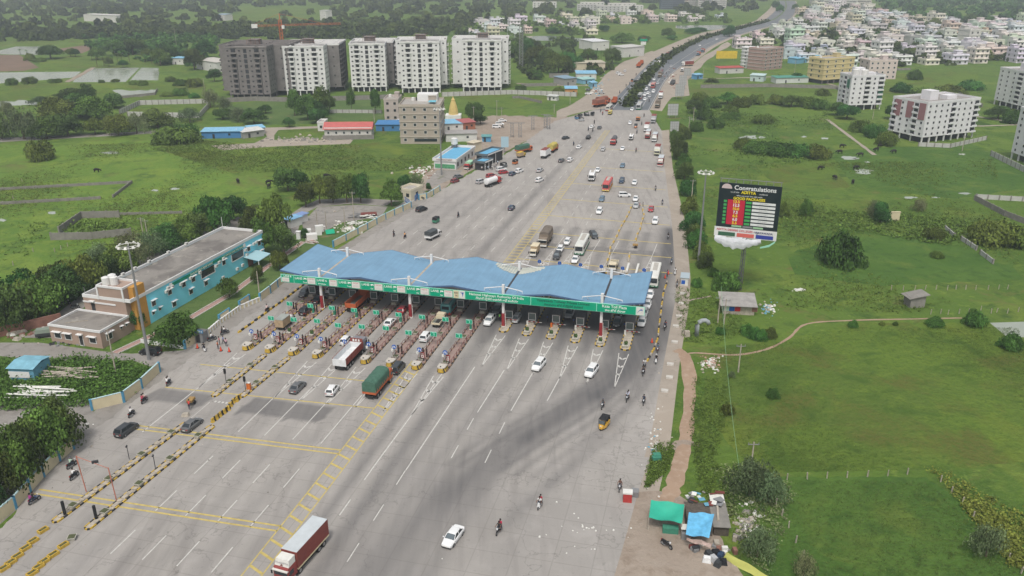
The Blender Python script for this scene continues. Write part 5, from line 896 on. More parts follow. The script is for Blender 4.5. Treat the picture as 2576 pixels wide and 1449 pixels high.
bikes=[
(991,594,'A',10,0,DGR,[((.05,.05,.06),0)],'beside another beyond the lawn wall, white fronted'),(1019,599,'A',0,0,BLK,[((.6,.3,.12),0)],'with an orange clad rider beyond the lawn wall'),(1153,546,'A',0,0,BLK,[((.03,.03,.04),1)],'alone on the empty concrete beyond the canopy'),(1443,366,'A',0,0,BLK,[(NAVY,0)],'near the white sedan on the outgoing side'),
(1600,383,'T',0,0,BLK,[(MAR,0)],'level with the dark tanker'),(1649,479,'T',0,0,BLK,[(GRY,0)],'near the far kerb above the white off-road car'),(1666,515,'T',0,0,BLK,[(NAVY,0)],'near the far kerb beside the red sedan'),(1680.5,601,'T',0,0,BLK,[(BLK,0)],'near the far kerb below the white off-road car'),(1689,665,'T',0,0,BLK,[(BLU,0)],'beside the bus at the canopy end'),(1698,691,'T',0,1,WHITE,[(WHITE,0)],'white scooter beside the roadside shelter'),(1703,722,'T',0,0,GRY,[(GRY,0)],'on the motorcycle lane by the tall cones'),
(1672.5,829,'T',-5,0,BLK,[(NAVY,0),(MAR,None)],'on the motorcycle lane beside the kerb blocks'),(1654,885,'T',0,0,MAR,[(BLU,0)],'at the lower end of the kerb block row'),(1650,913,'T',0,1,WHITE,[(BLK,1)],'white scooter below the kerb block row'),(1621,925,'T',0,0,BLK,[(WHITE,0)],'first of two in line below the kerb block row'),(1618,942,'T',0,0,BLK,[(GRY,0),(BLK,None)],'second of two in line below the kerb block row'),
(1578,1008,'T',-6,0,BLK,[((.5,.55,.65),0),((.5,.5,.6),None)],'with two riders in pale shirts on the open concrete'),(1619,1016,'T',0,0,BLK,[(NAVY,0)],'with one rider in dark blue on the open concrete'),(1516,1026,'T',-5,0,GRY,[(GRY,1)],'above the yellow auto rickshaw'),(1255,1340,'T',-8,0,BLK,[(DGR,0),((.5,.02,.08),None)],'with a passenger in bright red beside the large white sedan'),(1357,1277,'T',-5,1,WHITE,[(WHITE,0),((.4,.03,.06),None)],'white scooter with a passenger in red'),(1559,1232,'T',0,0,GRY,[((.2,.12,.1),0)],'stopped beside the pavement edge'),
(425,968,'A',12,0,NAVY,[(WHITE,0),(WHITE,None)],'with two riders in white beside the long white line'),(364,1012,'A',5,0,MAR,[((.6,.4,.35),0),((.45,.05,.1),None)],'with two riders beside the cream boundary wall'),(332,1047,'A',5,0,BLK,[(WHITE,1)],'with a helmeted rider in white below the cream boundary wall'),(514,882,'X',120,1,WHITE,[(BLK,0)],'white scooter coming out of the side road'),(534,857,'A',-30,0,BLK,[(WHITE,0)],'by the small roadside kiosk'),(566,841,'A',-30,0,BLK,[(WHITE,0),(BLK,None)],'with two riders on the lawn lane'),(673,784,'A',0,0,BLK,[((.6,.45,.42),0)],'on the lawn lane beside the kerb blocks'),
(182,1175,'A',-8,0,BLK,[((.45,.62,.5),1)],'with a rider in pale green beside the tree wall'),(188,1203,'A',2,0,BLK,[(WHITE,0)],'with a rider all in white beside the wall lane'),(88,1264,'A',-10,0,(.1,.2,.4),[(BLK,0),((.35,.05,.25),None)],'blue one with two riders at the double yellow line'),
(1511,282,'A',0,0,BLK,[(GRY,0)],'at the start of the outgoing highway'),(1516,289,'A',0,0,REDC,[(REDC,0)],'red one at the start of the outgoing highway'),(1495,311,'A',0,0,BLK,[(BLK,0)],'above the white sedan far out'),(1480,329,'A',0,0,BLK,[(NAVY,0)],'first of a pair below the white sedan far out'),(1491,331,'A',0,0,BLK,[(GRY,0)],'second of a pair below the white sedan far out'),(1560,266,'A',0,0,BLK,[(BLK,0)],'beside the hedge end'),(1620,294,'T',0,0,BLK,[(BLK,0)],'above the orange goods carrier'),(1614,315,'T',0,0,BLK,[(GRY,0)],'below the orange goods carrier'),(1602,336,'T',0,0,BLK,[(BLU,0)],'beside the white van'),(1633,257,'T',0,0,BLK,[(NAVY,0)],'beside the silver bus'),(1600,190,'A',0,0,BLK,[(BLK,0)],'on the outgoing dusty lane'),(1584,213,'A',0,0,BLK,[(BLU,0)],'on the outgoing lane below the dark bus'),(1575,218,'A',0,0,BLK,[(GRY,0)],'on the shoulder below the dark bus'),(1559,235,'A',0,0,BLK,[(BLU,0)],'on the outgoing lane near the orange shop')]
for x,y,d,da,sco,c,riders,lab in bikes:
 xy=G(x,y);a=head(xy)+(PI if d=='T' else 0)+R(da)
 if d=='X':a=R(da)
 far=math.hypot(*xy)>330
 (SCOOT if sco else BIKE).put('scooter' if sco else 'motorcycle',xy,a,('motorcycle ' if not sco and not lab.startswith(('blue','red'))else 'motorcycle, ')*(not sco)+lab,'scooter' if sco else 'motorcycle','two-wheelers on the road',c,z=.03,sc=1.12,skip=('rim','headlight','tail_light')if far else())
 for j,(sh,hel)in enumerate(riders):
  off=-.22 if j==0 else-.55;kind=('drive' if j==0 else 'pillion')+('H' if hel==1 else '')
  cn={WHITE:'white',BLK:'black',NAVY:'dark blue',GRY:'grey',DGR:'dark grey',MAR:'dark red',BLU:'blue',REDC:'red'}.get(sh,'coloured')
  if far and j:continue
  PEO[kind].put('person',(xy[0]+math.cos(a)*off*1.12,xy[1]+math.sin(a)*off*1.12),a,' '.join((f'{"rider" if j == 0 else "passenger"} in a {cn} top on the {"scooter" if sco else "motorcycle"} '+lab.replace('white scooter ','').replace('blue one ','').replace('red one ','')).split()[:16]),'person','people on two-wheelers',col=sh,z=.03+(.02 if j==0 else.06),sc=1.12,skip=SKIPF if far else(),cols={'helmet':(.5,.5,.5)if x==1650 else(.1,.1,.12)})
for k,(x,y,a)in enumerate([(136,779,20),(142,776,30),(190,776,5),(167,766,15),(1060,502,10),(1676,1376,-50),(1263,322,0),(536,0,0)][:7]):
 BIKE.put('motorcycle',G(x,y),R(a),['parked motorcycle in the yard behind the office, outer one','parked motorcycle in the yard behind the office, inner one','parked motorcycle nearer the office corner','parked motorcycle under the trees behind the office','motorcycle parked at the guard house gate','black motorcycle parked by the roadside tea stall','motorcycle parked beside the white cars on the dirt lot'][k],'motorcycle','parked motorcycles',BLK,z=.02,sc=1.12)
folk=[(477,1030,'push',100,(.5,.06,.05),'person in red pushing a cart between the medians',0),(549,879,'stand',0,(.65,.2,.1),'person in orange beside the traffic cones',0),(553,868,'stand',200,(.5,.1,.12),'person in red stooping beside the traffic cones',0),(563,866,'walk',180,(.15,.2,.5),'person in blue beside the traffic cones',0),(570,872,'stand',90,(.55,.35,.4),'person in pink beside the traffic cones',0),
(1257,808,'stand',-104,(.25,.75,.15),'person in a bright yellow green vest beside the third column',1),(1377,812,'stand',0,(.03,.1,.35),'booth worker in blue on the island behind the first open boom',0),(1443,820,'stand',0,(.03,.1,.35),'booth worker in blue beside the silver people carrier',0),(1570,830,'stand',0,(.03,.1,.35),'booth worker in blue beside the last island',0),(1525,823,'walk',0,(.5,.25,.08),'booth worker in orange brown beside the fourth column',0),(1589,829,'stand',0,(.5,.25,.08),'booth worker in orange brown at the outermost boom',0),
(1678,697,'stand',0,(.2,.1,.35),'person in purple at the head of the kerb block row',0),(1609,524,'stand',0,(.5,.06,.1),'person in red at the barrier on the far approach',0),(1617,523,'stand',0,(.12,.1,.1),'person in dark clothes at the barrier on the far approach',0),(1177,436,'stand',0,WHITE,'person in white in front of the red light lorry',0),(1383,326,'stand',0,BLK,'person in black alone on the dirt lot',0)]
for x,y,ps,a,c,lab,hel in folk:PEO[ps].put('person',G(x,y),R(a),lab,'person','people on foot',c,z=.03,sc=1.1,cols={'hair':(1,1,1)})
for k,(x,y)in enumerate([(1222,428),(1228,429),(1234,426),(1238,428),(1245,424),(1248,420),(1252,415),(1220,422),(1212,430),(1258,419)]):
 PEO[('stand','walk','stand')[k%3]].put('person',G(x,y),R(k*77),f'{("white", "pale blue", "dark", "white", "grey")[k % 5]} clad person waiting at the bus stop, {nth(k)} along the group','person','people at the bus stop',[WHITE,(.4,.5,.6),BLK,WHITE,SIL][k%5],z=.03,sc=1.1)
for k,(x,y)in enumerate([(1666,205),(1672,200),(1680,196),(1688,190),(1660,214),(1676,188),(1683,183),(1700,176)]):
 PEO['stand'].put('person',G(x,y),R(k*50),f'{("white", "grey", "dark")[k % 3]} clad person by the roadside stalls, {nth(k)} along the shoulder','person','people by the roadside stalls',[WHITE,SIL,BLK][k%3],z=.03,sc=1.1,skip=SKIPF)
hc=Proto();hc.part('tray',MB().box(0,0,.6,1.2,.8,.35),mat('cart_wood',(.35,.22,.08),ns=2,na=.3));hc.part('handle',MB().bar((-.6,.3,.8),(-1.1,.3,1.05),.05).bar((-.6,-.3,.8),(-1.1,-.3,1.05),.05),M_grey)
for y in(-.45,.45):hc.part('wheel',wheel_mesh(.35,.08),None,None,(.1,y,.35))
hc.put('hand_cart',G(482,1018),ANG+R(100),'loaded wooden hand cart pushed by the person in red','cart',z=.03,sc=1.3);hc.put('hand_cart',G(1598,624),ANG,'small red hand cart below the stone rows','cart',col=REDC,z=.03,sc=1.2)
MB().box(0,0,0,1.4,1.,.5,taper=.7).obj('sack_heap',M_stone,loc=(*G(467,1046),.02));tag(scene.objects['sack_heap'],'pale heap of sacks on the concrete behind the person with the cart','sacks')
# ------------------------------------------------------------------ buildings
M_plw=mat('white_plaster',(.68,.685,.68),rough=.85,ns=.25,na=.09);M_plc=mat('tinted_plaster',(1,1,1),rough=.88,obj=True,ns=.3,na=.12);M_unf=mat('bare_concrete',(.20,.185,.18),rough=.95,ns=.4,na=.25);M_roofg=mat('roof_cement',(.29,.275,.26),rough=.95,ns=.35,na=.3);M_brick=mat('red_brick',(.25,.13,.10),rough=.95,ns=1.,na=.3)
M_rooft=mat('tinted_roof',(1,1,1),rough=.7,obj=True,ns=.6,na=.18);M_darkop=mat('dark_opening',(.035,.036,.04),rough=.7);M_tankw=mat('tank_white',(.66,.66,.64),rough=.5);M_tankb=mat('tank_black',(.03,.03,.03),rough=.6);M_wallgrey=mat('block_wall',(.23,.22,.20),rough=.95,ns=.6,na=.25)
UW=MB().box(0,0,-.5,1,.1,1).mesh('window',M_glass);UO=MB().box(0,0,-.5,1,.1,1).mesh('opening',M_darkop);_f=MB()
for a,b in(((-.55,0,-.55),(-.55,0,.55)),((.55,0,-.55),(.55,0,.55)),((-.6,0,.55),(.6,0,.55)),((-.6,0,-.55),(.6,0,-.55))):_f.bar(a,b,.1)
UF=_f.mesh('frame',M_plw);US=MB().box(0,-.3,.62,1.5,.7,.08).mesh('sunshade',M_plw)
def frame_ab(a,b):
 A,B=np.array(G(*a)),np.array(G(*b));w_=float(np.linalg.norm(B-A));return A,math.atan2(*(B-A)[::-1]),w_
def wplace(root,side,u,z,w_,h,ext,me=None,frame=False,shade=False,out=.03):
 """window on side F/B/L/R of a block ext=(x0,y0,x1,y1)"""
 x0,y0,x1,y1=ext;p,r={'F':((u,y0-out),0),'B':((u,y1+out),PI),'R':((x1+out,u),PI/2),'L':((x0-out,u),-PI/2)}[side]
 o=link('window',me or UW,root,(p[0],p[1],z),r,sc=(w_,1,h))
 if frame:link('frame',UF,o)
 if shade:link('sunshade',US,o)
 return o
def tank(root,x,y,z,r=.8,h=1.5,m=None):
 mb=MB();mb.tube([(x,y,z),(x,y,z+h*.9),(x,y,z+h)],[r,r,r*.5],12);mb.obj('water_tank',m or M_tankw,root)
def parapet(mb,x0,y0,x1,y1,z,h=.9,t=.25):
 mb.box((x0+x1)/2,y0+t/2,z,x1-x0,t,h);mb.box((x0+x1)/2,y1-t/2,z,x1-x0,t,h);mb.box(x0+t/2,(y0+y1)/2,z,t,y1-y0-2*t,h);mb.box(x1-t/2,(y0+y1)/2,z,t,y1-y0-2*t,h)
def house(a,b,depth,h,floors,wall,label,name='house',cat='house',roof=(.36,.34,.31),winc=3,group=None,stair=True,side='R',tanks=1,rot=0,band=None,shade=False,z0=0,cols=None,wall_m=None,wsz=(1.2,1.2)):
 A,an,w_=frame_ab(a,b);r=empty(name,(*A,0),an+rot);tag(r,label,cat,group);fh=h/floors
 MB().box(w_/2,depth/2,z0,w_,depth,h-z0).obj('wall',wall_m or M_plc,r,col=wall);mb=MB();parapet(mb,-.1,-.1,w_+.1,depth+.1,h,.8);mb.obj('parapet',wall_m or M_plc,r,col=tuple(min(1,c*1.12)for c in wall))
 MB().box(w_/2,depth/2,h,w_-.4,depth-.4,.12).obj('roof',M_rooft,r,col=roof)
 if band:
  mb=MB()
  for f in range(1,floors+1):mb.box(w_/2,depth/2,f*fh-.25,w_+.5,depth+.5,.28)
  mb.obj('floor_band',M_plc,r,col=band)
 for f in range(floors):
  z=f*fh+fh*.55
  if z<z0:continue
  for k in range(winc):wplace(r,'F',w_*(k+.5)/winc,z,*wsz,(0,0,w_,depth),frame=w_>8,shade=shade)
  for k in range(max(1,int(depth/5))):wplace(r,side,depth*(k+.5)/max(1,int(depth/5)),z,*wsz,(0,0,w_,depth))
 if stair:mb=MB();mb.box(w_*.75,depth*.7,h+.1,min(3.5,w_*.3),min(4,depth*.35),2.5);mb.box(w_*.75,depth*.7,h+2.6,min(3.9,w_*.34),min(4.4,depth*.4),.15);mb.obj('stair_room',wall_m or M_plc,r,col=wall)
 for k in range(tanks):tank(r,w_*.25+2*k,depth*.75,h+.1,m=(M_tankw,M_tankb)[k%2])
 if z0>0:
  n=max(2,int(w_/5));posts(r,[(.4+(w_-.8)*k/n,y)for k in range(n+1)for y in(.4,depth-.4)],z0,M_unf);MB().box(w_/2,depth/2+.5,0.05,w_-2,depth-3,z0-.1).obj('painted_parking_shade',M_darkop,r)  # solid dark box imitates the shade of the open stilt floor
 return r,w_
# ---- five apartment towers
def tower(a,b,h,mats,label,fl=9,offs=(6,7),right=True,left=False,scaff=False,depth=46,pads=0):
 A,an,W=frame_ab(a,b);r=empty('apartment_tower',(*A,0),an);tag(r,label,'apartment block','apartment towers under construction');mF,mS=mats
 z0=3.;fh=(h-z0)/fl
 MB().box(W/2,7,z0,W,14,h-z0).obj('wall',mF,r);MB().box((W+offs[1]-offs[0])/2,14+(depth-14)/2+.01,z0,W+offs[0]+offs[1],depth-14,h-z0-.02).obj('rear_wing',mS,r)
 posts(r,[(.5+(W-1)*k/6,y)for k in range(7)for y in(.5,13)]+[(-offs[0]+.5+(W+offs[0]+offs[1]-1)*k/6,30)for k in range(7)],z0,mF,.6);MB().box(W/2,8,.05,W-2.5,12,z0-.1).obj('painted_parking_shade',M_darkop,r)  # dark gap under the tower is a dark-coloured box painted as shade
 for f in range(fl):
  z=z0+f*fh
  for u in(.07,.35,.61,.92):wplace(r,'F',W*u,z+fh*.55,1.05,.9,(0,0,W,14),UO)
  wplace(r,'F',W*.485,z+fh*.5,1.9,fh*.74,(0,0,W,14),UO)
  for u in(.205,.765):
   x=W*u;mb=MB();top=f>=fl-2;mb.box(x,-.55,z-.1,3.9 if top else 2.9,1.1,.2);mb.box(x,-1.05,z+.1,3.8 if top else 2.8,.12,.8 if f<fl-1 else.7)
   if not top:mb.box(x-1.35,-.5,z+.1,.2,1.,fh-.3);mb.box(x+1.35,-.5,z+.1,.2,1.,fh-.3)
   o=mb.obj('balcony',mF,r);link('opening',UO,o,(x,-.06,z+fh*.52),0,sc=(2.6 if top else 1.7,1,fh*.7))
  mb=MB();mb.box(W/2,-.04,z-.06,W+.04,.12,.12)if f in(0,fl-2)else None
  if mb.v:mb.obj('string_course',mF,r)
  for sd,on in(('R',right),('L',left)):
   if not on:continue
   x0,x1=-offs[0],W+offs[1]
   for q in range(3):
    y=17+q*7.5;k=1 if sd=='R' else-1;xx=x1 if sd=='R' else x0
    mb=MB();mb.box(xx+k*.6,y,z-.08,1.2,3.2,.16);mb.box(xx+k*1.15,y,z+.08,.1,3.2,.8);o=mb.obj('side_balcony',mS,r);link('opening',UO,o,(xx+k*.04,y,z+fh*.5),PI/2*k,sc=(2.,1,fh*.66))
  for u in(2.5,6.5,10.5):
   if right:wplace(r,'R',u,z+fh*.55,1.,.9,(0,0,W,14),UO)
   if left:wplace(r,'L',u,z+fh*.55,1.,.9,(0,0,W,14),UO)
  if f%2==0:wplace(r,'F',-offs[0]/2,z+fh*.55,1.,.9,(-offs[0],14,W+offs[1],depth),UO);wplace(r,'F',W+offs[1]/2,z+fh*.55,1.,.9,(-offs[0],14,W+offs[1],depth),UO)
 mb=MB();parapet(mb,-.2,-.2,W+.2,14.2,h,1.1,.3);parapet(mb,-offs[0]-.2,13.9,W+offs[1]+.2,depth+.2,h,.95,.3)
 for q in range(5):mb.box((W+offs[1]-offs[0])/2,17+q*(depth-20)/4,h,(W+offs[0]+offs[1])*.9,.25,.8)
 for q in range(4):mb.box(-offs[0]+4+q*(W+offs[0]+offs[1]-8)/3,14+(depth-14)/2,h,.25,depth-16,.8)
 mb.obj('parapet',mF if mF is mS else M_unf if mS is M_unf and mF is M_unf else mF,r)
 MB().box(W/2,7,h,W-.6,13.4,.1).obj('roof',M_roofg,r);MB().box((W+offs[1]-offs[0])/2,14+(depth-14)/2,h-.01,W+offs[0]+offs[1]-.6,depth-14.6,.12).obj('rear_roof',M_roofg,r)
 for u in(.205,.765):
  x=W*u;mb=MB();mb.add([(x-1.9,-.5,h+.3),(x+1.9,-.5,h+.3),(x,-.5,h+1.7),(x-1.9,.1,h+.3),(x+1.9,.1,h+.3),(x,.1,h+1.7)],[(0,1,2),(5,4,3),(0,2,5,3),(1,4,5,2),(0,3,4,1)]);mb.obj('gable',mF,r)
 mb=MB();mb.box(W*.5,20,h,6,7,3.4);mb.box(W*.5,20,h+3.4,6.8,7.8,.2);mb.obj('lift_room',M_unf if mS is M_unf or scaff else M_plw,r)
 if scaff:
  mb=MB()
  for q in range(10):mb.bar((W*.5-4+q*.9,16+(q%3),h),(W*.5-4+q*.9,16+(q%3),h+4+(q%2)),.15)
  for q in range(3):mb.bar((W*.5-4,16,h+1.2*q+1),(W*.5+4,16,h+1.2*q+1),.12)
  mb.obj('scaffold_frame',mat('scaffold_rust',(.20,.10,.07)),r)
 return r
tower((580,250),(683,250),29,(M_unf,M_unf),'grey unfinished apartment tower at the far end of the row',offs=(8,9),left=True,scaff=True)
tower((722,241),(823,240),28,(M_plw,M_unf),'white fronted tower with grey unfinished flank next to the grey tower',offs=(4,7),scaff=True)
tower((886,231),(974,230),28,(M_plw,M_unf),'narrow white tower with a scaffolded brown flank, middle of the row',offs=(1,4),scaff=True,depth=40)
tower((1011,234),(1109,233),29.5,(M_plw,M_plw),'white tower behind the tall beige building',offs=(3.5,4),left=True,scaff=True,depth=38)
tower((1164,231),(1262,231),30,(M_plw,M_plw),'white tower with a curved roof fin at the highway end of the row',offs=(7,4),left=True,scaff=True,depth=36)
cn=empty('tower_crane',(*G(718,190),0),0);tag(cn,'orange tower crane rising behind the unfinished tower','crane');M_crane=mat('crane_orange',(.50,.14,.05),rough=.6);hcr=38.
def lattice(mb,p,q,w_,n):
 p,q=Vector(p),Vector(q);d=(q-p);a=Vector((1,0,0))if abs(d.normalized().x)<.7 else Vector((0,0,1));b=d.normalized().cross(a).normalized();a=b.cross(d.normalized())
 for i,j in((-1,-1),(1,-1),(1,1),(-1,1)):mb.bar(p+(a*i+b*j)*w_/2,q+(a*i+b*j)*w_/2,w_*.14)
 for k in range(n):
  u0,u1=p+d*k/n,p+d*(k+1)/n
  for(i,j),(i2,j2)in(((-1,-1),(1,-1)),((1,-1),(1,1)),((1,1),(-1,1)),((-1,1),(-1,-1))):mb.bar(u0+(a*i+b*j)*w_/2,u1+(a*i2+b*j2)*w_/2,w_*.09)
mb=MB();lattice(mb,(0,0,0),(0,0,hcr),1.8,14);mb.obj('mast',M_crane,cn);mb=MB();lattice(mb,(-16,0,hcr-4),(40,12,hcr-3.4),.9,26);mb.obj('jib',M_crane,cn);mb=MB();mb.box(-18,0,hcr-5.5,4,2,2.6);mb.obj('counterweight',M_plw,cn);MB().box(1.8,0,hcr-6,2,2,2.2).obj('cab',M_plw,cn);mb=MB();mb.bar((0,0,hcr),(0,0,hcr+4),.5);mb.bar((0,0,hcr+4),(30,4,hcr-3),.12);mb.bar((0,0,hcr+4),(-18,0,hcr-3),.12);mb.obj('tie_rod',M_crane,cn)
# ---- office block and its annex
A,an,W=frame_ab((379,815),(667,647));ofc=empty('office_building',(*A,0),an);tag(ofc,'long two storey turquoise office with flat grey roof and brown end block','office building')
M_turq=mat('turquoise_paint',(.20,.64,.78),rough=.8,ns=.2,na=.1);M_brown=mat('brown_paint',(.36,.265,.215),rough=.85,ns=.3,na=.1);M_ora=mat('ochre_paint',(.50,.26,.06),rough=.8,ns=.5,na=.1);M_roofo=ramp_mat('stained_roof',[(0,0,0,(.24,.225,.205)),(.12,.42,.6,(.15,.14,.13)),(.3,.55,.7,(.34,.32,.28)),(1.2,.6,.75,(.12,.11,.10))],rough=.95)
MB().box(W/2,6.2,0,W,12.4,7.0).obj('wall',M_turq,ofc);mb=MB();parapet(mb,-4.85,-.12,W+.12,12.5,7.0,.75,.28);mb.obj('parapet',M_plw,ofc);MB().box((W-4.8)/2,6.2,7.,W+4.4,11.8,.12).obj('roof',M_roofo,ofc)
MB().box(-2.42,6.85,0,4.8,11.1,7.).obj('end_block',M_brown,ofc);MB().box(-1.7,.6,0,3.5,1.3,10.0).obj('corner_pier',M_ora,ofc);mb=MB();mb.box(-2.4,4.7,7.,4.8,6.8,2.9);mb.obj('stair_tower',M_brown,ofc);mb=MB();parapet(mb,-4.95,1.3,.1,8.2,9.9,.45,.3);
for y in(1.5,8.1):mb.box(-4.92,y,7.,.14,.4,3.)
mb.box(-4.9,8.2,5.9,.12,8.6,.35);mb.obj('white_trim',M_plw,ofc)
for x,y in((-3.3,6.8),(-1.6,6.6),(-2.6,5.3)):tank(ofc,x,y,9.95,.85,1.9)
o=wplace(ofc,'F',-1.7,8.2,1.3,2.0,(0,.1,0,0),frame=True);wplace(ofc,'F',-1.7,5.6,1.2,.9,(0,.1,0,0),frame=True);wplace(ofc,'L',10.,5.1,.9,2.0,(-4.82,0,0,0),UO,shade=True)
MB().box(22.5,-.14,5.85,29,.1,.7).obj('name_band',mat('band_dark_green',(.0,.22,.13)),ofc);nb=[q for q in scene.objects if q.name=='name_band'][0]
text('lettering','విజయవాడ టోల్ వే ప్రైవేట్ లిమిటెడ్',nb,(19.5,-.2,6.2),.62,M_wtext);text('lettering','E LIMITED, KAZA TOLL PLAZA',nb,(33,-.2,6.2),.62,M_wtext);MB().box(8.2,-.16,5.8,.9,.1,.9).obj('emblem_board',M_plw,ofc);MB().box(37.6,-.16,5.8,.9,.1,.9).obj('emblem_board',M_plw,ofc)
for x,z,w_,h in((21.8,4.9,5.4,1.9),(34.3,4.9,5.2,1.9)):wplace(ofc,'F',x,z-.3,w_,h,(0,0,W,12),frame=False);mb=MB();[mb.bar(p,q,.18)for p,q in(((x-w_/2,-.06,z-.3-h/2),(x+w_/2,-.06,z-.3-h/2)),((x-w_/2,-.06,z-.3-h/2),(x-w_/2,-.06,z-.3+h/2)),((x+w_/2,-.06,z-.3-h/2),(x+w_/2,-.06,z-.3+h/2)))];mb.obj('window_frame',M_plw,ofc)
for x,z in((2.0,4.3),(7.6,4.8),(12.6,4.8),(16.2,4.8),(28.4,4.8),(39.4,4.8),(44.4,4.8),(8.4,1.5),(14.7,2.2),(20.5,2.2),(44.8,1.9),(3.6,2.3),(1.4,2.2)):s_=.75 if x in(3.6,1.4)else 1.2;wplace(ofc,'F',x,z,s_,s_*1.05,(0,0,W,12),frame=True,shade=True)
ac=Proto();ac.part('case',MB().box(0,-.25,0,.85,.4,.65),M_wplast);ac.part('fan',MB().tube([(.12,-.45,.33),(.12,-.47,.33)],.22,12),M_grey)
for i,(x,z)in enumerate(((6.3,5.1),(7.0,5.7),(8.4,5.5),(11.4,5.0),(15.0,5.2),(18.6,5.3),(25.0,4.7),(26.3,5.2),(28.1,5.6),(37.7,4.7),(41.6,5.1),(42.8,5.2),(38.,3.3),(27.,.9),(33.2,1.0),(35.6,1.2))):
 for n_,me_,pa,lo,ro,fc in ac.p[:1]:q=link('air_conditioner',me_,ofc,(x,-.04,z))
 link('fan',ac.p[1][1],q)
mb=MB();mb.add([(36.6,-.1,3.3),(42.4,-.1,3.5),(42.4,-4.6,2.9),(36.6,-4.6,2.7)],[(0,1,2,3)]);mb.add([(36.6,-.1,3.22),(42.4,-.1,3.42),(42.4,-4.6,2.82),(36.6,-4.6,2.62)],[(3,2,1,0)]);mb.obj('porch_roof',mat('porch_sheet',(.32,.50,.55),rough=.5),ofc)
for x in(36.8,42.2):MB().bar((x,-4.4,0),(x,-4.4,2.8),.16).obj('porch_post',M_plw,ofc)
MB().box(39.5,-.06,.05,2.2,.12,2.3).obj('door',M_brick,ofc)
for x,y in((2,12.0),(7,12),(11,12.),(16,12.),(23,12.),(30,12)):q=link('air_conditioner',ac.p[0][1],ofc,(x,11.9,7.8));link('fan',ac.p[1][1],q)
MB().bar((46,12,7.6),(46,12,10.6),.1).obj('roof_pole',M_plw,ofc);MB().bar((-4.4,12,7.4),(-4.4,12,9.2),.08).obj('roof_pole',M_grey,ofc)
an2=empty('annex_building',(*A,0),an);tag(an2,'single storey brown annex with flat stained roof and white sunshades','building');MB().box(-9.2,7.6,0,8.5,13.2,3.6).obj('wall',M_brown,an2);mb=MB();parapet(mb,-13.55,.9,-4.9,14.3,3.6,.5,.25);mb.obj('parapet',M_plw,an2);MB().box(-9.2,7.6,3.6,8.1,12.8,.1).obj('roof',M_roofo,an2)
ex=(-13.45,1.0,-4.9,14.2)
for y in(3.2,9.5,12.2):wplace(an2,'L',y,1.75,1.5,1.3,ex,frame=True,shade=True)
wplace(an2,'L',6.2,1.3,.9,2.2,ex,UO,frame=True,shade=True);wplace(an2,'F',-11.2,2.0,1.5,1.4,ex,frame=True,shade=True);wplace(an2,'F',-7.6,2.4,.6,.6,ex,frame=True,shade=True);wplace(an2,'F',-6.0,2.4,.6,.6,ex,frame=True,shade=True)
MB().bar((-9,8,3.75),(-11.5,11.5,3.8),.14).obj('loose_pole',M_stone,an2)
# ---- beige five storey building and its neighbours
BEI=(.38,.335,.285);r,W=house((1008,362),(1110,362),20,16.6,5,BEI,'tall beige five storey building with ledges between the floors','beige_building','building',winc=4,band=(.46,.42,.36),tanks=2)
MB().box(W*.62,16,16.6,9,7,3.2).obj('roof_room',M_plw,r);MB().box(W*.62,-.08,1.1,10,.12,1.3).obj('strip_window',M_glass,r);MB().box(W*.78,7,17.6,3.2,5,.1).obj('blue_sheet',mat('sky_sheet',(.15,.45,.55)),r)
house((968,305),(1004,305),14,10.5,3,(.42,.37,.34),'pinkish grey three storey house behind the tall beige building',winc=2);r,W=house((817,345),(935,344),9,3.6,1,(.58,.56,.54),'long white hall with a red gabled roof','red_roof_hall','hall',winc=6,stair=False,tanks=0,wsz=(.9,1.))
mb=MB();mb.add([(-.6,-.8,3.6),(W+.6,-.8,3.6),(W+.6,4.5,6.2),(-.6,4.5,6.2),(-.6,9.8,3.6),(W+.6,9.8,3.6)],[(0,1,2,3),(3,2,5,4),(0,3,4),(1,5,2),(0,4,5,1)]);mb.obj('gabled_roof',mat('red_sheet',(.45,.12,.11),rough=.6,ns=.5,na=.12),r)
house((800,330),(817,330),8,3.8,1,(.6,.6,.58),'small white lean-to at the end of the red roofed hall',winc=1,stair=False,tanks=0)
def shed(a,b,depth,h,wall,roof,label,slope=.5,name='shed',door=True,group=None):
 A,an,w_=frame_ab(a,b);r=empty(name,(*A,0),an);tag(r,label,'shed',group);MB().box(w_/2,depth/2,0,w_,depth,h).obj('wall',M_plc,r,col=wall);mb=MB()
 mb.add([(-.4,-.5,h+.05),(w_+.4,-.5,h+.05),(w_+.4,depth+.4,h+slope),(-.4,depth+.4,h+slope),(-.4,-.5,h-.07),(w_+.4,-.5,h-.07),(w_+.4,depth+.4,h+slope-.12),(-.4,depth+.4,h+slope-.12)],[(0,1,2,3),(7,6,5,4),(0,4,5,1),(1,5,6,2),(2,6,7,3),(3,7,4,0)]);mb.obj('roof',M_rooft,r,col=roof)
 if door:MB().box(w_*.3,-.04,.02,1.,.1,2.).obj('door',M_darkop,r)
 if w_>6:wplace(r,'F',w_*.7,h*.55,1.,.9,(0,0,w_,depth))
 return r
SK=(.22,.45,.62);BL=(.06,.2,.42);WT=(.58,.58,.56);GR=(.3,.3,.29);RU=(.32,.13,.08);CRM=(.56,.50,.38);PKX=(.52,.40,.38)
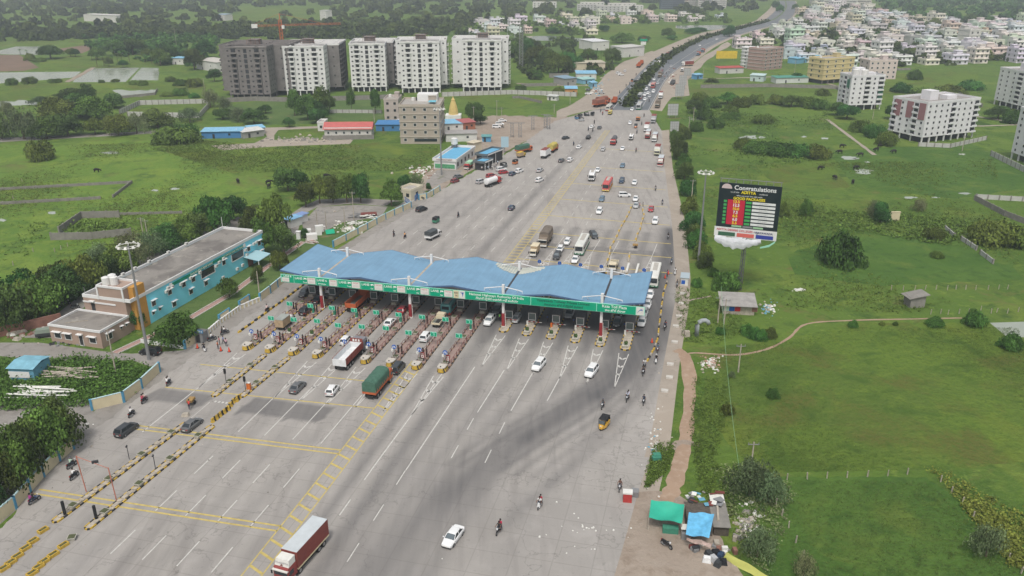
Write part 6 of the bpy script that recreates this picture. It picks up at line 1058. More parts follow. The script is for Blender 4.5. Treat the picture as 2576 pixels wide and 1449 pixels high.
for args in[((508,349),(608,347),8,3.2,BL,SK,'blue shed with pale blue sheet roof beside the weeds'),((612,349),(665,342),7,3,GR,WT,'grey shed with white roof sheets at the dirt road'),((946,330),(1007,330),9,3.2,BL,BL,'long bright blue sheet shed beside the beige building'),((1113,330),(1165,328),9,3.5,WT,SK,'shed with pale blue roof behind the beige building'),((1165,328),(1196,325),8,3.6,RU,(.38,.12,.12),'shed with dark red roof beside the pale blue one'),((1122,357),(1200,355),8,3.6,WT,(.33,.32,.31),'long white shop with grey flat roof at the dirt lot',.1),
((1213,357),(1235,357),2.5,2.4,(.1,.3,.5),(.12,.3,.3),'small blue and green kiosk at the edge of the dirt lot'),((1450,200),(1500,200),14,4,WT,SK,'shop with blue sheet roof and red sign beside the highway'),((1420,216),(1450,213),12,4.5,GR,(.2,.3,.38),'grey blue workshop beside the highway'),((1422,240),(1452,240),9,4,(.5,.25,.08),SK,'orange fronted shop with pale blue roof'),((1466,212),(1496,209),8,3,SK,(.3,.5,.48),'low teal roofed stall behind the orange shop'),((1488,220),(1502,219),4,3,(.2,.4,.55),SK,'small blue stall near the highway dirt'),
((1446,182),(1522,180),12,6.5,CRM,(.45,.42,.33),'cream two storey shop row beside the palms'),((1490,128),(1532,126),26,8,WT,(.62,.64,.66),'large white warehouse with shallow roof'),((1568,145),(1620,140),16,8,WT,(.5,.5,.48),'white two storey building beside the warehouse'),((1952,210),(2033,208),8,3.6,(.55,.58,.56),(.08,.26,.20),'white hall with a dark green roof in the meadow'),((2003,161),(2068,153),8,4,(.15,.35,.5),(.18,.4,.55),'long blue shed at the town edge'),((1810,186),(1870,184),8,4,(.5,.5,.48),(.4,.08,.07),'low hall with a red roof beside the curved building'),((1750,200),(1768,198),4,3,(.1,.3,.5),SK,'small blue stall by the dirt road'),((1886,204),(1920,206),8,4,(.45,.55,.55),(.45,.58,.58),'pale teal house by the long block wall'),
((434,162),(462,163),8,5,WT,SK,'small white building with a blue roof among the trees'),((495,173),(548,182),14,7,WT,(.5,.48,.44),'white and yellow building behind the grey tower'),((212,53),(295,57),16,9,WT,(.5,.5,.48),'long white school building among the far trees'),((543,51),(567,52),14,8,WT,(.3,.4,.5),'small white building far out in the fields'),((806,53),(822,54),10,14,WT,(.5,.5,.5),'narrow white tower house far out in the fields'),((628,340),(668,336),6,3,GR,SK,'pale blue roofed stall beside the dirt road'),
((1376,252),(1400,254),3,2.6,WT,(.5,.52,.5),'white walled pit with a chipped top beside the lorries'),((2100,745),(2140,765),5,3,GR,GR,'unused')][:-1]:
 shed(*args[:6],args[6],*(args[7:]),name='shed' if args[3]<6 else 'building')
A,an,w_=frame_ab((1092,424),(1128,430));r=empty('rest_stop',(*A,0),an+R(0));tag(r,'rest stop with sky blue roof and green painted mural wall','building')
p1_,p2_=Vector(G(1092,424)),Vector(G(1128,430));bk=Vector(G(1176,395))-p2_;ang_=math.atan2(bk.y,bk.x);r.rotation_euler[2]=ang_-PI/2;W_=9.;D_=bk.length
MB().box(W_/2,D_/2,0,W_,D_,3.4).obj('wall',M_plw,r);MB().box(W_/2,D_/2,3.4,W_-1.2,D_-1.2,.12).obj('roof',mat('sky_roof',(.13,.38,.58),ns=.5,na=.1),r);mb=MB();parapet(mb,-.4,-.4,W_+.4,D_+.4,3.2,1.1,.3);mb.obj('parapet',M_plw,r);MB().box(W_/2,-.12,.4,W_*.9,.08,1.6).obj('mural',mat('mural_green',(.10,.33,.17),ns=1.5,na=.5),r);text('lettering','HIGHWAY REST',r,(W_/2,-.48,3.75),.9,M_rail)
for q in range(5):wplace(r,'R',2.5+q*D_/5.2,1.7,1.5,1.6,(0,0,W_,D_),UO)
hw=empty('water_tower',(*G(1144,392),0),0);tag(hw,'white water tank on a dark frame behind the rest stop','water tank');mb=MB()
for a_ in(-1,1):
 for b_ in(-1,1):mb.bar((a_,b_,0),(a_,b_,5.),.2)
mb.obj('frame',M_dark_,hw);tank(hw,0,0,5.,1.4,2.6)
shed((1176,383),(1192,386),5,4.4,CRM,CRM,'small cream guard room with flat roof behind the rest stop',.1,door=True)
def kiosk(x,y,w_,d,h,lab,an_=0.):
 r=empty('food_kiosk',(*G(x,y),0),ANG+R(76)+an_);tag(r,lab,'kiosk','food kiosks at the bus stop');MB().box(0,0,0,d,w_,h*.8).obj('stall',M_darkop,r);mb=MB();parapet(mb,-d/2-.6,-w_/2-.6,d/2+.6,w_/2+.6,h*.8,.9,.15);mb.obj('sign_rim',mat('rim_dark',(.12,.14,.15)),r);MB().box(0,0,h*.8,d+.8,w_+.8,.2).obj('roof',mat('sky_roof',(.13,.38,.58)),r)
 for k in(-1,1):
  for q in(-1,0,1):MB().bar((q*d/2,k*(w_/2+.5),0),(q*d/2,k*(w_/2+.5),h*.8),.14).obj('post',M_plw,r)
 mb=MB();mb.box(0,-w_/2-.66,h*.8+.2,d,.05,.5);mb.obj('sign_panel',M_plw,r)
kiosk(1232,408,4.5,13,5.0,'large blue roofed food kiosk with a railing sign round its top');kiosk(1216,424,4.,6,3.6,'small food kiosk in front of the large one')
sg=empty('sign_tower',(*G(1270,385),0),0);tag(sg,'tall pale blue advertisement panel beyond the kiosks','sign');MB().box(0,0,2.5,3.2,.3,4.4).obj('board',mat('pale_blue_sign',(.35,.5,.58)),sg);MB().bar((0,0,0),(0,0,2.5),.25).obj('pole',M_grey,sg)
r,W=house((1003,500),(1034,505),7,3.2,1,(.58,.54,.42),'small cream guard house with flat roof beside the blue gates','guard_house','guard house',winc=2,stair=False,tanks=0,shade=False)
r=empty('security_kiosk',(*G(507,858),0),ANG);tag(r,'grey metal kiosk with a blue sign at the lawn corner','kiosk');MB().box(0,0,0,2.2,2.,2.3).obj('cabin',M_grey,r);MB().box(0,0,2.3,2.5,2.3,.12).obj('roof',mat('booth_roof',(.16,.155,.155)),r);MB().box(.5,-1.1,2.4,2.,.1,.8).obj('sign',mat('sign_lblue',(.08,.2,.35)),r);text('lettering','MCP-4',r,(.5,-1.17,2.8),.55,M_wtext);MB().box(0,-1.02,.1,.9,.06,1.9).obj('door',M_darkop,r)
r=empty('information_board',(*G(484,858),0),ANG);tag(r,'green and white board on a pole beside the grey kiosk','sign');MB().bar((0,0,0),(0,0,2.),.1).obj('pole',M_grey,r);MB().box(0,-.05,1.6,1.3,.08,1.5).obj('board',M_green,r);MB().tube([(0,-.12,2.4),(0,-.14,2.4)],.4,16).obj('disc',M_mint,r)
shed((716,570),(733,574),4.5,2.6,WT,(.2,.4,.6),'white hut with a blue roof in the transformer yard',.15);shed((738,560),(752,563),4,2.4,WT,(.2,.28,.5),'white and blue tank hut beside the transformer hut',.1)
for k,(x,y,sx_,sy_,h)in enumerate([(773,593,2.4,2.,2.),(785,601,3.,2.2,1.6),(802,590,1.8,1.6,2.8),(809,582,1.2,1.2,2.)]):MB().box(0,0,0,sx_,sy_,h).obj('concrete_cube_tank',M_tankw,loc=(*G(x,y),0),rot=.3);o=scene.objects[-1]if 0 else[q for q in scene.objects if q.name.startswith('concrete_cube_tank')][-1];o.name='equipment_cabinet';tag(o,f'{("low", "wide", "tall", "narrow")[k]} white equipment cabinet in the transformer yard','cabinet','equipment cabinets')
MB().box(0,0,0,2.6,.1,1.6).obj('fallen_sign',M_green,loc=(*G(832,590),.2),rot=.4);o=scene.objects['fallen_sign'];o.rotation_euler[0]=R(-50);tag(o,'green road sign panel leaning on the grass of the transformer yard','sign')
MB().box(0,0,0,1.1,1.1,2.2).box(0,0,2.2,1.4,1.4,.15).obj('equipment_cabinet',M_plw,loc=(*G(752,601),0));tag([q for q in scene.objects if q.name.startswith('equipment_cabinet')][-1],'cream pillar cabinet beside the garden path','cabinet')
# ---- roadside walls
def wall_line(name,pts,h,m,label,post=None,step=3.2,cap=None,t=.22,px=True,group=None,cat='wall'):
 P=[Vector((*(G(*p)if px else ST(*p)),0))for p in pts];r=empty(name,P[0],0);tag(r,label,cat,group);mb=MB();pm2=MB();cm=MB()
 for a,b in zip(P,P[1:]):
  a,b=a-P[0],b-P[0];mb.bar((a.x,a.y,h/2),(b.x,b.y,h/2),t,h);n=max(1,round((b-a).length/step))
  if post:
   for k in range(n+1):q=a+(b-a)*k/n;pm2.box(q.x,q.y,0,t*1.9,t*1.9,h+.12,rot=math.atan2((b-a).y,(b-a).x))
  if cap:cm.bar((a.x,a.y,h+.05),(b.x,b.y,h+.05),t*1.4,.1)
 mb.obj('panel',m,r)
 if post:pm2.obj('rib',post,r)
 if cap:cm.obj('coping',cap,r)
 return r
M_cwall=mat('cream_wall',(.60,.53,.36),rough=.85,ns=.5,na=.12);M_bpost=mat('blue_post',(.08,.27,.42),rough=.7,ns=1,na=.12);M_pcop=mat('pale_coping',(.42,.58,.60),rough=.7)
for i,(pts,h,lab)in enumerate([([(232,1032),(312,1012),(357,978),(402,936)],2.1,'cream boundary wall with blue posts beside the side road junction'),([(466,878),(497,858)],1.9,'short cream wall with a blue end beside the grey kiosk'),([(839,622),(900,590),(970,552),(1034,522)],1.9,'long cream wall with blue posts beyond the canopy'),([(1054,503),(1073,500),(1106,480)],1.8,'cream wall with blue posts round the guard house corner'),([(-20,1330),(40,1280),(110,1200),(150,1160),(185,1130)],2.1,'cream wall with blue posts behind the roadside tree row'),([(655,757),(680,738),(716,708)],1.9,'cream wall with blue posts beside the canopy end')]):
 wall_line('boundary_wall',pts,h,M_cwall,lab,M_bpost,5.2,M_pcop,group='cream and blue walls')
for i,(a,b)in enumerate([((553,812),(578,795)),((604,777),(628,760))]):wall_line('boundary_wall',[a,b],1.9,M_cwall,f'short raised cream wall panel edged in blue, {nth(i)} along the lawn',M_bpost,5,M_bpost,group='raised lawn wall panels')
wall_line('garden_wall',[(522,842),(553,815),(604,779),(655,757)],1.,M_cwall,'low scalloped cream wall along the lawn',cap=M_plw,step=1.2,post=M_plw)
wall_line('garden_wall',[(355,862),(462,878)],.8,M_plw,'low white garden wall by the black off-road car')
for i,(pts,h,lab)in enumerate([([(-20,480),(332,461),(285,497)],1.,'weathered plot wall in the upper green field'),([(-20,516),(252,501)],1.,'long plot wall parallel to it in the green field'),([(130,604),(232,602),(330,592)],2.2,'grey block wall closing the overgrown plot at its lower side'),([(150,588),(206,549),(300,547)],2.2,'grey block wall round the top of the overgrown plot'),([(300,541),(457,537)],.8,'low wall running from the overgrown plot to the trees'),([(302,288),(352,264),(525,260)],2.6,'pale panel wall round the upper side of the walled field'),([(526,270),(502,297),(322,293)],2.6,'pale panel wall round the lower side of the walled field'),([(285,240),(310,247),(390,239),(396,228)],1.5,'wall round the flooded plot'),
([(560,258),(644,254),(721,256),(890,252),(1000,248)],2.6,'grey compound wall below the unfinished towers'),([(1112,243),(1288,237),(1450,243)],2.6,'grey compound wall below the last white tower'),([(830,284),(960,285)],1.8,'white fence wall behind the red roofed hall'),([(814,352),(940,350)],2.,'grey plastered wall in front of the red roofed hall'),([(1763,222),(1932,219),(2107,224)],2.2,'long grey block wall across the meadow'),([(2492,392),(2600,445)],2.2,'pale wall below the apartment at the picture edge'),([(2451,504),(2527,544),(2600,572)],1.8,'grey plot wall in the meadow by the dense bush'),([(2455,500),(2600,508)],1.6,'pale plot wall above the dense bush'),([(2377,578),(2400,598)],1.3,'white broken wall stretch, upper piece'),([(2418,605),(2455,630)],1.3,'white broken wall stretch, middle piece'),([(2466,640),(2497,664)],1.3,'white broken wall stretch, lower piece'),([(1362,260),(1305,247),(1290,248)],1.5,'low wall by the bare plot'),([(1312,218),(1400,216)],2.,'low colonnaded wall of the brown plot'),([(1382,196),(1430,195)],3.,'cream wall beside the blue roofed shop'),([(2310,368),(2390,372),(2480,352)],1.8,'white compound wall at the foot of the largest apartment block'),([(2410,240),(2470,270)],2.,'wall beside the apartment at the town edge'),([(2100,222),(2130,240)],1.5,'wall beside the yellow building'),([(2170,180),(2290,176)],1.5,'wall at the edge of the town meadow')]):
 wall_line('block_wall',pts,h,M_wallgrey if 'white' not in lab and 'pale' not in lab else mat('pale_block',(.46,.46,.44),ns=.6,na=.2),lab,M_wallgrey,3.5)
for i,(a,b)in enumerate([((1045,520),(1034,512)),((1015,527),(1000,520))]):
 pass
for i,((x0,y0),(x1,y1))in enumerate([((1031,517),(1019,508)),((1052,498),(1044,506))]):
 A_,B_=Vector((*G(x0,y0),0)),Vector((*G(x1,y1),0));r=empty('gate',A_,0);tag(r,f'blue barred gate leaf {("next to the long cream wall", "next to the guard house")[i]}','gate');d=B_-A_;mb=MB()
 for k in range(9):mb.bar((d.x*k/8,d.y*k/8,.1),(d.x*k/8,d.y*k/8,1.9),.1)
 mb.bar((0,0,.3),(d.x,d.y,.3),.12);mb.bar((0,0,1.8),(d.x,d.y,1.8),.12);mb.obj('grille',mat('gate_blue',(.05,.15,.38)),r)
# ---- masts, poles
def floodmast(x,y,h,lab):
 r=empty('floodlight_mast',(*G(x,y),0),0);tag(r,lab,'floodlight mast','high floodlight masts');MB().tube([(0,0,0),(0,0,h)],[.34,.16],12).obj('mast',M_grey,r)
 mb=MB();R_=1.9;ring=[(R_*math.cos(2*PI*k/16),R_*math.sin(2*PI*k/16),h-.1)for k in range(17)];mb.tube(ring,.07,6);
 for k in range(4):mb.bar((0,0,h-.3),(R_*math.cos(PI*k/2+.4),R_*math.sin(PI*k/2+.4),h-.1),.08)
 mb.obj('ring',M_wplast,r)
 for k in range(9):
  q=2*PI*k/9;o=MB().box(0,0,-.25,.55,.28,.5,taper=.7).obj('floodlight',M_wplast,r,loc=(math.cos(q)*2.0,math.sin(q)*2.0,h),rot=q-PI/2);o.rotation_euler[0]=R(35)
floodmast(375,905,24.5,'tall floodlight mast rising beside the black off-road car');floodmast(1757,656,24.3,'tall floodlight mast beside the college billboard');floodmast(1111,440,24.8,'tall floodlight mast in the gravel yard by the rest stop')
def pole(x,y,h,lab,arm=True,lean=0.,m=None,r_=.16,wires=None):
 r=empty('utility_pole',(*G(x,y),0),0);tag(r,lab,'utility pole','concrete utility poles');MB().tube([(0,0,0),(lean,0,h)],[r_,r_*.65],8).obj('pole',m or M_stone,r)
 if arm:MB().box(lean,0,h-.5,1.8,.12,.12).box(lean-.8,0,h-.4,.1,.1,.3).box(lean+.8,0,h-.4,.1,.1,.3).obj('cross_arm',M_grey,r)
for k,(x,y,yt,lab)in enumerate([(291,935,830,'concrete pole beside the brown annex'),(653,742,682,'slim pole on the office lawn'),(891,557,482,'concrete pole in the scrap yard'),(868,568,520,'shorter pole beside the transformer hut'),(716,633,585,'concrete pole at the end of the garden path'),(799,575,526,'outer pole of the transformer frame'),(822,580,530,'inner pole of the transformer frame'),(369,640,547,'tall pole behind the office, outer one of a pair'),(380,645,552,'tall pole behind the office, inner one of a pair'),(1805,815,745,'leaning pole in front of the grey roofed hut'),(1821,816,752,'stay pole in front of the grey roofed hut'),(1857,936,866,'pale concrete pole standing alone by the footpath'),(1889,1176,1112,'pale concrete pole in the thorn bush'),(516,235,197,'pole beside the grey tower'),(446,128,70,'tall thin mast among the far trees'),(1262,306,270,'pole beside the electric yard'),(1192,318,268,'pole with lamp behind the temple'),(1250,302,252,'pole in the green field below the white tower'),(1434,262,235,'pole in the green strip near the lorries'),(1394,286,262,'pole beside the dirt road of the bare plot'),(1732,335,293,'pole beside the roadside hoardings'),(1744,305,270,'pole behind the roadside hoardings'),(1740,500,452,'pole between mast and billboard'),(942,308,272,'pole behind the red roofed hall'),(1998,187,152,'pole by the blue shed of the town'),(1768,200,170,'pole by the blue stall'),(2420,380,340,'pole beside the largest apartment block'),(2195,300,262,'pole between the two apartment blocks')]):
 pole(x,y,HT(x,y,yt),lab,arm=k not in(1,14))
tw=empty('telecom_tower',(*G(1311,172),0),0);tag(tw,'slim lattice telecom tower behind the last white tower','telecom tower');hh_=HT(1311,172,62);mb=MB();lattice(mb,(0,0,0),(0,0,hh_),2.6,16);mb.obj('lattice',M_grey,tw);MB().bar((0,0,hh_),(0,0,hh_+4),.2).obj('antenna',M_grey,tw)
for k,(x,y)in enumerate([(1288,345),(1308,345),(1340,326),(1372,322),(1380,325)]):
 r=empty('pylon_frame',(*G(x,y),0),0);tag(r,f'grey steel electric frame on the dirt lot, {nth(k)} from the white cars','electric frame','electric frames on the dirt lot');mb=MB();lattice(mb,(0,0,0),(0,0,6.5),1.3,5);mb.box(0,0,6.4,4.5,.25,.25);mb.obj('lattice',M_grey,r)
wm_=MB();a_,b_=Vector((*G(1805,815),9.)),Vector((*G(1858,1245),3.));wm_.tube([a_+(b_-a_)*(k/16)+Vector((0,0,-2.4*math.sin(PI*k/16)))for k in range(17)],.035,5);tag(wm_.obj('cable',mat('cable_green',(.2,.35,.2))),'thin green cable sagging from the hut pole down to the tea stall','cable')
# ---- college billboard
bx_,by_=G(1860,730);bb=empty('billboard',(bx_,by_,0),ANG-R(6));tag(bb,'large dark college billboard on a tall lattice post, torn white sheet below','billboard')
zb,zt=HT(1860,730,598),HT(1860,730,464);ph=zt-zb;pw=ph*1.10*.985
mb=MB();lattice(mb,(0,.3,0),(0,.3,zb),.9,9);mb.bar((0,.3,0),(0,.3,zb),.3);mb.obj('post',mat('post_grey',(.10,.10,.11),ns=2,na=.3),bb)
mb=MB()
for x in np.linspace(-pw/2+.3,pw/2-.3,9):mb.bar((x,.35,zb-.3),(x,.35,zt+1.0),.14)
for z in np.linspace(zb,zt+.9,6):mb.bar((-pw/2,.3,z),(pw/2,.3,z),.14)
mb.obj('back_frame',M_grey,bb);wb=ph*.17;bd=MB().box(0,0,zb+wb,pw,.16,ph-wb).obj('board',mat('board_black',(.012,.022,.026),rough=.35),bb);wbd=MB().box(-.1,-.02,zb-.1,pw+.3,.2,wb+.1).obj('lower_board',M_plw,bb)
M_bred=mat('board_red',(.50,.02,.05),rough=.4);M_byel=mat('board_yellow',(.75,.62,.03),rough=.4);M_bgrn=mat('board_green',(.06,.35,.10),rough=.4);M_bwht=mat('board_white',(.68,.70,.70),rough=.4)
def bt(s,x,z,size,m,par=bd,off=.0):q=text('lettering',s,par,(x,-.12,z),size,m);q.data.offset=off;return q
u=ph/12.;zt0=zt;mb=MB();mb.add([(-pw*.46+pw*.17*.5*(1-math.cos(q)),-.1,zt0-u*1.25+u*1.05*math.sin(q))for q in np.linspace(0,PI,12)],[tuple(range(11,-1,-1))]);mb.obj('sun_emblem',mat('emblem_pale',(.55,.45,.45)),bd)
bt('Congratulations',pw*.08,zt0-u*.95,u*1.35,M_bwht,off=.03);bt('to all the',-pw*.24,zt0-u*1.95,u*.5,M_bwht);bt('ADITYA',-pw*.02,zt0-u*1.9,u*.85,M_byel,off=.03);bt('students',pw*.22,zt0-u*2.0,u*.5,M_bwht);bt('who secured the jobs with',0,zt0-u*2.65,u*.5,M_bwht);bt('GOOD PACKAGES',0,zt0-u*3.3,u*.8,M_byel,off=.03)
for k,v in enumerate(['13.5','12.5','10.0','7.5','6.5','6.0','5.5']):
 z=zt0-u*(4.05+k*.80);o=MB().box(-pw*.2,-.1,z-u*.4,pw*.28,.04,u*.78).obj('price_label',M_bred,bd);bt(v,-pw*.2,z,u*.86,M_byel if k%2==0 else M_bwht,off=.03).location[1]=-.15
 MB().box(-pw*.38,-.1,z-u*.28,pw*.05,.03,u*.5).obj('rupee_label',M_bgrn,bd);MB().box(-pw*.0,-.1,z-u*.28,pw*.09,.03,u*.5).obj('lakh_label',M_bgrn,bd);MB().box(pw*.245,-.1,z-u*.27,pw*.37,.03,u*.52).obj('name_label',M_bwht,bd)
 bt(['S.V. Anand & Swaroop','INDUSTRIAL CELL','ICICI BANK, HYD','STAFF SEL. SERVICE','COGNIZANT','DELOITTE','GENERAL ACCOUNTS'][k]if 0 else 'placed students',pw*.245,z,u*.3,M_grey)
for k,(x,w_)in enumerate(((-pw*.16,pw*.17),(pw*.02,pw*.17),(pw*.19,pw*.17))):MB().box(x,-.1,zt0-u*9.75,w_-.1,.03,u*.4).obj('small_label',(mat('mint_label',(.3,.5,.3)),M_grey,mat('mint_label',(.3,.5,.3)))[k],bd)
bt('ADITYA DEGREE COLLEGES -',-pw*.17,zb+wb*.72,u*.62,M_bred,wbd,.01).location[1]=-.16;bt('VIJAYAWADA',pw*.29,zb+wb*.68,u*.62,mat('board_navy',(.02,.03,.12)),wbd,.02).location[1]=-.16
for k,m_ in enumerate((mat('label_dkgreen',(.04,.12,.07)),mat('label_rose',(.6,.13,.11)),mat('label_indigo',(.03,.05,.3)))):MB().box(-pw*.31+k*pw*.31,-.16,zb+.1,pw*.28,.03,wb*.42).obj('campus_label',m_,wbd)
mb=MB();n=14;top=[(-pw/2+pw*.76*k/n,-.15-.2*math.sin(k*1.9),zb-.1+.15*math.sin(k))for k in range(n+1)];bot=[(x+.2*math.sin(i),-.3-.35*math.cos(i*2.1),zb-.3-(2.3*math.sin(PI*(i+2)/(n+3))+.5*abs(math.sin(i*1.3))))for i,(x,y,z)in enumerate(top)]
mb.loft([top,[((a[0]+b[0])/2,(a[1]+b[1])/2-.45,(a[2]+b[2])/2)for a,b in zip(top,bot)],bot],close=False,cap=False);mb.obj('torn_sheet',mat('sheet_white',(.62,.64,.68),rough=.8,bump=.5,bs=1.2),bb,smooth=True)
mb=MB();mb.loft([[(pw*.26,-.1,zb-1.9),(pw*.26,-.1,zb-2.3)],[(pw*.4,-.1,zb-1.1),(pw*.4,-.1,zb-1.7)],[(pw*.49,-.1,zb-.1),(pw*.49,-.1,zb-.5)]],close=False,cap=False);mb.obj('torn_strip',mat('sheet_mint',(.3,.6,.48)),bb)
# ---- roadside hoardings seen from behind
for k,(x0,x1,y0,y1,yb)in enumerate([(1720,1736,172,190,200),(1707,1725,189,214,225),(1698,1719,211,241,250),(1679,1704,261,290,297),(1685,1706,305,330,338)]):
 xm=(x0+x1)/2;A_=G(xm,yb);d_=math.hypot(*A_);w_=(x1-x0)*math.hypot(d_,H)/FPX;z1,z0_=HT(xm,yb,y0),HT(xm,yb,y1);r=empty('roadside_hoarding',(*A_,0),0);tag(r,f'grey backed roadside hoarding, {nth(k)} from the curve down to the far kerb','hoarding','roadside hoardings');MB().box(0,0,z0_,w_,.15,z1-z0_).obj('board',mat('hoarding_back',(.42,.43,.43),rough=.7),r);mb=MB()
 for q in range(5):mb.bar((-w_/2+w_*q/4,-.12,z0_),(-w_/2+w_*q/4,-.12,z1),.1);mb.bar((-w_/2,-.12,z0_+(z1-z0_)*q/4),(w_/2,-.12,z0_+(z1-z0_)*q/4),.1)
 mb.obj('lattice',M_grey,r)
 for q in(-1,1):MB().bar((q*w_*.3,0,0),(q*w_*.3,0,z0_),.2).obj('leg',M_grey,r)
r=empty('roadside_hoarding',(*G(1827,152),0),0);tag(r,'bright yellow hoarding standing at the town edge','hoarding');MB().box(0,0,1.5,17,.3,6).obj('board',mat('hoarding_yellow',(.62,.45,.03),ns=.4,na=.2),r);MB().box(-6,0,0,.3,.3,1.5).box(6,0,0,.3,.3,1.5).obj('leg',M_grey,r)
r=empty('roadside_hoarding',(*G(1618,120),0),0);tag(r,'red and green topped sign tower beside the outgoing highway','hoarding');MB().box(0,0,6,7,.4,2).obj('board',M_green,r);MB().box(0,0,8.1,4,.4,1.2).obj('top_board',M_rail,r);MB().box(0,0,2.5,5,.4,3).obj('white_board',M_plw,r);MB().box(0,.1,0,.4,.4,6).obj('leg',M_grey,r)
# ---- shrine
r=empty('temple',(*G(1141,298),0),0);tag(r,'small yellow temple spire with a domed tip behind the pale blue roof','temple');mb=MB();rings=[]
for z,q in((2,2.6),(4.5,2.3),(7,1.7),(8.5,1.2),(9.1,.9),(9.4,1.1),(9.9,.8),(10.4,.35),(11.3,.1)):rings.append([(q*math.cos(2*PI*k/12),q*math.sin(2*PI*k/12),z)for k in range(12)])
mb.loft(rings);mb.obj('spire',mat('temple_yellow',(.55,.42,.16),ns=1.,na=.12),r);MB().box(0,0,0,8,7,2.2).obj('base',M_plw,r)
# ---- apartment blocks on the field side
def apart(a,b,depth,h,fl,label,wall=(.68,.68,.70),cols=7,side='L',z0=2.6,extras=None,band=None):
 A,an,W=frame_ab(a,b);r=empty('apartment_building',(*A,0),an);tag(r,label,'apartment building');fh=(h-z0)/fl
 MB().box(W/2,depth/2,z0,W,depth,h-z0).obj('wall',M_plc,r,col=wall);mb=MB();parapet(mb,-.1,-.1,W+.1,depth+.1,h,1.,.25);mb.obj('parapet',M_plc,r,col=wall);MB().box(W/2,depth/2,h,W-.5,depth-.5,.12).obj('roof',M_roofg,r);mb=MB();mb.box(W*.35,depth*.5,h,5,5,4.2);mb.box(W*.65,depth*.4,h,6,4,1.8);mb.obj('lift_room',M_plc,r,col=wall)
 n=max(3,int(W/4.5));m2=max(2,int(depth/5));posts(r,[(.4+(W-.8)*k/n,.4+(depth-.8)*q/m2)for k in range(n+1)for q in range(m2+1)if q in(0,m2)or k in(0,n)],z0,M_plc,col=wall);MB().box(W/2,depth/2+.5,.05,W-3,depth-3,z0-.1).obj('painted_parking_shade',M_darkop,r)  # dark-coloured block stands in for the shade behind the posts
 for f in range(fl):
  z=z0+(f+.55)*fh
  for k in range(cols):
   u_=W*(k+.5)/cols
   if k in(cols//2,cols-1):
    o=MB().box(u_,-.5,z-fh*.5,W/cols*.85,1.,.18).box(u_,-.95,z-fh*.5+.18,W/cols*.85,.1,.75).obj('balcony',M_plc,r,col=wall);link('opening',UO,o,(u_,-.05,z),0,sc=(W/cols*.7,1,fh*.62))
   else:wplace(r,'F',u_,z,.9,.95,(0,0,W,depth),UO)
  ns_=max(2,int(depth/3.6))
  for k in range(ns_):
   u_=depth*(k+.5)/ns_
   if k%3==1 and len(r.children)<150:
    xx=-.5 if side=='L' else W+.5;o=MB().box(xx,u_,z-fh*.5,1.,2.6,.16).box(xx+(-.45 if side=='L' else.45),u_,z-fh*.5+.16,.1,2.6,.7).obj('balcony',M_plc,r,col=wall);link('opening',UO,o,(-.05 if side=='L' else W+.05,u_,z),PI/2,sc=(2.,1,fh*.6))
   else:wplace(r,side,u_,z,.9,.95,(0,0,W,depth),UO)
 if extras:extras(r,W,depth,h,z0)
 return r
def exA(r,W,D,h,z0):MB().box(W-1.4,-.09,h-12,2.6,.12,6).obj('green_panel',mat('glass_green',(.06,.18,.13),rough=.3),r);MB().box(-.1,3,h-6,.12,3.,4.5).obj('green_window',mat('glass_green',(.06,.18,.13)),r);tank(r,4,4,h,2.,3.8);tank(r,9,4,h,2.,3.4)
def exB(r,W,D,h,z0):
 for q in(.13,.48,.83):MB().box(-.1,D*q,h-7.2,.14,3.4,7.2).obj('maroon_panel',mat('maroon_panel',(.28,.14,.15)),r)
apart((2132,277),(2214,275),13,17.5,6,'white apartment block with a green panel and big roof tanks',cols=5,extras=exA)
apart((2317,361),(2447,346),19,17.2,6,'largest white apartment block with maroon panels on its flank',cols=9,extras=exB)
apart((2498,262),(2590,285),16,19.5,7,'white apartment block cut by the frame above the dirt track',cols=6);apart((2540,398),(2650,440),14,20,7,'white balconied apartment block at the frame edge beside the meadow',cols=6)
house((2067,212),(2142,206),14,15.5,5,(.55,.46,.24),'yellow five storey house with pinkish flank','house',winc=4,band=(.6,.52,.32),z0=2.4,side='L');house((2182,200),(2252,199),14,12,4,(.58,.50,.47),'pale pink four storey house behind the white apartment block',winc=5,side='L')
r,W=house((1918,178),(1966,172),14,15,6,(.36,.25,.22),'unfinished brown brick wing beside the curved white building','building',winc=4,band=(.45,.43,.41),stair=False)
r=empty('curved_building',(*G(1893,172),0),0);tag(r,'white curved building with ledges on every floor','building');mb=MB();
for f in range(6):
 q=6.6;pts=lambda rr:[(rr*math.cos(2*PI*k/20)*1.15,6+rr*math.sin(2*PI*k/20))for k in range(20)]
 mb.prism(pts(q),f*2.5,f*2.5+2.3,0)
 mb.prism(pts(q+.5),f*2.5+2.3,f*2.5+2.5,0)
mb.obj('wall',M_plw,r)
for f in range(6):
 for k in range(5):a_=-PI/2+(k-2)*.42;link('window',UO,r,(6.7*math.cos(a_)*1.15,6+6.7*math.sin(a_),f*2.5+1.3),a_+PI/2,sc=(.9,1,1.))
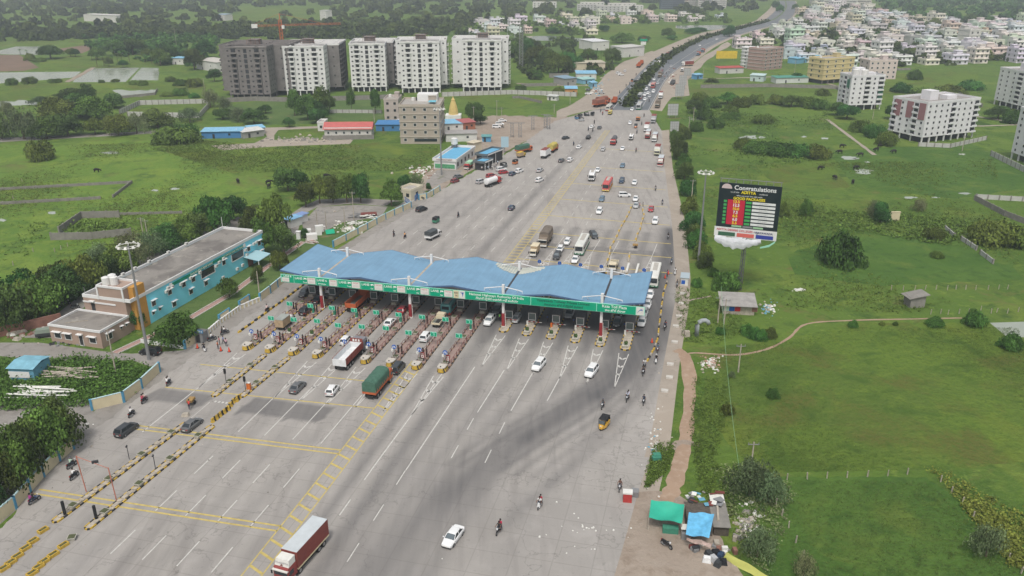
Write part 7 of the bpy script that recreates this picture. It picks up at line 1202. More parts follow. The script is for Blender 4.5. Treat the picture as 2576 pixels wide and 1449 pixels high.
for k,(x,y,w_,h,c,lab)in enumerate([(1682,24,26,34,(.12,.15,.18),'dark skyline tower under construction'),(1706,24,20,30,(.10,.12,.15),'second dark skyline tower under construction'),(1722,19,12,34,(.55,.5,.42),'slim cream skyline tower'),(1748,18,26,32,WT,'white skyline tower beside the cream one'),(1778,20,30,32,WT,'broad white skyline tower in the middle of the group'),(1808,21,26,30,WT,'white skyline tower at the end of the group'),(2058,12,22,26,(.5,.5,.46),'cream high block beyond the town, first of four'),(2088,16,24,30,WT,'white high block beyond the town, second of four'),(2128,17,40,26,WT,'long white high block beyond the town, third of four'),(2170,16,30,24,(.55,.52,.48),'cream high block beyond the town, fourth of four')]):
 A_=G(x,y);r=empty('skyline_tower',(*A_,0),0);tag(r,lab,'apartment block','far skyline towers');MB().box(0,10,0,w_,18,h).obj('wall',M_plc,r,col=c);mb=MB()
 for f in range(int(h/3.3)):mb.box(0,.9,1.4+f*3.3,w_*.92,.2,1.1)
 mb.obj('window_louvre',M_darkop,r);MB().box(0,10,h,w_*.5,9,2.5).obj('roof_room',M_plc,r,col=c)
for k,(x0,x1,y)in enumerate([(1452,1500,27),(1500,1560,31),(1560,1618,30),(1530,1600,24),(1460,1520,21),(1340,1400,20)]):
 r,W=house((x0,y),(x1,y),22,9,3,(.46,.46,.46)if k<2 else WT,f'long low {("grey", "white")[k >= 2]} block of the far estate, {nth(k)} of six',winc=6,tanks=0,stair=False,wsz=(2.5,1.3),group='far estate blocks')
# ---- town of small houses
PAL=[((.72,.71,.70),'white'),((.68,.66,.60),'cream'),((.63,.54,.51),'pink'),((.62,.58,.45),'pale yellow'),((.55,.61,.57),'mint'),((.52,.58,.63),'pale blue'),((.58,.55,.51),'beige'),((.68,.68,.70),'greyish white'),((.62,.50,.43),'peach'),((.55,.53,.58),'lilac'),((.40,.39,.38),'grey')]
def house_proto(w_,d,fl,seed,parts):
 rg=random.Random(seed);fh=3.1;h=fl*fh;pr=Proto();mb=MB();mb.box(0,0,0,w_,d,h)
 for f in range(fl):mb.box(0,-.3,(f+1)*fh-.2,w_+.4,d+.9,.2)
 if fl>1:mb.box(-w_*.2,-d/2-.9,fh-.1,w_*.5,1.4,.15);mb.box(-w_*.2,-d/2-1.5,fh,w_*.5,.12,.8)
 parapet(mb,-w_/2-.1,-d/2-.1,w_/2+.1,d/2+.1,h,.8);sx_=rg.choice((-1,1))*w_*.28;mb.box(sx_,d*.2,h,w_*.35,d*.35,2.3);mb.box(sx_,d*.2,h+2.3,w_*.42,d*.42,.15)
 rf=MB().box(0,0,h,w_-.5,d-.5,.12);wn=[]
 for f in range(fl):
  for k in range(3):wn.append((-w_/2+w_*(k+.5)/3,-d/2-.02,f*fh+1.6,0.))
  for k in range(2):
   for sg in(-1,1):wn.append((sg*(w_/2+.02),-d/2+d*(k+.5)/2,f*fh+1.6,PI/2))
 if parts:
  i=pr.part('wall',mb,M_plc);pr.part('roof',rf,M_rooft,i,col=rg.choice([(.4,.38,.35),(.5,.48,.45),(.33,.3,.28)]));tk_=MB();tk_.tube([(-sx_,d*.2,h),(-sx_,d*.2,h+1.5)],.75,10);pr.part('water_tank',tk_,rg.choice([M_tankw,M_tankb]))
  wm2=MB().box(0,0,-.6,1.2,.12,1.2).mesh('window',M_darkop)
  for x,y,z,a_ in wn:pr.part('window',wm2,None,None,(x,y,z),a_)
 else:
  mb2=MB();mb2.v,mb2.f,mb2.m=mb.v,mb.f,mb.m;mb2.box(0,0,h,w_-.5,d-.5,.12,mi=1)
  for x,y,z,a_ in wn:mb2.box(x,y,z-.6,1.2 if a_==0 else.12,.12 if a_==0 else 1.2,1.2,mi=2)
  mb2.tube([(-sx_,d*.2,h),(-sx_,d*.2,h+1.5)],.75,8,mi=3 if seed%2 else 2);pr.part('house',mb2,[M_plc,M_roofg,M_darkop,M_tankw])
 return pr
dims=[(9,10,1),(10,11,2),(8,11,2),(11,10,2),(9,12,3),(12,12,2),(8,9,1),(10,9,3),(13,10,2)]
HP1=[house_proto(*d,i,True)for i,d in enumerate(dims)];HP2=[house_proto(*d,i,False)for i,d in enumerate(dims)]
TOWN=[(1842,118),(1885,96),(1965,74),(2012,52),(2015,26),(2060,18),(2190,18),(2210,30),(2290,48),(2350,62),(2500,62),(2660,56),(2660,158),(2500,158),(2430,166),(2290,168),(2180,168),(2060,165),(1985,150),(1978,150),(1970,122),(1870,122)]
TOWN2=[(1130,84),(1180,68),(1250,50),(1330,55),(1420,48),(1520,42),(1640,40),(1740,38),(1835,48),(1835,60),(1700,60),(1600,60),(1500,60),(1492,88),(1300,90),(1180,92)]
cand=[];ga=R(9);cg,sg2=math.cos(ga),math.sin(ga)
for(cx_,cy_,x_lo,x_hi,y_lo,y_hi,far)in((21,30,-900,1500,480,1150,0),(28,44,-1200,2200,1150,2100,1)):
 for i in range(int((x_hi-x_lo)/cx_)):
  for j in range(int((y_hi-y_lo)/cy_)+30):
   x=x_lo+(i+random.uniform(-.18,.18))*cx_;y=y_lo-300+(j+random.uniform(-.15,.15))*cy_;X,Y=x*cg-y*sg2,x*sg2+y*cg
   if Y<300 or not(y_lo<=Y<y_hi):continue
   px,py=PX(X,Y)
   if not(-30<px<2610):continue
   in1,in2=inpoly(px,py,TOWN),inpoly(px,py,TOWN2)
   if not(in1 or in2)or random.random()<(.27 if in1 else.3):continue
   cand.append((math.hypot(X,Y),X,Y,in1,px))
cand.sort();near,rest=cand[:290],cand[290:]
rowsz={}
for c in near:rowsz.setdefault((c[3],int(c[0]//38)),[]).append(c)
for(in1,rk),lst in sorted(rowsz.items(),key=lambda q:q[0]):
 lst.sort(key=lambda c:c[4]);rws=sorted(k for(f_,k)in rowsz if f_==in1);ri=rws.index(rk);cnt={}
 for k,c in enumerate(lst):
  col_,cn=random.choice([PAL[0],PAL[1],PAL[7]]if random.random()<.66 else PAL[:8]if random.random()<.75 else PAL);ti=random.choices(range(9),weights=[2,3,3,3,2,3,1,2,3]if in1 else[5,3,2,2,1,1,4,1,1])[0];fl=('one','two','three')[dims[ti][2]-1]
  key=(cn,fl);cnt[key]=cnt.get(key,-1)+1;where=f'{nth(ri)} {"town row" if in1 else "village row"}'
  (HP1 if c[0]<640 and in1 else HP2)[ti].put('house',(c[1],c[2]),ga+R(random.uniform(-8,8))+(PI/2 if random.random()<.25 else 0),f'{cn} {fl} storey house, {nth(cnt[key])} such from the highway in {where}','house','town houses' if in1 else 'village houses',tuple(min(.75,v*random.uniform(.92,1.1))for v in col_),sc=random.uniform(1.0,1.45))
mats_far=[mat('far_wall_%d'%i,c,rough=.9,ns=.1,na=.1,world=True)for i,(c,n_)in enumerate(PAL[:9])]+[M_roofg,M_darkop]
vs,fs,ms=[],[],[];off=0
for c in rest:
 ti=random.randrange(9);w_,d,fl=dims[ti];mb=MB();mb.box(0,0,0,w_,d,fl*3.1,0);mb.box(0,0,fl*3.1,w_-.8,d-.8,.1,1);mb.box(w_*.2,0,fl*3.1,w_*.4,d*.4,2.4,0)
 for f in range(fl):mb.box(0,-d/2-.05,f*3.1+1.2,w_*.8,.1,1.,2)
 a_=ga+random.uniform(-.2,.2)+(PI/2 if random.random()<.3 else 0);ca,sa=math.cos(a_),math.sin(a_);k=random.randrange(9)
 for x,y,z in mb.v:vs.append((c[1]+x*ca-y*sa,c[2]+x*sa+y*ca,z))
 fs+=[tuple(off+i for i in f)for f in mb.f];ms+=[k if m_==0 else 9 if m_==1 else 10 for m_ in mb.m];off+=len(mb.v)
me=bpy.data.meshes.new('far_town');me.from_pydata(vs,[],fs);[me.materials.append(m_)for m_ in mats_far];me.polygons.foreach_set('material_index',ms);o=bpy.data.objects.new('far_town',me);COL.objects.link(o);tag(o,'mass of tiny pastel houses in the haze beyond the first town rows','houses',kind='stuff')
print('HOUSES',len(near),len(rest))
# ---- blue container, pipe piles, huts and stalls
M_cont=mat('faded_blue',(.13,.33,.45),rough=.7,ns=.7,na=.25);A,an,w_=frame_ab((28,957),(92,957));r=empty('blue_container',(*A,0),an-R(4));tag(r,'faded blue corrugated container hut with a worn roof in the shrubs','container hut');MB().box(w_/2,2.6,0,w_,5.2,2.7).obj('wall',M_cont,r);mb=MB();mb.add([(-.3,-.4,2.72),(w_+.3,-.4,2.72),(w_+.3,2.6,3.25),(-.3,2.6,3.25),(w_+.3,5.5,2.72),(-.3,5.5,2.72)],[(0,1,2,3),(3,2,4,5)]);mb.obj('roof',mat('faded_blue_roof',(.20,.42,.52),ns=.6,na=.25),r);MB().box(w_*.4,-.05,.7,4.2,.05,1.3).obj('painted_patch',M_plw,r)
def pile(x,y,lab,n,L_,ang,spread,seed,col_m,hz=.9):
 rg=random.Random(seed);c=G(x,y);r=empty('pipe_pile',(*c,0),0);tag(r,lab,'pipes','heaps of pale pipes')
 for k in range(n):
  a_=ang+rg.uniform(-spread,spread);ox,oy=rg.uniform(-2.2,2.2),rg.uniform(-1.8,1.8);z=.15+rg.random()*hz;l=L_*rg.uniform(.7,1.);dx,dy=math.cos(a_)*l/2,math.sin(a_)*l/2
  MB().tube([(ox-dx,oy-dy,z),(ox+dx,oy+dy,z+rg.uniform(-.1,.3))],.13,6).obj('pipe',col_m,r)
pile(105,995,'large heap of white pipes beside the tree',34,9.5,R(-12),.32,3,M_wplast);pile(180,945,'smaller heap of pale pipes above the large heap',20,8.5,R(-8),.3,4,M_stone);pile(905,545,'heap of metal scrap bars in the transformer yard',14,5,.2,.8,5,M_grey,.5);pile(895,565,'second heap of pale boards in the transformer yard',14,3,.4,1.2,6,M_wplast,.3);pile(925,548,'heap of white panels beside the scrap trailer',12,3.5,.1,.6,8,M_wplast,.8)
r=empty('farm_trailer',(*G(928,545),0),.2);tag(r,'open scrap trailer with spoked wheels in the yard','trailer');MB().box(0,0,.7,5,2.2,.5).obj('bed',M_rail,r)
for x in(-1.5,1.5):
 for y in(-1.1,1.1):link('wheel',wheel_mesh(.5,.2),r,(x,y,.5))
A,an,w_=frame_ab((1818,790),(1896,792));r=empty('roadside_hut',(*A,0),an-R(3));tag(r,'grey asbestos roofed hut with blue and red shutters','hut');MB().box(w_/2,2.2,0,w_,4.4,2.5).obj('wall',M_stone,r);mb=MB();mb.add([(-.8,-.9,2.4),(w_+.5,-.9,2.4),(w_+.5,5.2,3.5),(-.8,5.2,3.5)],[(0,1,2,3)]);mb.add([(-.8,-.9,2.3),(w_+.5,-.9,2.3),(w_+.5,5.2,3.4),(-.8,5.2,3.4)],[(3,2,1,0)]);mb.obj('roof',mat('asbestos',(.30,.29,.275),ns=.8,na=.25),r)
for x,m_ in((1.9,M_signb),(3.2,mat('shutter_red',(.5,.02,.03))),(7.,M_brick),(.7,mat('shutter_pale',(.45,.6,.5)))):MB().box(x,-.06,.9,1.2,.1,1.4).obj('shutter',m_,r)
r=empty('ruined_shed',(*G(2298,768),0),.1);tag(r,'small broken concrete shed with a tilted slab roof in the field','ruin');MB().box(0,0,0,3.6,3,2.6).obj('wall',M_wallgrey,r);o=MB().box(0,0,0,5,3.8,.15).obj('roof',M_wallgrey,r,loc=(0,0,2.7));o.rotation_euler[1]=R(-10)
r=empty('small_shrine',(*G(2248,555),0),0);tag(r,'small cream wall stub beside the round tree in the meadow','wall stub');MB().box(0,0,0,3.2,.5,2.7).obj('panel',M_cwall,r);MB().box(0,0,2.7,3.4,.7,.2).obj('coping',M_cwall,r)
mb=MB();q=[(0,0,0),(0,0,2.6),(.3,0,3.3),(.9,0,3.7),(1.6,0,3.75),(2.2,0,3.4),(2.4,0,2.9)];mb.tube(q,.48,14);o=mb.obj('vent_pipe',mat('pipe_grey',(.30,.33,.34),rough=.6,ns=1.,na=.15),loc=(*G(1752,846),0),smooth=True);tag(o,'thick grey pipe bent over at its top in the verge','pipe')
MB().box(0,0,0,1.2,1.,1.3,taper=.8).obj('boulder',M_stone,loc=(*G(1728,846),0));tag(scene.objects['boulder'],'pale stone block beside the bent pipe','stone')
r=empty('roadside_shelter',(*G(1722,712),0),ANG);tag(r,'small white and blue roadside shelter at the far kerb','shelter');MB().box(0,0,0,1.8,3.6,2.0).obj('wall',M_wplast,r);MB().box(0,0,2.,2.2,4.,.12).obj('roof',SKm:=mat('shelter_blue',(.35,.42,.46)),r);MB().box(-.3,-1.85,.4,.9,.05,1.).obj('poster',M_signb,r)
ts=empty('tea_stall',(*G(1762,1318),0),ANG+R(8));ts.scale=(.8,.8,.85);tag(ts,'ramshackle tea stall of dark boards under patched sheets','stall');MB().box(-.5,0,0,4.4,6.5,2.1).obj('wall',mat('old_wood',(.10,.085,.07),ns=2,na=.4),ts);MB().box(3.2,1.0,0,2.6,8.,1.9).obj('side_room',mat('old_wood',(.10,.085,.07)),ts)
mb=MB();mb.box(3.2,.2,2.0,3.,7.4,.1);mb.obj('roof_board',M_wallgrey,ts);MB().box(3.3,4.8,2.1,2.6,2.6,.12).obj('white_sheet',M_wplast,ts);MB().bar((2.7,-1.8,2.25),(3.1,3,2.3),.35).obj('roof_beam',M_stone,ts);MB().box(-2.2,-3.7,1.8,3.4,1.5,.1).obj('front_shelf',M_wplast,ts);MB().box(-3.0,-4.,0,1.6,1.6,1.2).obj('counter',M_grey,ts);mb=MB()
rg=random.Random(9)
for k in range(34):
 tp=k<20;o=MB().box(0,0,0,rg.uniform(.4,1.7),rg.uniform(.3,1.3),.08 if tp else rg.uniform(.3,.9)).obj('scrap_sheet' if tp else 'junk_box',rg.choice([M_wplast,M_grey,M_wallgrey,M_cont,M_rail,M_darkop,M_stone,M_brick]),ts,loc=(rg.uniform(-2.4,4.4),rg.uniform(2.2,6.4),2.12+rg.random()*.4)if tp else(rg.uniform(-2.5,6.),rg.uniform(-7.5,-3.6),.02),rot=rg.uniform(0,3))
 if tp:o.rotation_euler[0]=rg.uniform(-.25,.25)
def sheet_cloth(name,corners,m,lab,sag=.6,poles=True,n=8):
 P=[Vector((*G(x,y,z),z))for x,y,z in corners];r=empty(name,(*G(corners[0][0],corners[0][1]),0),0);r.location=(P[0].x,P[0].y,0);tag(r,lab,'tarpaulin');mb=MB();V_2=[]
 for i in range(n+1):
  for j in range(n+1):
   a,b=i/n,j/n;p=P[0]*(1-a)*(1-b)+P[1]*a*(1-b)+P[2]*a*b+P[3]*(1-a)*b;p=p-Vector((P[0].x,P[0].y,0));p.z-=sag*math.sin(PI*a)*math.sin(PI*b)*1.+.12*math.sin(a*9+b*5);V_2.append(p)
 mb.add(V_2,[(i*(n+1)+j,i*(n+1)+j+1,(i+1)*(n+1)+j+1,(i+1)*(n+1)+j)for i in range(n)for j in range(n)]);mb.obj('cloth',m,r,smooth=True)
 if poles:
  for p in P:MB().bar((p.x-P[0].x,p.y-P[0].y,0),(p.x-P[0].x,p.y-P[0].y,p.z),.1).obj('pole',M_stone,r)
sheet_cloth('green_tarpaulin',[(1638,1257,2.6),(1722,1268,2.8),(1716,1316,2.3),(1632,1303,2.1)],mat('tarp_green',(.03,.38,.26),rough=.6,ns=1,na=.08),'bright green tarpaulin stretched on poles beside the tea stall');sheet_cloth('blue_tarpaulin',[(1733,1288,2.9),(1797,1292,3.0),(1784,1352,2.4),(1725,1346,2.4)],mat('tarp_blue',(.13,.42,.66),rough=.6,ns=1.4,na=.25),'sky blue tarpaulin with a dark stain over the tea stall',sag=.3,poles=False)
sheet_cloth('yellow_banner',[(1828,1388,1.0),(1940,1452,1.0),(1930,1470,.1),(1820,1404,.1)],mat('banner_yellow',(.46,.47,.13),rough=.6,ns=1,na=.12),'long yellow banner strung along the verge behind the tea stall',sag=0.,poles=False);sheet_cloth('poster_sheet',[(1728,1352,1.9),(1790,1366,1.9),(1788,1378,1.2),(1726,1360,1.3)],mat('poster_mixed',(.55,.42,.38),ns=1.5,na=.5),'faded poster sheet hanging along the front of the tea stall',sag=0.,poles=False)
r=empty('vendor_fridge',(*G(1578,1260),0),ANG+R(6));tag(r,'red drinks cooler with a white top on the pavement','drinks cooler');MB().box(0,0,0,1.3,1.,1.5).obj('case',mat('cooler_red',(.42,.05,.045),ns=2,na=.2),r);MB().box(0,0,1.5,1.45,1.1,.25).obj('lid',M_wplast,r)
MB().box(0,0,0,1.1,1.2,.9).obj('metal_box',M_grey,loc=(*G(1597,1246),.03),rot=ANG);tag(scene.objects['metal_box'],'dark metal box beside the red drinks cooler','box')
MB().box(0,0,.3,1.4,.8,.6).box(.2,.5,.9,1.2,1.,.12).obj('green_cart',mat('cart_green',(.05,.22,.15),ns=2,na=.2),loc=(*G(1651,1160),0),rot=.1);tag(scene.objects['green_cart'],'green handcart under scrap cloth in the verge','cart')
MB().box(0,0,0,2.2,1.,.9).obj('green_crate',mat('cart_green',(.05,.22,.15)),loc=(*G(1686,1338),.02),rot=ANG+.1);tag(scene.objects['green_crate'],'green crate between the two tarpaulins','crate')
for k,(x,y,c)in enumerate([(1800,1395,BLK),(1812,1402,NAVY),(1795,1410,SIL),(1818,1418,BLK),(1806,1422,DGR),(1783,1398,DGR),(1778,1412,WHITE)]):o=MB().box(0,0,0,1.2,.9,.7,taper=.75,rot=k).obj('rubbish_sack',M_tarp,loc=(*G(x,y),.02),col=c);tag(o,f'{("black", "dark blue", "grey", "second black", "dark grey", "dark", "white")[k]} sack dumped behind the tea stall','sack','dumped sacks')
for k,(x,y)in enumerate([(1717,740),(1713,765),(1708,797),(1700,822),(1697,862),(1686,918),(1684,951),(1672,985)]):MB().box(0,0,0,1.3,.9,.35).obj('drain_block',M_kerbw,loc=(*G(x,y),.02),rot=ANG);tag([q for q in scene.objects if q.name.startswith('drain_block')][-1],f'small concrete drain block on the verge, {nth(k)} down from the canopy end','concrete block','drain blocks on the verge')
stub=MB().box(0,0,0,.16,.16,1.2,taper=.9).mesh('fence_post',M_stone)
def stubs(pts,lab,grp):
 for k,(x,y)in enumerate(pts):o=link('fence_post',stub,None,(*G(1932+x/2,724.5+y/2),0),R(k*31));o.rotation_euler[0]=R(random.uniform(-6,6));tag(o,f'short white stone fence post, {nth(k)} {lab}','fence post',grp)
stubs([(95,965),(197,962),(296,958),(397,955),(500,950),(602,946),(700,938)],'along the top edge of the dark green plot','fence posts of the top row');stubs([(868,975),(922,1032),(976,1085),(1030,1158),(1160,1320),(1210,1368),(1272,1438)],'down the thorny edge of the dark green plot','fence posts of the thorny edge');stubs([(40,1092),(70,1145),(104,1208),(139,1282),(178,1355)],'down the tea stall edge of the dark green plot','fence posts of the stall edge');stubs([(818,132),(868,130),(905,134),(960,130),(1010,128),(1070,115),(1122,128),(1150,124),(1203,128),(1258,120)],'in the row beside the field path','fence posts by the field path');stubs([(620,10),(680,12),(738,10),(790,8),(845,8),(902,10),(945,8),(995,8),(1045,10),(1107,8),(1160,6),(1205,6)],'in the row above the broken shed','fence posts above the broken shed')
fp=[(135,545),(222,367),(335,1075),(552,1075),(616,1050),(683,1022),(134,1210)]
for k,(x,y)in enumerate(fp):o=link('fence_post',stub,None,(*G(x/4,362+y/4+3),0));tag(o,f'white boundary stone in the green field, {nth(k)} of the scattered ones','fence post','boundary stones')
M_buf=mat('buffalo_hide',(.02,.018,.017),rough=.8)
def buffalo_mesh():
 J={'rump':(-.75,0,1.2),'bel':(0,0,1.12),'che':(.6,0,1.12),'nek':(1.0,0,1.15),'hed':(1.35,0,.85),'muz':(1.62,0,.6),'tail':(-1.,0,1.15),'tl2':(-1.12,0,.6)};E_=[('bel','rump'),('bel','che'),('che','nek'),('nek','hed'),('hed','muz'),('rump','tail'),('tail','tl2')];Rr=dict(rump=.38,bel=.46,che=.42,nek=.26,hed=.2,muz=.12,tail=.05,tl2=.04)
 for s,q in((1,'l'),(-1,'r')):
  J.update({q+'fs':(.55,s*.22,.95),q+'fk':(.6,s*.22,.5),q+'ff':(.58,s*.22,.05),q+'hs':(-.72,s*.22,.95),q+'hk':(-.6,s*.23,.66),q+'hh':(-.86,s*.22,.42),q+'hf':(-.8,s*.22,.05),q+'h1':(1.3,s*.2,1.05),q+'h2':(1.15,s*.42,1.12)})
  E_+=[('che',q+'fs'),(q+'fs',q+'fk'),(q+'fk',q+'ff'),('rump',q+'hs'),(q+'hs',q+'hk'),(q+'hk',q+'hh'),(q+'hh',q+'hf'),('hed',q+'h1'),(q+'h1',q+'h2')];Rr.update({q+'fs':.17,q+'fk':.1,q+'ff':.08,q+'hs':.2,q+'hk':.14,q+'hh':.08,q+'hf':.08,q+'h1':.05,q+'h2':.03})
 nm=list(J);me=bpy.data.meshes.new('q');me.from_pydata([J[n]for n in nm],[(nm.index(a),nm.index(b))for a,b in E_],[]);o=bpy.data.objects.new('q',me);COL.objects.link(o);o.modifiers.new('s','SKIN');o.modifiers.new('u','SUBSURF').levels=1
 for i,n in enumerate(nm):me.skin_vertices[0].data[i].radius=(Rr[n],Rr[n]);me.skin_vertices[0].data[i].use_root=n=='bel'
 m2=bpy.data.meshes.new_from_object(o.evaluated_get(bpy.context.evaluated_depsgraph_get()));bpy.data.objects.remove(o);m2.materials.append(M_buf);return m2
BUF=buffalo_mesh()
for k,(x,y,a)in enumerate([(244,434,0),(599,461,120),(676,464,40),(677,474,90),(2112,387,180),(2164,394,170),(2152,427,20),(2204,381,200),(2212,372,30),(2248,386,190),(2063,428,10),(2100,452,100),(2145,463,60),(2118,372,0),(821,448,0)]):
 o=link('buffalo',BUF,None,(*G(x,y),0),R(a),sc=1.15);tag(o,f'black buffalo grazing {"in the bright green field, " + nth(k) + " from the walled plots" if x < 900 else "in the meadow by the puddles, " + nth(k - 4) + " of the herd"}','buffalo','grazing buffaloes')
def rubble(name,cx_,cy_,rx,ry,n,lab,ms_,seed,smax=.5):
 rg=random.Random(seed);mb=MB()
 for k in range(n):
  a_,q=rg.uniform(0,2*PI),abs(rg.gauss(0,.5))*(1+.35*math.sin(5*k*.37));x,y=G(cx_+math.cos(a_)*rx*q,cy_+math.sin(a_)*ry*q);s=rg.uniform(.12,smax);mb.box(x,y,.02,s*rg.uniform(.7,1.6),s,s*rg.uniform(.15,.6),mi=rg.randrange(len(ms_)),rot=rg.uniform(0,3),taper=rg.uniform(.5,.9))
 tag(mb.obj(name,ms_),lab,'rubble',kind='stuff')
rubble('rubble',1790,912,28,20,150,'heap of broken brick and plaster by the footpath fork',[M_stone,M_wplast,mat('brick_pale',(.4,.25,.2))],1);rubble('litter',1650,1130,28,110,130,'white litter scattered over the verge',[M_wplast,M_wplast,M_cont,M_stone],2,.35);rubble('rubble',1880,1320,42,60,220,'rubble spread behind the tea stall',[M_stone,M_wallgrey,M_wplast],3,.6);rubble('litter',1480,1330,230,130,26,'bits of paper on the bare concrete',[M_wplast],4,.3);rubble('rubble',1935,775,24,22,110,'rubble and rags beside the hut',[M_stone,M_wplast,M_cont],5,.6);rubble('rubble',760,352,110,10,260,'grey spoil along the dirt road',[M_stone,M_wallgrey],6,1.2);rubble('rubble',1060,430,50,18,160,'white and brown debris beside the rest stop yard',[M_wplast,M_stone,M_brick],7,1.);rubble('rubble',880,575,60,25,120,'white slabs strewn over the transformer yard',[M_wplast,M_stone],8,.8);rubble('rubble',180,860,70,12,120,'dark heap of tyres and rubble beside the annex',[M_darkop,M_stone,M_grey],9,.7);rubble('rubble',1500,225,30,25,120,'clutter among the roadside shops',[M_stone,M_wplast,M_brick,M_cont],10,1.5);rubble('rubble',1690,205,14,30,90,'clutter among the hoarding stalls',[M_stone,M_wplast,M_brick],11,1.5)
rubble('litter',2010,730,18,3,30,'row of white sacks in the meadow',[M_wplast],12,.8);rubble('rubble',395,1180,420,160,60,'grit on the toll approach',[M_wallgrey,M_stone],13,.2)
rubble('rubble',120,1090,90,40,70,'stones on the bare yard behind the tree row',[M_wplast,M_stone],14,.5);rubble('rubble',40,838,60,20,60,'planks and sheets in the yard behind the annex',[M_wplast,M_stone,M_brick],15,1.2)
r=empty('stacked_sign',(*G(62,828),0),.35);tag(r,'green direction boards leaning in the yard behind the annex','sign');o=MB().box(0,0,0,6,.12,1.8).obj('board',M_green,r);o.rotation_euler[0]=R(-35);o2=MB().box(0,-.08,.5,5,.02,.7).obj('print',M_mint,o)
r=empty('brick_wall',(*G(-10,850),0),.7);tag(r,'dark red wall under the trees behind the annex','wall');MB().box(6,0,0,14,.3,2.2).obj('panel',M_brick,r)
r=empty('parked_jeep',(*G(118,846),0),.3);tag(r,'grey green canvas topped vehicle behind the annex','vehicle');MB().box(0,0,.4,4,1.8,.7).obj('body',M_dark_,r);MB().box(-.3,0,1.1,3.4,1.7,.8,taper=.9).obj('canopy',mat('canvas_green',(.20,.24,.20)),r)
for x in(-1.2,1.2):
 for y in(-.8,.8):link('wheel',wheel_mesh(.36,.2),r,(x,y,.36))
# ------------------------------------------------------------------ vegetation
def leaf_mat(name,col,rand=.6):
 m=mat(name,col,rough=.85,rand=rand,spec=.15);nt=m.node_tree;b=nt.nodes['Principled BSDF'];l=b.inputs['Base Color'].links[0].from_socket
 at=nt.nodes.new('ShaderNodeAttribute');at.attribute_name='tint';mm=nt.nodes.new('ShaderNodeMix');mm.data_type='RGBA';mm.blend_type='MULTIPLY';mm.inputs[0].default_value=1
 nt.links.new(l,mm.inputs[6]);nt.links.new(at.outputs['Color'],mm.inputs[7]);nt.links.new(mm.outputs[2],b.inputs['Base Color']);return m
ML=[leaf_mat('leaf_deep',(.05,.10,.027)),leaf_mat('leaf_mid',(.072,.138,.03)),leaf_mat('leaf_olive',(.115,.17,.038)),leaf_mat('leaf_grey',(.115,.155,.08))]
M_bark=mat('bark',(.12,.09,.065),rough=.95,ns=4,na=.3)
def cards(C,Nn,size,tint,roll=None):
 """quads at centres C facing Nn"""
 n=len(C);up=rng.normal(size=(n,3));a=np.cross(Nn,up);a/=np.linalg.norm(a,axis=1,keepdims=True)+1e-9;b=np.cross(Nn,a);s=size[:,None]
 V=np.stack([C-a*s-b*s*.7,C+a*s*.9-b*s,C+a*s+b*s*.8,C-a*s*.8+b*s],1);return V.reshape(-1,3),np.repeat(tint,4,axis=0)
def leafmesh(name,V,T,m):
 n=len(V)//4;me=bpy.data.meshes.new(name);me.vertices.add(len(V));me.vertices.foreach_set('co',V.astype(np.float32).ravel());me.loops.add(len(V));me.loops.foreach_set('vertex_index',np.arange(len(V),dtype=np.int32));me.polygons.add(n);me.polygons.foreach_set('loop_start',np.arange(0,len(V),4,dtype=np.int32));me.polygons.foreach_set('loop_total',np.full(n,4,dtype=np.int32));me.update()
 at=me.attributes.new('tint','FLOAT_COLOR','POINT');c=np.ones((len(V),4),np.float32);c[:,:3]=T;at.data.foreach_set('color',c.ravel());me.materials.append(m);return me
def crown_np(K,n,leaf,sx=1.,sz=.75,lo=.3,flat=0.):
 """unit crown: clumps of leaf faces in an uneven volume, base at z=0"""
 out=[];ti=[]
 d=rng.normal(size=(K,3));d/=np.linalg.norm(d,axis=1,keepdims=True);d[:,2]=np.abs(d[:,2])*1.1-.35;rr=rng.uniform(.3,.82,K)[:,None];cc=d*rr*np.array([sx,sx,sz]);cr_=rng.uniform(.22,.40,K);tn=rng.uniform(.55,1.35,K)
 for i in range(K):
  u=rng.normal(size=(n,3));u/=np.linalg.norm(u,axis=1,keepdims=True);u[:,2]=np.where(u[:,2]<-.3,-u[:,2],u[:,2]);P=cc[i]+u*cr_[i]*rng.uniform(.75,1.1,n)[:,None]*np.array([1,1,.8]);Nn=u+rng.normal(size=(n,3))*.45;Nn/=np.linalg.norm(Nn,axis=1,keepdims=True)
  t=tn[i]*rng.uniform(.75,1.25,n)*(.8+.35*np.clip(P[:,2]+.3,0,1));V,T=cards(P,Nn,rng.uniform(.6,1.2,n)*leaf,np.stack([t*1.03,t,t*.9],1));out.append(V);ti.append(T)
 V=np.concatenate(out);V[:,2]-=np.percentile(V[:,2],1);return V,np.concatenate(ti)
CR={}
for kind,mi,args in(('round',0,(46,150,.031,1.,.85)),('round2',1,(40,150,.032,1.,.8)),('spread',2,(44,130,.03,1.1,.5)),('tall',1,(44,140,.033,.8,1.2)),('bush',1,(40,130,.032,1.,.5)),('thorn',3,(36,90,.022,1.1,.6)),('far',0,(12,26,.13,1.,.8)),('far2',1,(12,26,.13,1.,.7))):
 CR[kind]=[leafmesh('crown',*crown_np(*args),ML[mi])for _ in range(3 if 'far' not in kind else 4)]
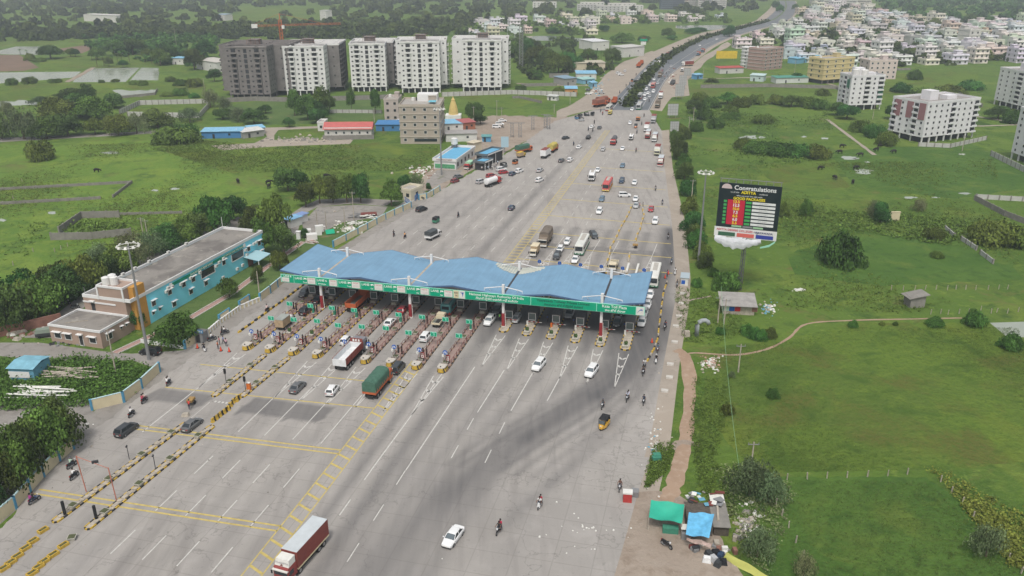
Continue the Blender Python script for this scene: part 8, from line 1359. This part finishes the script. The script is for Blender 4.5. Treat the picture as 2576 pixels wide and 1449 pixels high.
def trunk_mesh(seed,h=1.,r=.05):
 rg=random.Random(seed);mb=MB();top=(rg.uniform(-.08,.08),rg.uniform(-.08,.08),h*.62);mb.tube([(0,0,0),(rg.uniform(-.03,.03),0,h*.3),top],[r*1.3,r,r*.7],7)
 for k in range(5):a_=k*1.26+rg.uniform(-.3,.3);mb.tube([(top[0]*.8,top[1]*.8,h*rg.uniform(.42,.6)),(math.cos(a_)*.22,math.sin(a_)*.22,h*rg.uniform(.7,.85)),(math.cos(a_)*.42,math.sin(a_)*.42,h*rg.uniform(.9,1.05))],[r*.6,r*.4,r*.15],5)
 return mb.mesh('trunk',M_bark)
TR=[trunk_mesh(i)for i in range(4)]
pf=[];pt=[]
for k in range(16):
 a_=2*PI*k/16+.2;el=(.5,.1,-.3)[k%3]
 for j in range(9):
  q=(j+.5)/9;pf.append((math.cos(a_)*q,math.sin(a_)*q,el*q-.5*q*q));pt.append((.2*math.cos(a_),.2*math.sin(a_),1))
PF=np.array(pf);PN=np.array(pt)/1.02;t_=rng.uniform(.7,1.3,len(PF));PALM=leafmesh('crown',*cards(PF,PN,np.full(len(PF),.10),np.stack([t_,t_,t_],1)),ML[1])
def tree(x,y,ytop,w,kind,label,group,name='tree',cat='tree',clear=.32,xy=None):
 """a tree standing at survey point (x,y), w = crown width there"""
 X,Y=xy or G(x,y);d=math.sqrt(X*X+Y*Y+H*H);hm=max(1.2,HT(x,y,ytop));rw=w*d/FPX/2;hm=min(hm,rw*{'bush':1.25,'tall':4.4,'palm':9,'thorn':1.9,'spread':1.9}.get(kind,2.35));r=empty(name,(X,Y,0),random.uniform(0,6.28));tag(r,label,cat,group)
 if kind=='palm':
  MB().tube([(0,0,0),(.1,0,hm*.5),(0,0,hm*.88)],[.22,.16,.13],6).obj('trunk',M_bark,r);link('crown',PALM,r,(0,0,hm*.86),sc=(rw,rw,rw));return
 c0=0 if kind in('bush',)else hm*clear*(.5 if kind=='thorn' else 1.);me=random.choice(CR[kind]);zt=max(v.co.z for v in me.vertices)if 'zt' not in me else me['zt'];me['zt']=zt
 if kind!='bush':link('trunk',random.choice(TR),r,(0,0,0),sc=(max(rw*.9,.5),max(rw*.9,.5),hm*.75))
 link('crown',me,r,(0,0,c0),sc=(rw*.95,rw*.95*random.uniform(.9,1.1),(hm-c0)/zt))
def grove(items,desc,group,from_,**k):
 for i,it in enumerate(sorted(items,key=lambda q:q[0])):tree(*it[:5],f'{desc}, {nth(i)} from {from_}',group,**k)
grove([(160,1125,1000,112,'round'),(118,1158,1010,118,'round2'),(78,1190,1030,112,'round'),(38,1222,1050,120,'round2'),(2,1252,1070,112,'round'),(-35,1290,1100,112,'round')],'dense green roadside tree before the cream wall','roadside tree row','the lower corner',clear=.22)
grove([(452,868,782,120,'round2'),(578,748,695,56,'round2'),(651,712,662,40,'round'),(705,678,628,52,'round2'),(345,822,768,58,'round'),(768,655,640,14,'round'),(768,598,570,22,'round')],'tidy tree on the office lawn','lawn trees','the side road corner',clear=.25)
grove([(20,835,715,120,'round'),(70,800,705,110,'spread'),(125,790,690,110,'round2'),(170,755,665,100,'round'),(-20,800,690,100,'round'),(215,735,640,100,'spread'),(262,710,640,90,'round'),(300,690,615,90,'round2'),(340,668,600,90,'thorn'),(385,645,575,85,'thorn'),(425,630,560,85,'round'),(465,612,545,85,'round2'),(505,592,530,80,'round'),(545,580,485,100,'round2'),(590,555,490,80,'round'),(60,760,680,100,'round2'),(140,740,660,90,'round'),(250,670,610,80,'thorn'),(330,640,580,80,'thorn')],'leafy tree in the belt behind the office','tree belt behind the office','the annex end',clear=.2)
grove([(640,590,515,80,'round'),(690,600,475,95,'round2'),(665,640,530,80,'round2'),(715,640,560,70,'round'),(725,480,418,70,'round'),(755,478,425,60,'round'),(805,512,435,62,'round2'),(838,510,428,60,'round'),(873,510,425,62,'round2'),(908,510,430,66,'round'),(985,518,440,60,'round2'),(1045,472,434,44,'thorn'),(1078,482,458,20,'round'),(770,520,455,60,'round'),(1020,480,440,50,'round')],'green tree round the transformer yard','yard trees','the office side',clear=.25)
grove([(5,350,280,60,'round'),(62,350,268,95,'thorn'),(118,347,290,85,'round2'),(172,342,285,85,'round'),(240,338,292,50,'spread'),(298,340,285,75,'spread'),(345,336,280,60,'thorn'),(397,320,272,88,'round'),(478,306,268,60,'thorn'),(150,300,240,95,'round2'),(205,292,232,95,'round'),(235,300,238,90,'round2'),(285,272,232,62,'round'),(180,252,220,70,'round'),(222,250,208,50,'tall'),(105,262,240,60,'thorn'),(18,290,250,40,'thorn')],'full grown tree beside the village road','village road trees','the far field end',clear=.2)
grove([(102,402,348,72,'bush'),(440,358,315,120,'bush'),(415,352,322,60,'bush'),(470,350,308,70,'bush')],'broad shrub in the open green field','field shrubs','the far field end',name='shrub',cat='shrub')
grove([(30,214,195,30,'bush'),(75,210,192,38,'bush'),(138,208,197,36,'bush'),(255,208,200,20,'bush'),(290,206,198,24,'bush'),(340,212,200,30,'bush'),(360,215,200,28,'bush'),(430,205,190,30,'bush'),(455,215,198,40,'bush'),(490,218,195,44,'bush'),(455,240,220,38,'bush'),(420,242,230,36,'bush'),(490,246,232,30,'bush'),(100,155,145,34,'bush'),(75,152,132,30,'bush')],'low bush at the paddy edges','paddy bushes','the ploughed field',name='shrub',cat='shrub')
grove([(128,148,112,64,'round'),(178,142,120,26,'round2'),(190,143,122,24,'round'),(275,168,142,22,'round'),(310,170,150,26,'round'),(245,150,118,44,'round2'),(290,140,98,60,'round'),(335,138,95,60,'round'),(300,130,100,50,'round'),(370,150,120,30,'tall'),(405,165,118,50,'round2'),(430,158,112,50,'round'),(490,175,120,62,'round'),(540,205,172,36,'round'),(530,270,222,52,'thorn'),(565,280,240,40,'thorn'),(520,145,100,50,'round')],'dark tree among the paddies','paddy trees','the ploughed field')
grove([(52,138,122,12,'palm'),(68,138,124,12,'palm'),(245,168,132,18,'palm'),(262,166,138,16,'palm'),(298,165,130,20,'palm'),(308,163,133,18,'palm'),(326,155,128,18,'palm'),(382,160,138,16,'palm'),(365,158,134,16,'palm'),(285,160,138,14,'palm'),(232,152,130,16,'palm')],'fan palm standing among the paddies','paddy palms','the ploughed field',name='palm_tree',cat='palm')
grove([(742,292,222,44,'tall'),(775,302,232,60,'round2'),(812,290,212,56,'tall'),(795,300,250,70,'round'),(885,282,214,28,'tall'),(945,286,222,36,'tall'),(800,310,272,56,'round'),(728,320,294,34,'round'),(640,312,272,60,'round'),(600,305,268,60,'thorn'),(668,285,262,40,'round2'),(560,300,272,50,'round'),(1195,314,255,54,'round'),(1208,312,288,40,'round'),(830,282,240,50,'tall'),(1008,245,232,20,'round')],'loose crowned tree below the apartment towers','tower field trees','the grey tower')
grove([(1330,150,92,50,'round'),(1350,160,110,60,'round2'),(1378,172,118,70,'round'),(1405,185,130,70,'round2'),(1430,180,128,60,'round'),(1455,178,140,50,'round'),(1540,160,118,50,'round'),(1480,155,120,50,'round'),(1565,108,80,56,'spread'),(1520,80,62,30,'round'),(1310,235,213,36,'round'),(1405,235,218,36,'bush'),(1355,200,175,30,'round'),(1340,190,170,34,'round2'),(1680,95,68,40,'round2'),(1760,80,68,40,'round'),(1740,85,70,36,'round'),(1620,105,88,36,'round'),(1690,100,88,30,'round2'),(1290,145,100,50,'round2'),(1425,118,98,40,'round'),(1390,85,68,36,'round')],'bushy tree beside the outgoing highway','highway trees','the telecom tower',clear=.2)
grove([(1478,160,126,24,'palm'),(1500,160,124,26,'palm'),(1512,158,124,24,'palm'),(1464,158,132,22,'palm'),(1528,158,130,22,'palm'),(1380,128,100,20,'palm')],'coconut palm behind the shop row','coconut palms','the telecom tower',name='palm_tree',cat='palm')
grove([(1708,400,345,48,'round'),(1722,450,405,52,'round'),(1733,535,490,60,'round2'),(1742,580,530,68,'round'),(1752,625,575,60,'round2'),(1772,672,632,48,'round'),(1795,695,655,36,'bush'),(1700,372,330,34,'round'),(1695,350,325,24,'round2'),(1718,425,385,44,'round2'),(1728,492,450,52,'round'),(1746,605,560,60,'round'),(1764,650,605,56,'round2'),(1722,350,318,36,'round'),(1735,470,440,40,'bush'),(1752,720,690,36,'bush'),(1712,330,300,30,'bush')],'verge tree along the far kerb','verge trees','the hoardings',clear=.1)
grove([(1826,728,672,78,'bush'),(1840,722,690,50,'bush'),(1968,545,492,34,'round2'),(2027,545,490,38,'round2'),(2213,560,505,54,'round'),(2196,545,465,44,'thorn'),(2115,662,572,126,'bush'),(2500,612,545,115,'bush'),(2560,620,560,80,'bush'),(2358,648,630,36,'bush'),(1880,842,805,44,'bush'),(1905,852,812,50,'bush'),(1935,848,820,44,'bush'),(1885,1245,1150,120,'thorn'),(1930,1260,1170,90,'thorn'),(1905,1400,1310,90,'thorn'),(2020,1449,1390,70,'thorn'),(2480,1400,1310,90,'thorn'),(1812,840,800,30,'bush'),(2310,530,498,40,'thorn'),(2145,822,795,30,'bush'),(2218,818,795,16,'bush'),(2252,818,792,16,'bush'),(2350,818,795,50,'bush'),(2450,818,780,60,'bush'),(2540,875,838,70,'bush'),(1840,950,918,20,'thorn'),(1945,1000,960,40,'bush'),(1830,1040,1005,40,'bush'),(2350,600,570,60,'bush')],'shrubby tree in the big meadow','meadow trees','the far kerb',clear=.15)
grove([(1760,255,228,50,'bush'),(1790,270,240,60,'bush'),(1830,262,232,66,'round2'),(1865,268,240,60,'bush'),(1900,262,235,60,'bush'),(1950,262,236,50,'bush'),(1990,268,238,60,'round'),(2030,270,240,60,'bush'),(2060,275,248,50,'bush'),(1745,285,250,46,'round'),(1770,300,268,50,'bush'),(1800,322,295,50,'bush'),(1750,330,298,40,'bush'),(1840,300,280,60,'bush'),(1920,310,285,70,'bush'),(1870,375,345,60,'bush'),(1910,385,352,80,'bush'),(1960,390,355,90,'bush'),(2010,392,358,90,'bush'),(2055,398,362,70,'bush'),(2165,330,300,66,'bush'),(2200,345,308,60,'bush'),(2230,365,325,60,'bush'),(2130,300,262,60,'round'),(2105,290,255,46,'round'),(2245,300,262,50,'round'),(2180,335,310,40,'bush'),(2100,192,172,26,'round'),(2510,300,265,60,'round'),(2545,310,270,50,'bush'),(2265,232,205,50,'bush'),(2330,240,218,80,'bush'),(2390,235,212,80,'bush'),(2440,225,200,70,'bush'),(2300,200,172,40,'bush'),(1790,215,195,36,'round'),(1960,205,188,30,'round'),(2005,205,182,36,'round'),(2240,172,148,40,'round'),(1835,290,262,46,'round2'),(2070,240,222,40,'bush')],'tangled bush in the thickets round the apartment blocks','thickets','the far kerb',name='shrub',cat='shrub')
k_=0
for x,y,w_ in[(1888,145,26),(1855,120,34),(1835,92,34),(2155,150,30),(2105,115,28),(2060,125,26),(1975,145,20),(2160,118,30),(2205,108,34),(2245,140,44),(2260,150,30),(2295,145,30),(2320,155,26),(2340,110,24),(2390,86,24),(1952,22,24),(1962,30,22),(2000,24,18),(2375,120,26),(2440,150,24),(2480,152,32),(2100,95,20),(2020,100,22),(2150,80,20),(2240,62,26),(2310,72,30),(2350,70,30),(2400,60,36),(2440,64,36),(2490,66,30),(1990,130,22),(2050,60,18),(2420,140,20),(2540,150,26),(1925,90,20),(2200,155,22)]:
 tree(x,y,y-w_*.9,w_,random.choice(('round','round2')),f'dark round tree between the town houses, {nth(k_)} in the list along the town','trees among the town houses',clear=.15);scene.objects;k_+=1
def mass(name,pts,size,lab,mi,kind='stuff',up=.8,clump=7,cat='plants',parent=None):
 C,S,T=[],[],[]
 for X,Y,hgt in pts:
  t=rng.uniform(.55,1.35)
  n=clump;o=rng.normal(size=(n,3))*np.array([hgt*.55,hgt*.55,0]);z=np.abs(rng.normal(size=n))*hgt*.5+hgt*.15;C.append(np.array([X,Y,0])+o*1.+np.stack([z*0,z*0,z],1));S.append(np.full(n,size)*rng.uniform(.7,1.3,n)*(hgt**.5));T.append(np.full(n,t)*rng.uniform(.8,1.2,n))
 C=np.concatenate(C);Nn=rng.normal(size=C.shape)*.6;Nn[:,2]+=up;Nn/=np.linalg.norm(Nn,axis=1,keepdims=True);T=np.concatenate(T);V,Tn=cards(C,Nn,np.concatenate(S),np.stack([T*1.05,T,T*.85],1));me=leafmesh(name,V,Tn,ML[mi]);o=bpy.data.objects.new(name,me);COL.objects.link(o)
 if parent:o.parent=parent
 else:tag(o,lab,cat,kind=kind)
 return o
def fill(poly,n,h0,h1,thin=0.):
 P=[G(*p)for p in poly];xs=[p[0]for p in P];ys=[p[1]for p in P];out=[];ph_=random.uniform(0,9)
 while len(out)<n:
  x,y=random.uniform(min(xs),max(xs)),random.uniform(min(ys),max(ys))
  if inpoly(x,y,P)and(thin==0 or math.sin(x*.11+ph_)+math.sin(y*.07+x*.03)+random.uniform(-1,1)>thin):out.append((x,y,random.uniform(h0,h1)))
 return out
mass('undergrowth',fill([(-30,915),(200,900),(300,910),(392,932),(350,972),(300,1005),(232,1022),(-30,1035)],2600,.3,1.3,.2),.15,'thick weeds round the blue container and pipe heaps',1)
mass('weeds',fill([(1695,720),(1800,740),(1900,830),(1800,870),(1720,860),(1705,800)],900,.2,.6)+fill([(1690,900),(1725,910),(1710,1080),(1680,1180),(1625,1230),(1640,1150),(1670,1030)],1100,.15,.55,.4)+fill([(1745,950),(1850,960),(1800,1150),(1850,1300),(1760,1240),(1740,1100)],1100,.2,.6,.4),.13,'weeds along the verge and footpath',1)
mass('brambles',fill([(2330,1185),(2590,1150),(2620,1449),(2540,1420),(2440,1300),(2370,1210)],900,.3,.8,.3),.14,'brambles beyond the thorny fence row',2);mass('brambles',fill([(1790,1180),(1900,1160),(2000,1240),(1930,1449),(1880,1400),(1830,1280)],420,.3,.8,0.),.14,'brambles beside the tea stall rubble',3)
mass('tall_weeds',fill([(380,375),(520,354),(690,372),(960,360),(1106,370),(1090,400),(1050,425),(980,432),(760,428),(600,440),(430,388)],4200,.25,.6,-.2),.16,'tall dark weeds in the wet field',1)
mass('weeds',fill([(1700,260),(2080,250),(2100,400),(1950,420),(1720,440)],1600,.4,1.4,.5)+fill([(1960,520),(2250,540),(2480,560),(2380,620),(2200,590),(1960,575)],1300,.3,1.1,.3)+fill([(-20,560),(120,560),(100,640),(-20,660)],100,.3,.8,.4)+fill([(150,560),(310,560),(330,590),(160,600)],300,.4,1.5,.2),.2,'patchy weeds in the meadows',2)
mass('grass_tufts',fill([(1790,880),(1990,860),(2150,825),(2560,825),(2700,1150),(2400,1180),(1900,1190),(1770,1030)],9000,.1,.4,.3),.09,'tufts of longer grass in the big green plot',1,clump=4)
mass('grass_tufts',fill([(1800,1210),(2330,1210),(2600,1449),(1950,1449)],4500,.1,.4,.3),.09,'tufts of longer grass in the dark green plot',0,clump=4)
mass('grass_tufts',fill([(1730,420),(2500,400),(2576,700),(2300,790),(1980,780),(1800,700)],8000,.15,.7,.5),.16,'tufts of longer grass in the middle meadow',1,clump=5)
mass('grass_tufts',fill([(-30,370),(400,360),(900,440),(700,480),(400,620),(0,690)],8000,.15,.6,.5),.15,'tufts of longer grass in the fields behind the office',2,clump=5)
hp=smoothline([G(*p)for p in HED[:9]],10);pts=[]
for a,b in zip(hp,hp[1:]):
 L_=math.dist(a,b);
 for k in range(int(L_/1.6)+1):q=random.random();pts.append((a[0]+(b[0]-a[0])*q+random.uniform(-1.3,1.3),a[1]+(b[1]-a[1])*q+random.uniform(-1.3,1.3),random.uniform(1.6,3.2)))
hr=empty('median_hedge',(0,0,0));tag(hr,'long dark hedge of shrubs down the middle of the highway','hedge');mass('foliage',pts,.45,'',0,parent=hr,clump=14)
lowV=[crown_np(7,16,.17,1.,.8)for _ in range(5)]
def wood(name,poly,n,lab,mi,r0,r1,thin,avoid=()):
 Vs,Ts=[],[];base=fill(poly,n,r0,r1,thin)
 for X,Y,r in base:
  px,py=PX(X,Y)
  if any(inpoly(px,py,a)for a in avoid):continue
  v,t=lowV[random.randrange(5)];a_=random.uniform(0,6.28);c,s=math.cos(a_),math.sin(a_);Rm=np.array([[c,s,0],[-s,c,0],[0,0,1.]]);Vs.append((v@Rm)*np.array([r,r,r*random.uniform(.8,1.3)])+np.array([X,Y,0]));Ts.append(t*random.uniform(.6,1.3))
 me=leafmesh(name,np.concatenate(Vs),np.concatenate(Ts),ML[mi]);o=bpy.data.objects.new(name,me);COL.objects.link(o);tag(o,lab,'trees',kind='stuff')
CLR=[[(-40,112),(240,100),(520,142),(520,250),(-40,250)],[(560,18),(850,16),(850,34),(640,42)],[(575,42),(806,40),(806,62),(560,62)],[(1480,60),(1745,60),(1745,90),(1480,90)],[(545,90),(1300,90),(1300,260),(545,260)],[(1835,40),(2010,2),(2010,60),(1880,110)],[(1440,12),(1640,12),(1640,38),(1440,38)],TOWN]
wood('far_wood',[(-200,-14),(1950,-14),(1900,30),(1640,38),(1300,60),(1150,80),(540,95),(240,98),(-200,108)],1500,'hazy belts of trees covering the plain to the top of the view',0,6,12,.55,CLR)
wood('far_wood',[(2200,-14),(2800,-14),(2800,52),(2350,62),(2230,40)],420,'hazy trees beyond the town',0,6,12,.1,CLR)
wood('middle_wood',[(200,96),(545,92),(548,170),(420,165),(240,130)],230,'dark trees between paddies and grey tower',1,3.5,6.5,.1,CLR[1:2]);wood('middle_wood',[(-40,78),(560,70),(560,96),(200,100),(-40,108)],260,'belt of trees above the paddies',0,4,8,0.);wood('middle_wood',[(1280,98),(1560,100),(1540,190),(1330,200),(1290,160)],150,'trees between the telecom tower and the palms',0,3,6,.2,[[(1440,105),(1560,105),(1560,150),(1440,160)]])
wood('village_wood',TOWN2,300,'trees between the village houses beyond the pond',1,4,7,.2);wood('town_wood',TOWN,800,'small dark trees scattered among the town houses',0,3.5,7,.0);wood('middle_wood',[(820,60),(1200,60),(1180,88),(900,100),(560,100),(560,66)],420,'tree belt behind the tower roofs',0,5,9,-.2)
# ------------------------------------------------------------------ lettering becomes mesh; labels trimmed
dg=bpy.context.evaluated_depsgraph_get()
for o in[o for o in scene.objects if o.type=='FONT']:
 me=bpy.data.meshes.new_from_object(o.evaluated_get(dg));n=bpy.data.objects.new('lettering',me);COL.objects.link(n);n.parent=o.parent;n.location=o.location;n.rotation_euler=o.rotation_euler
 if not me.materials:me.materials.append(o.data.materials[0])
 bpy.data.objects.remove(o)
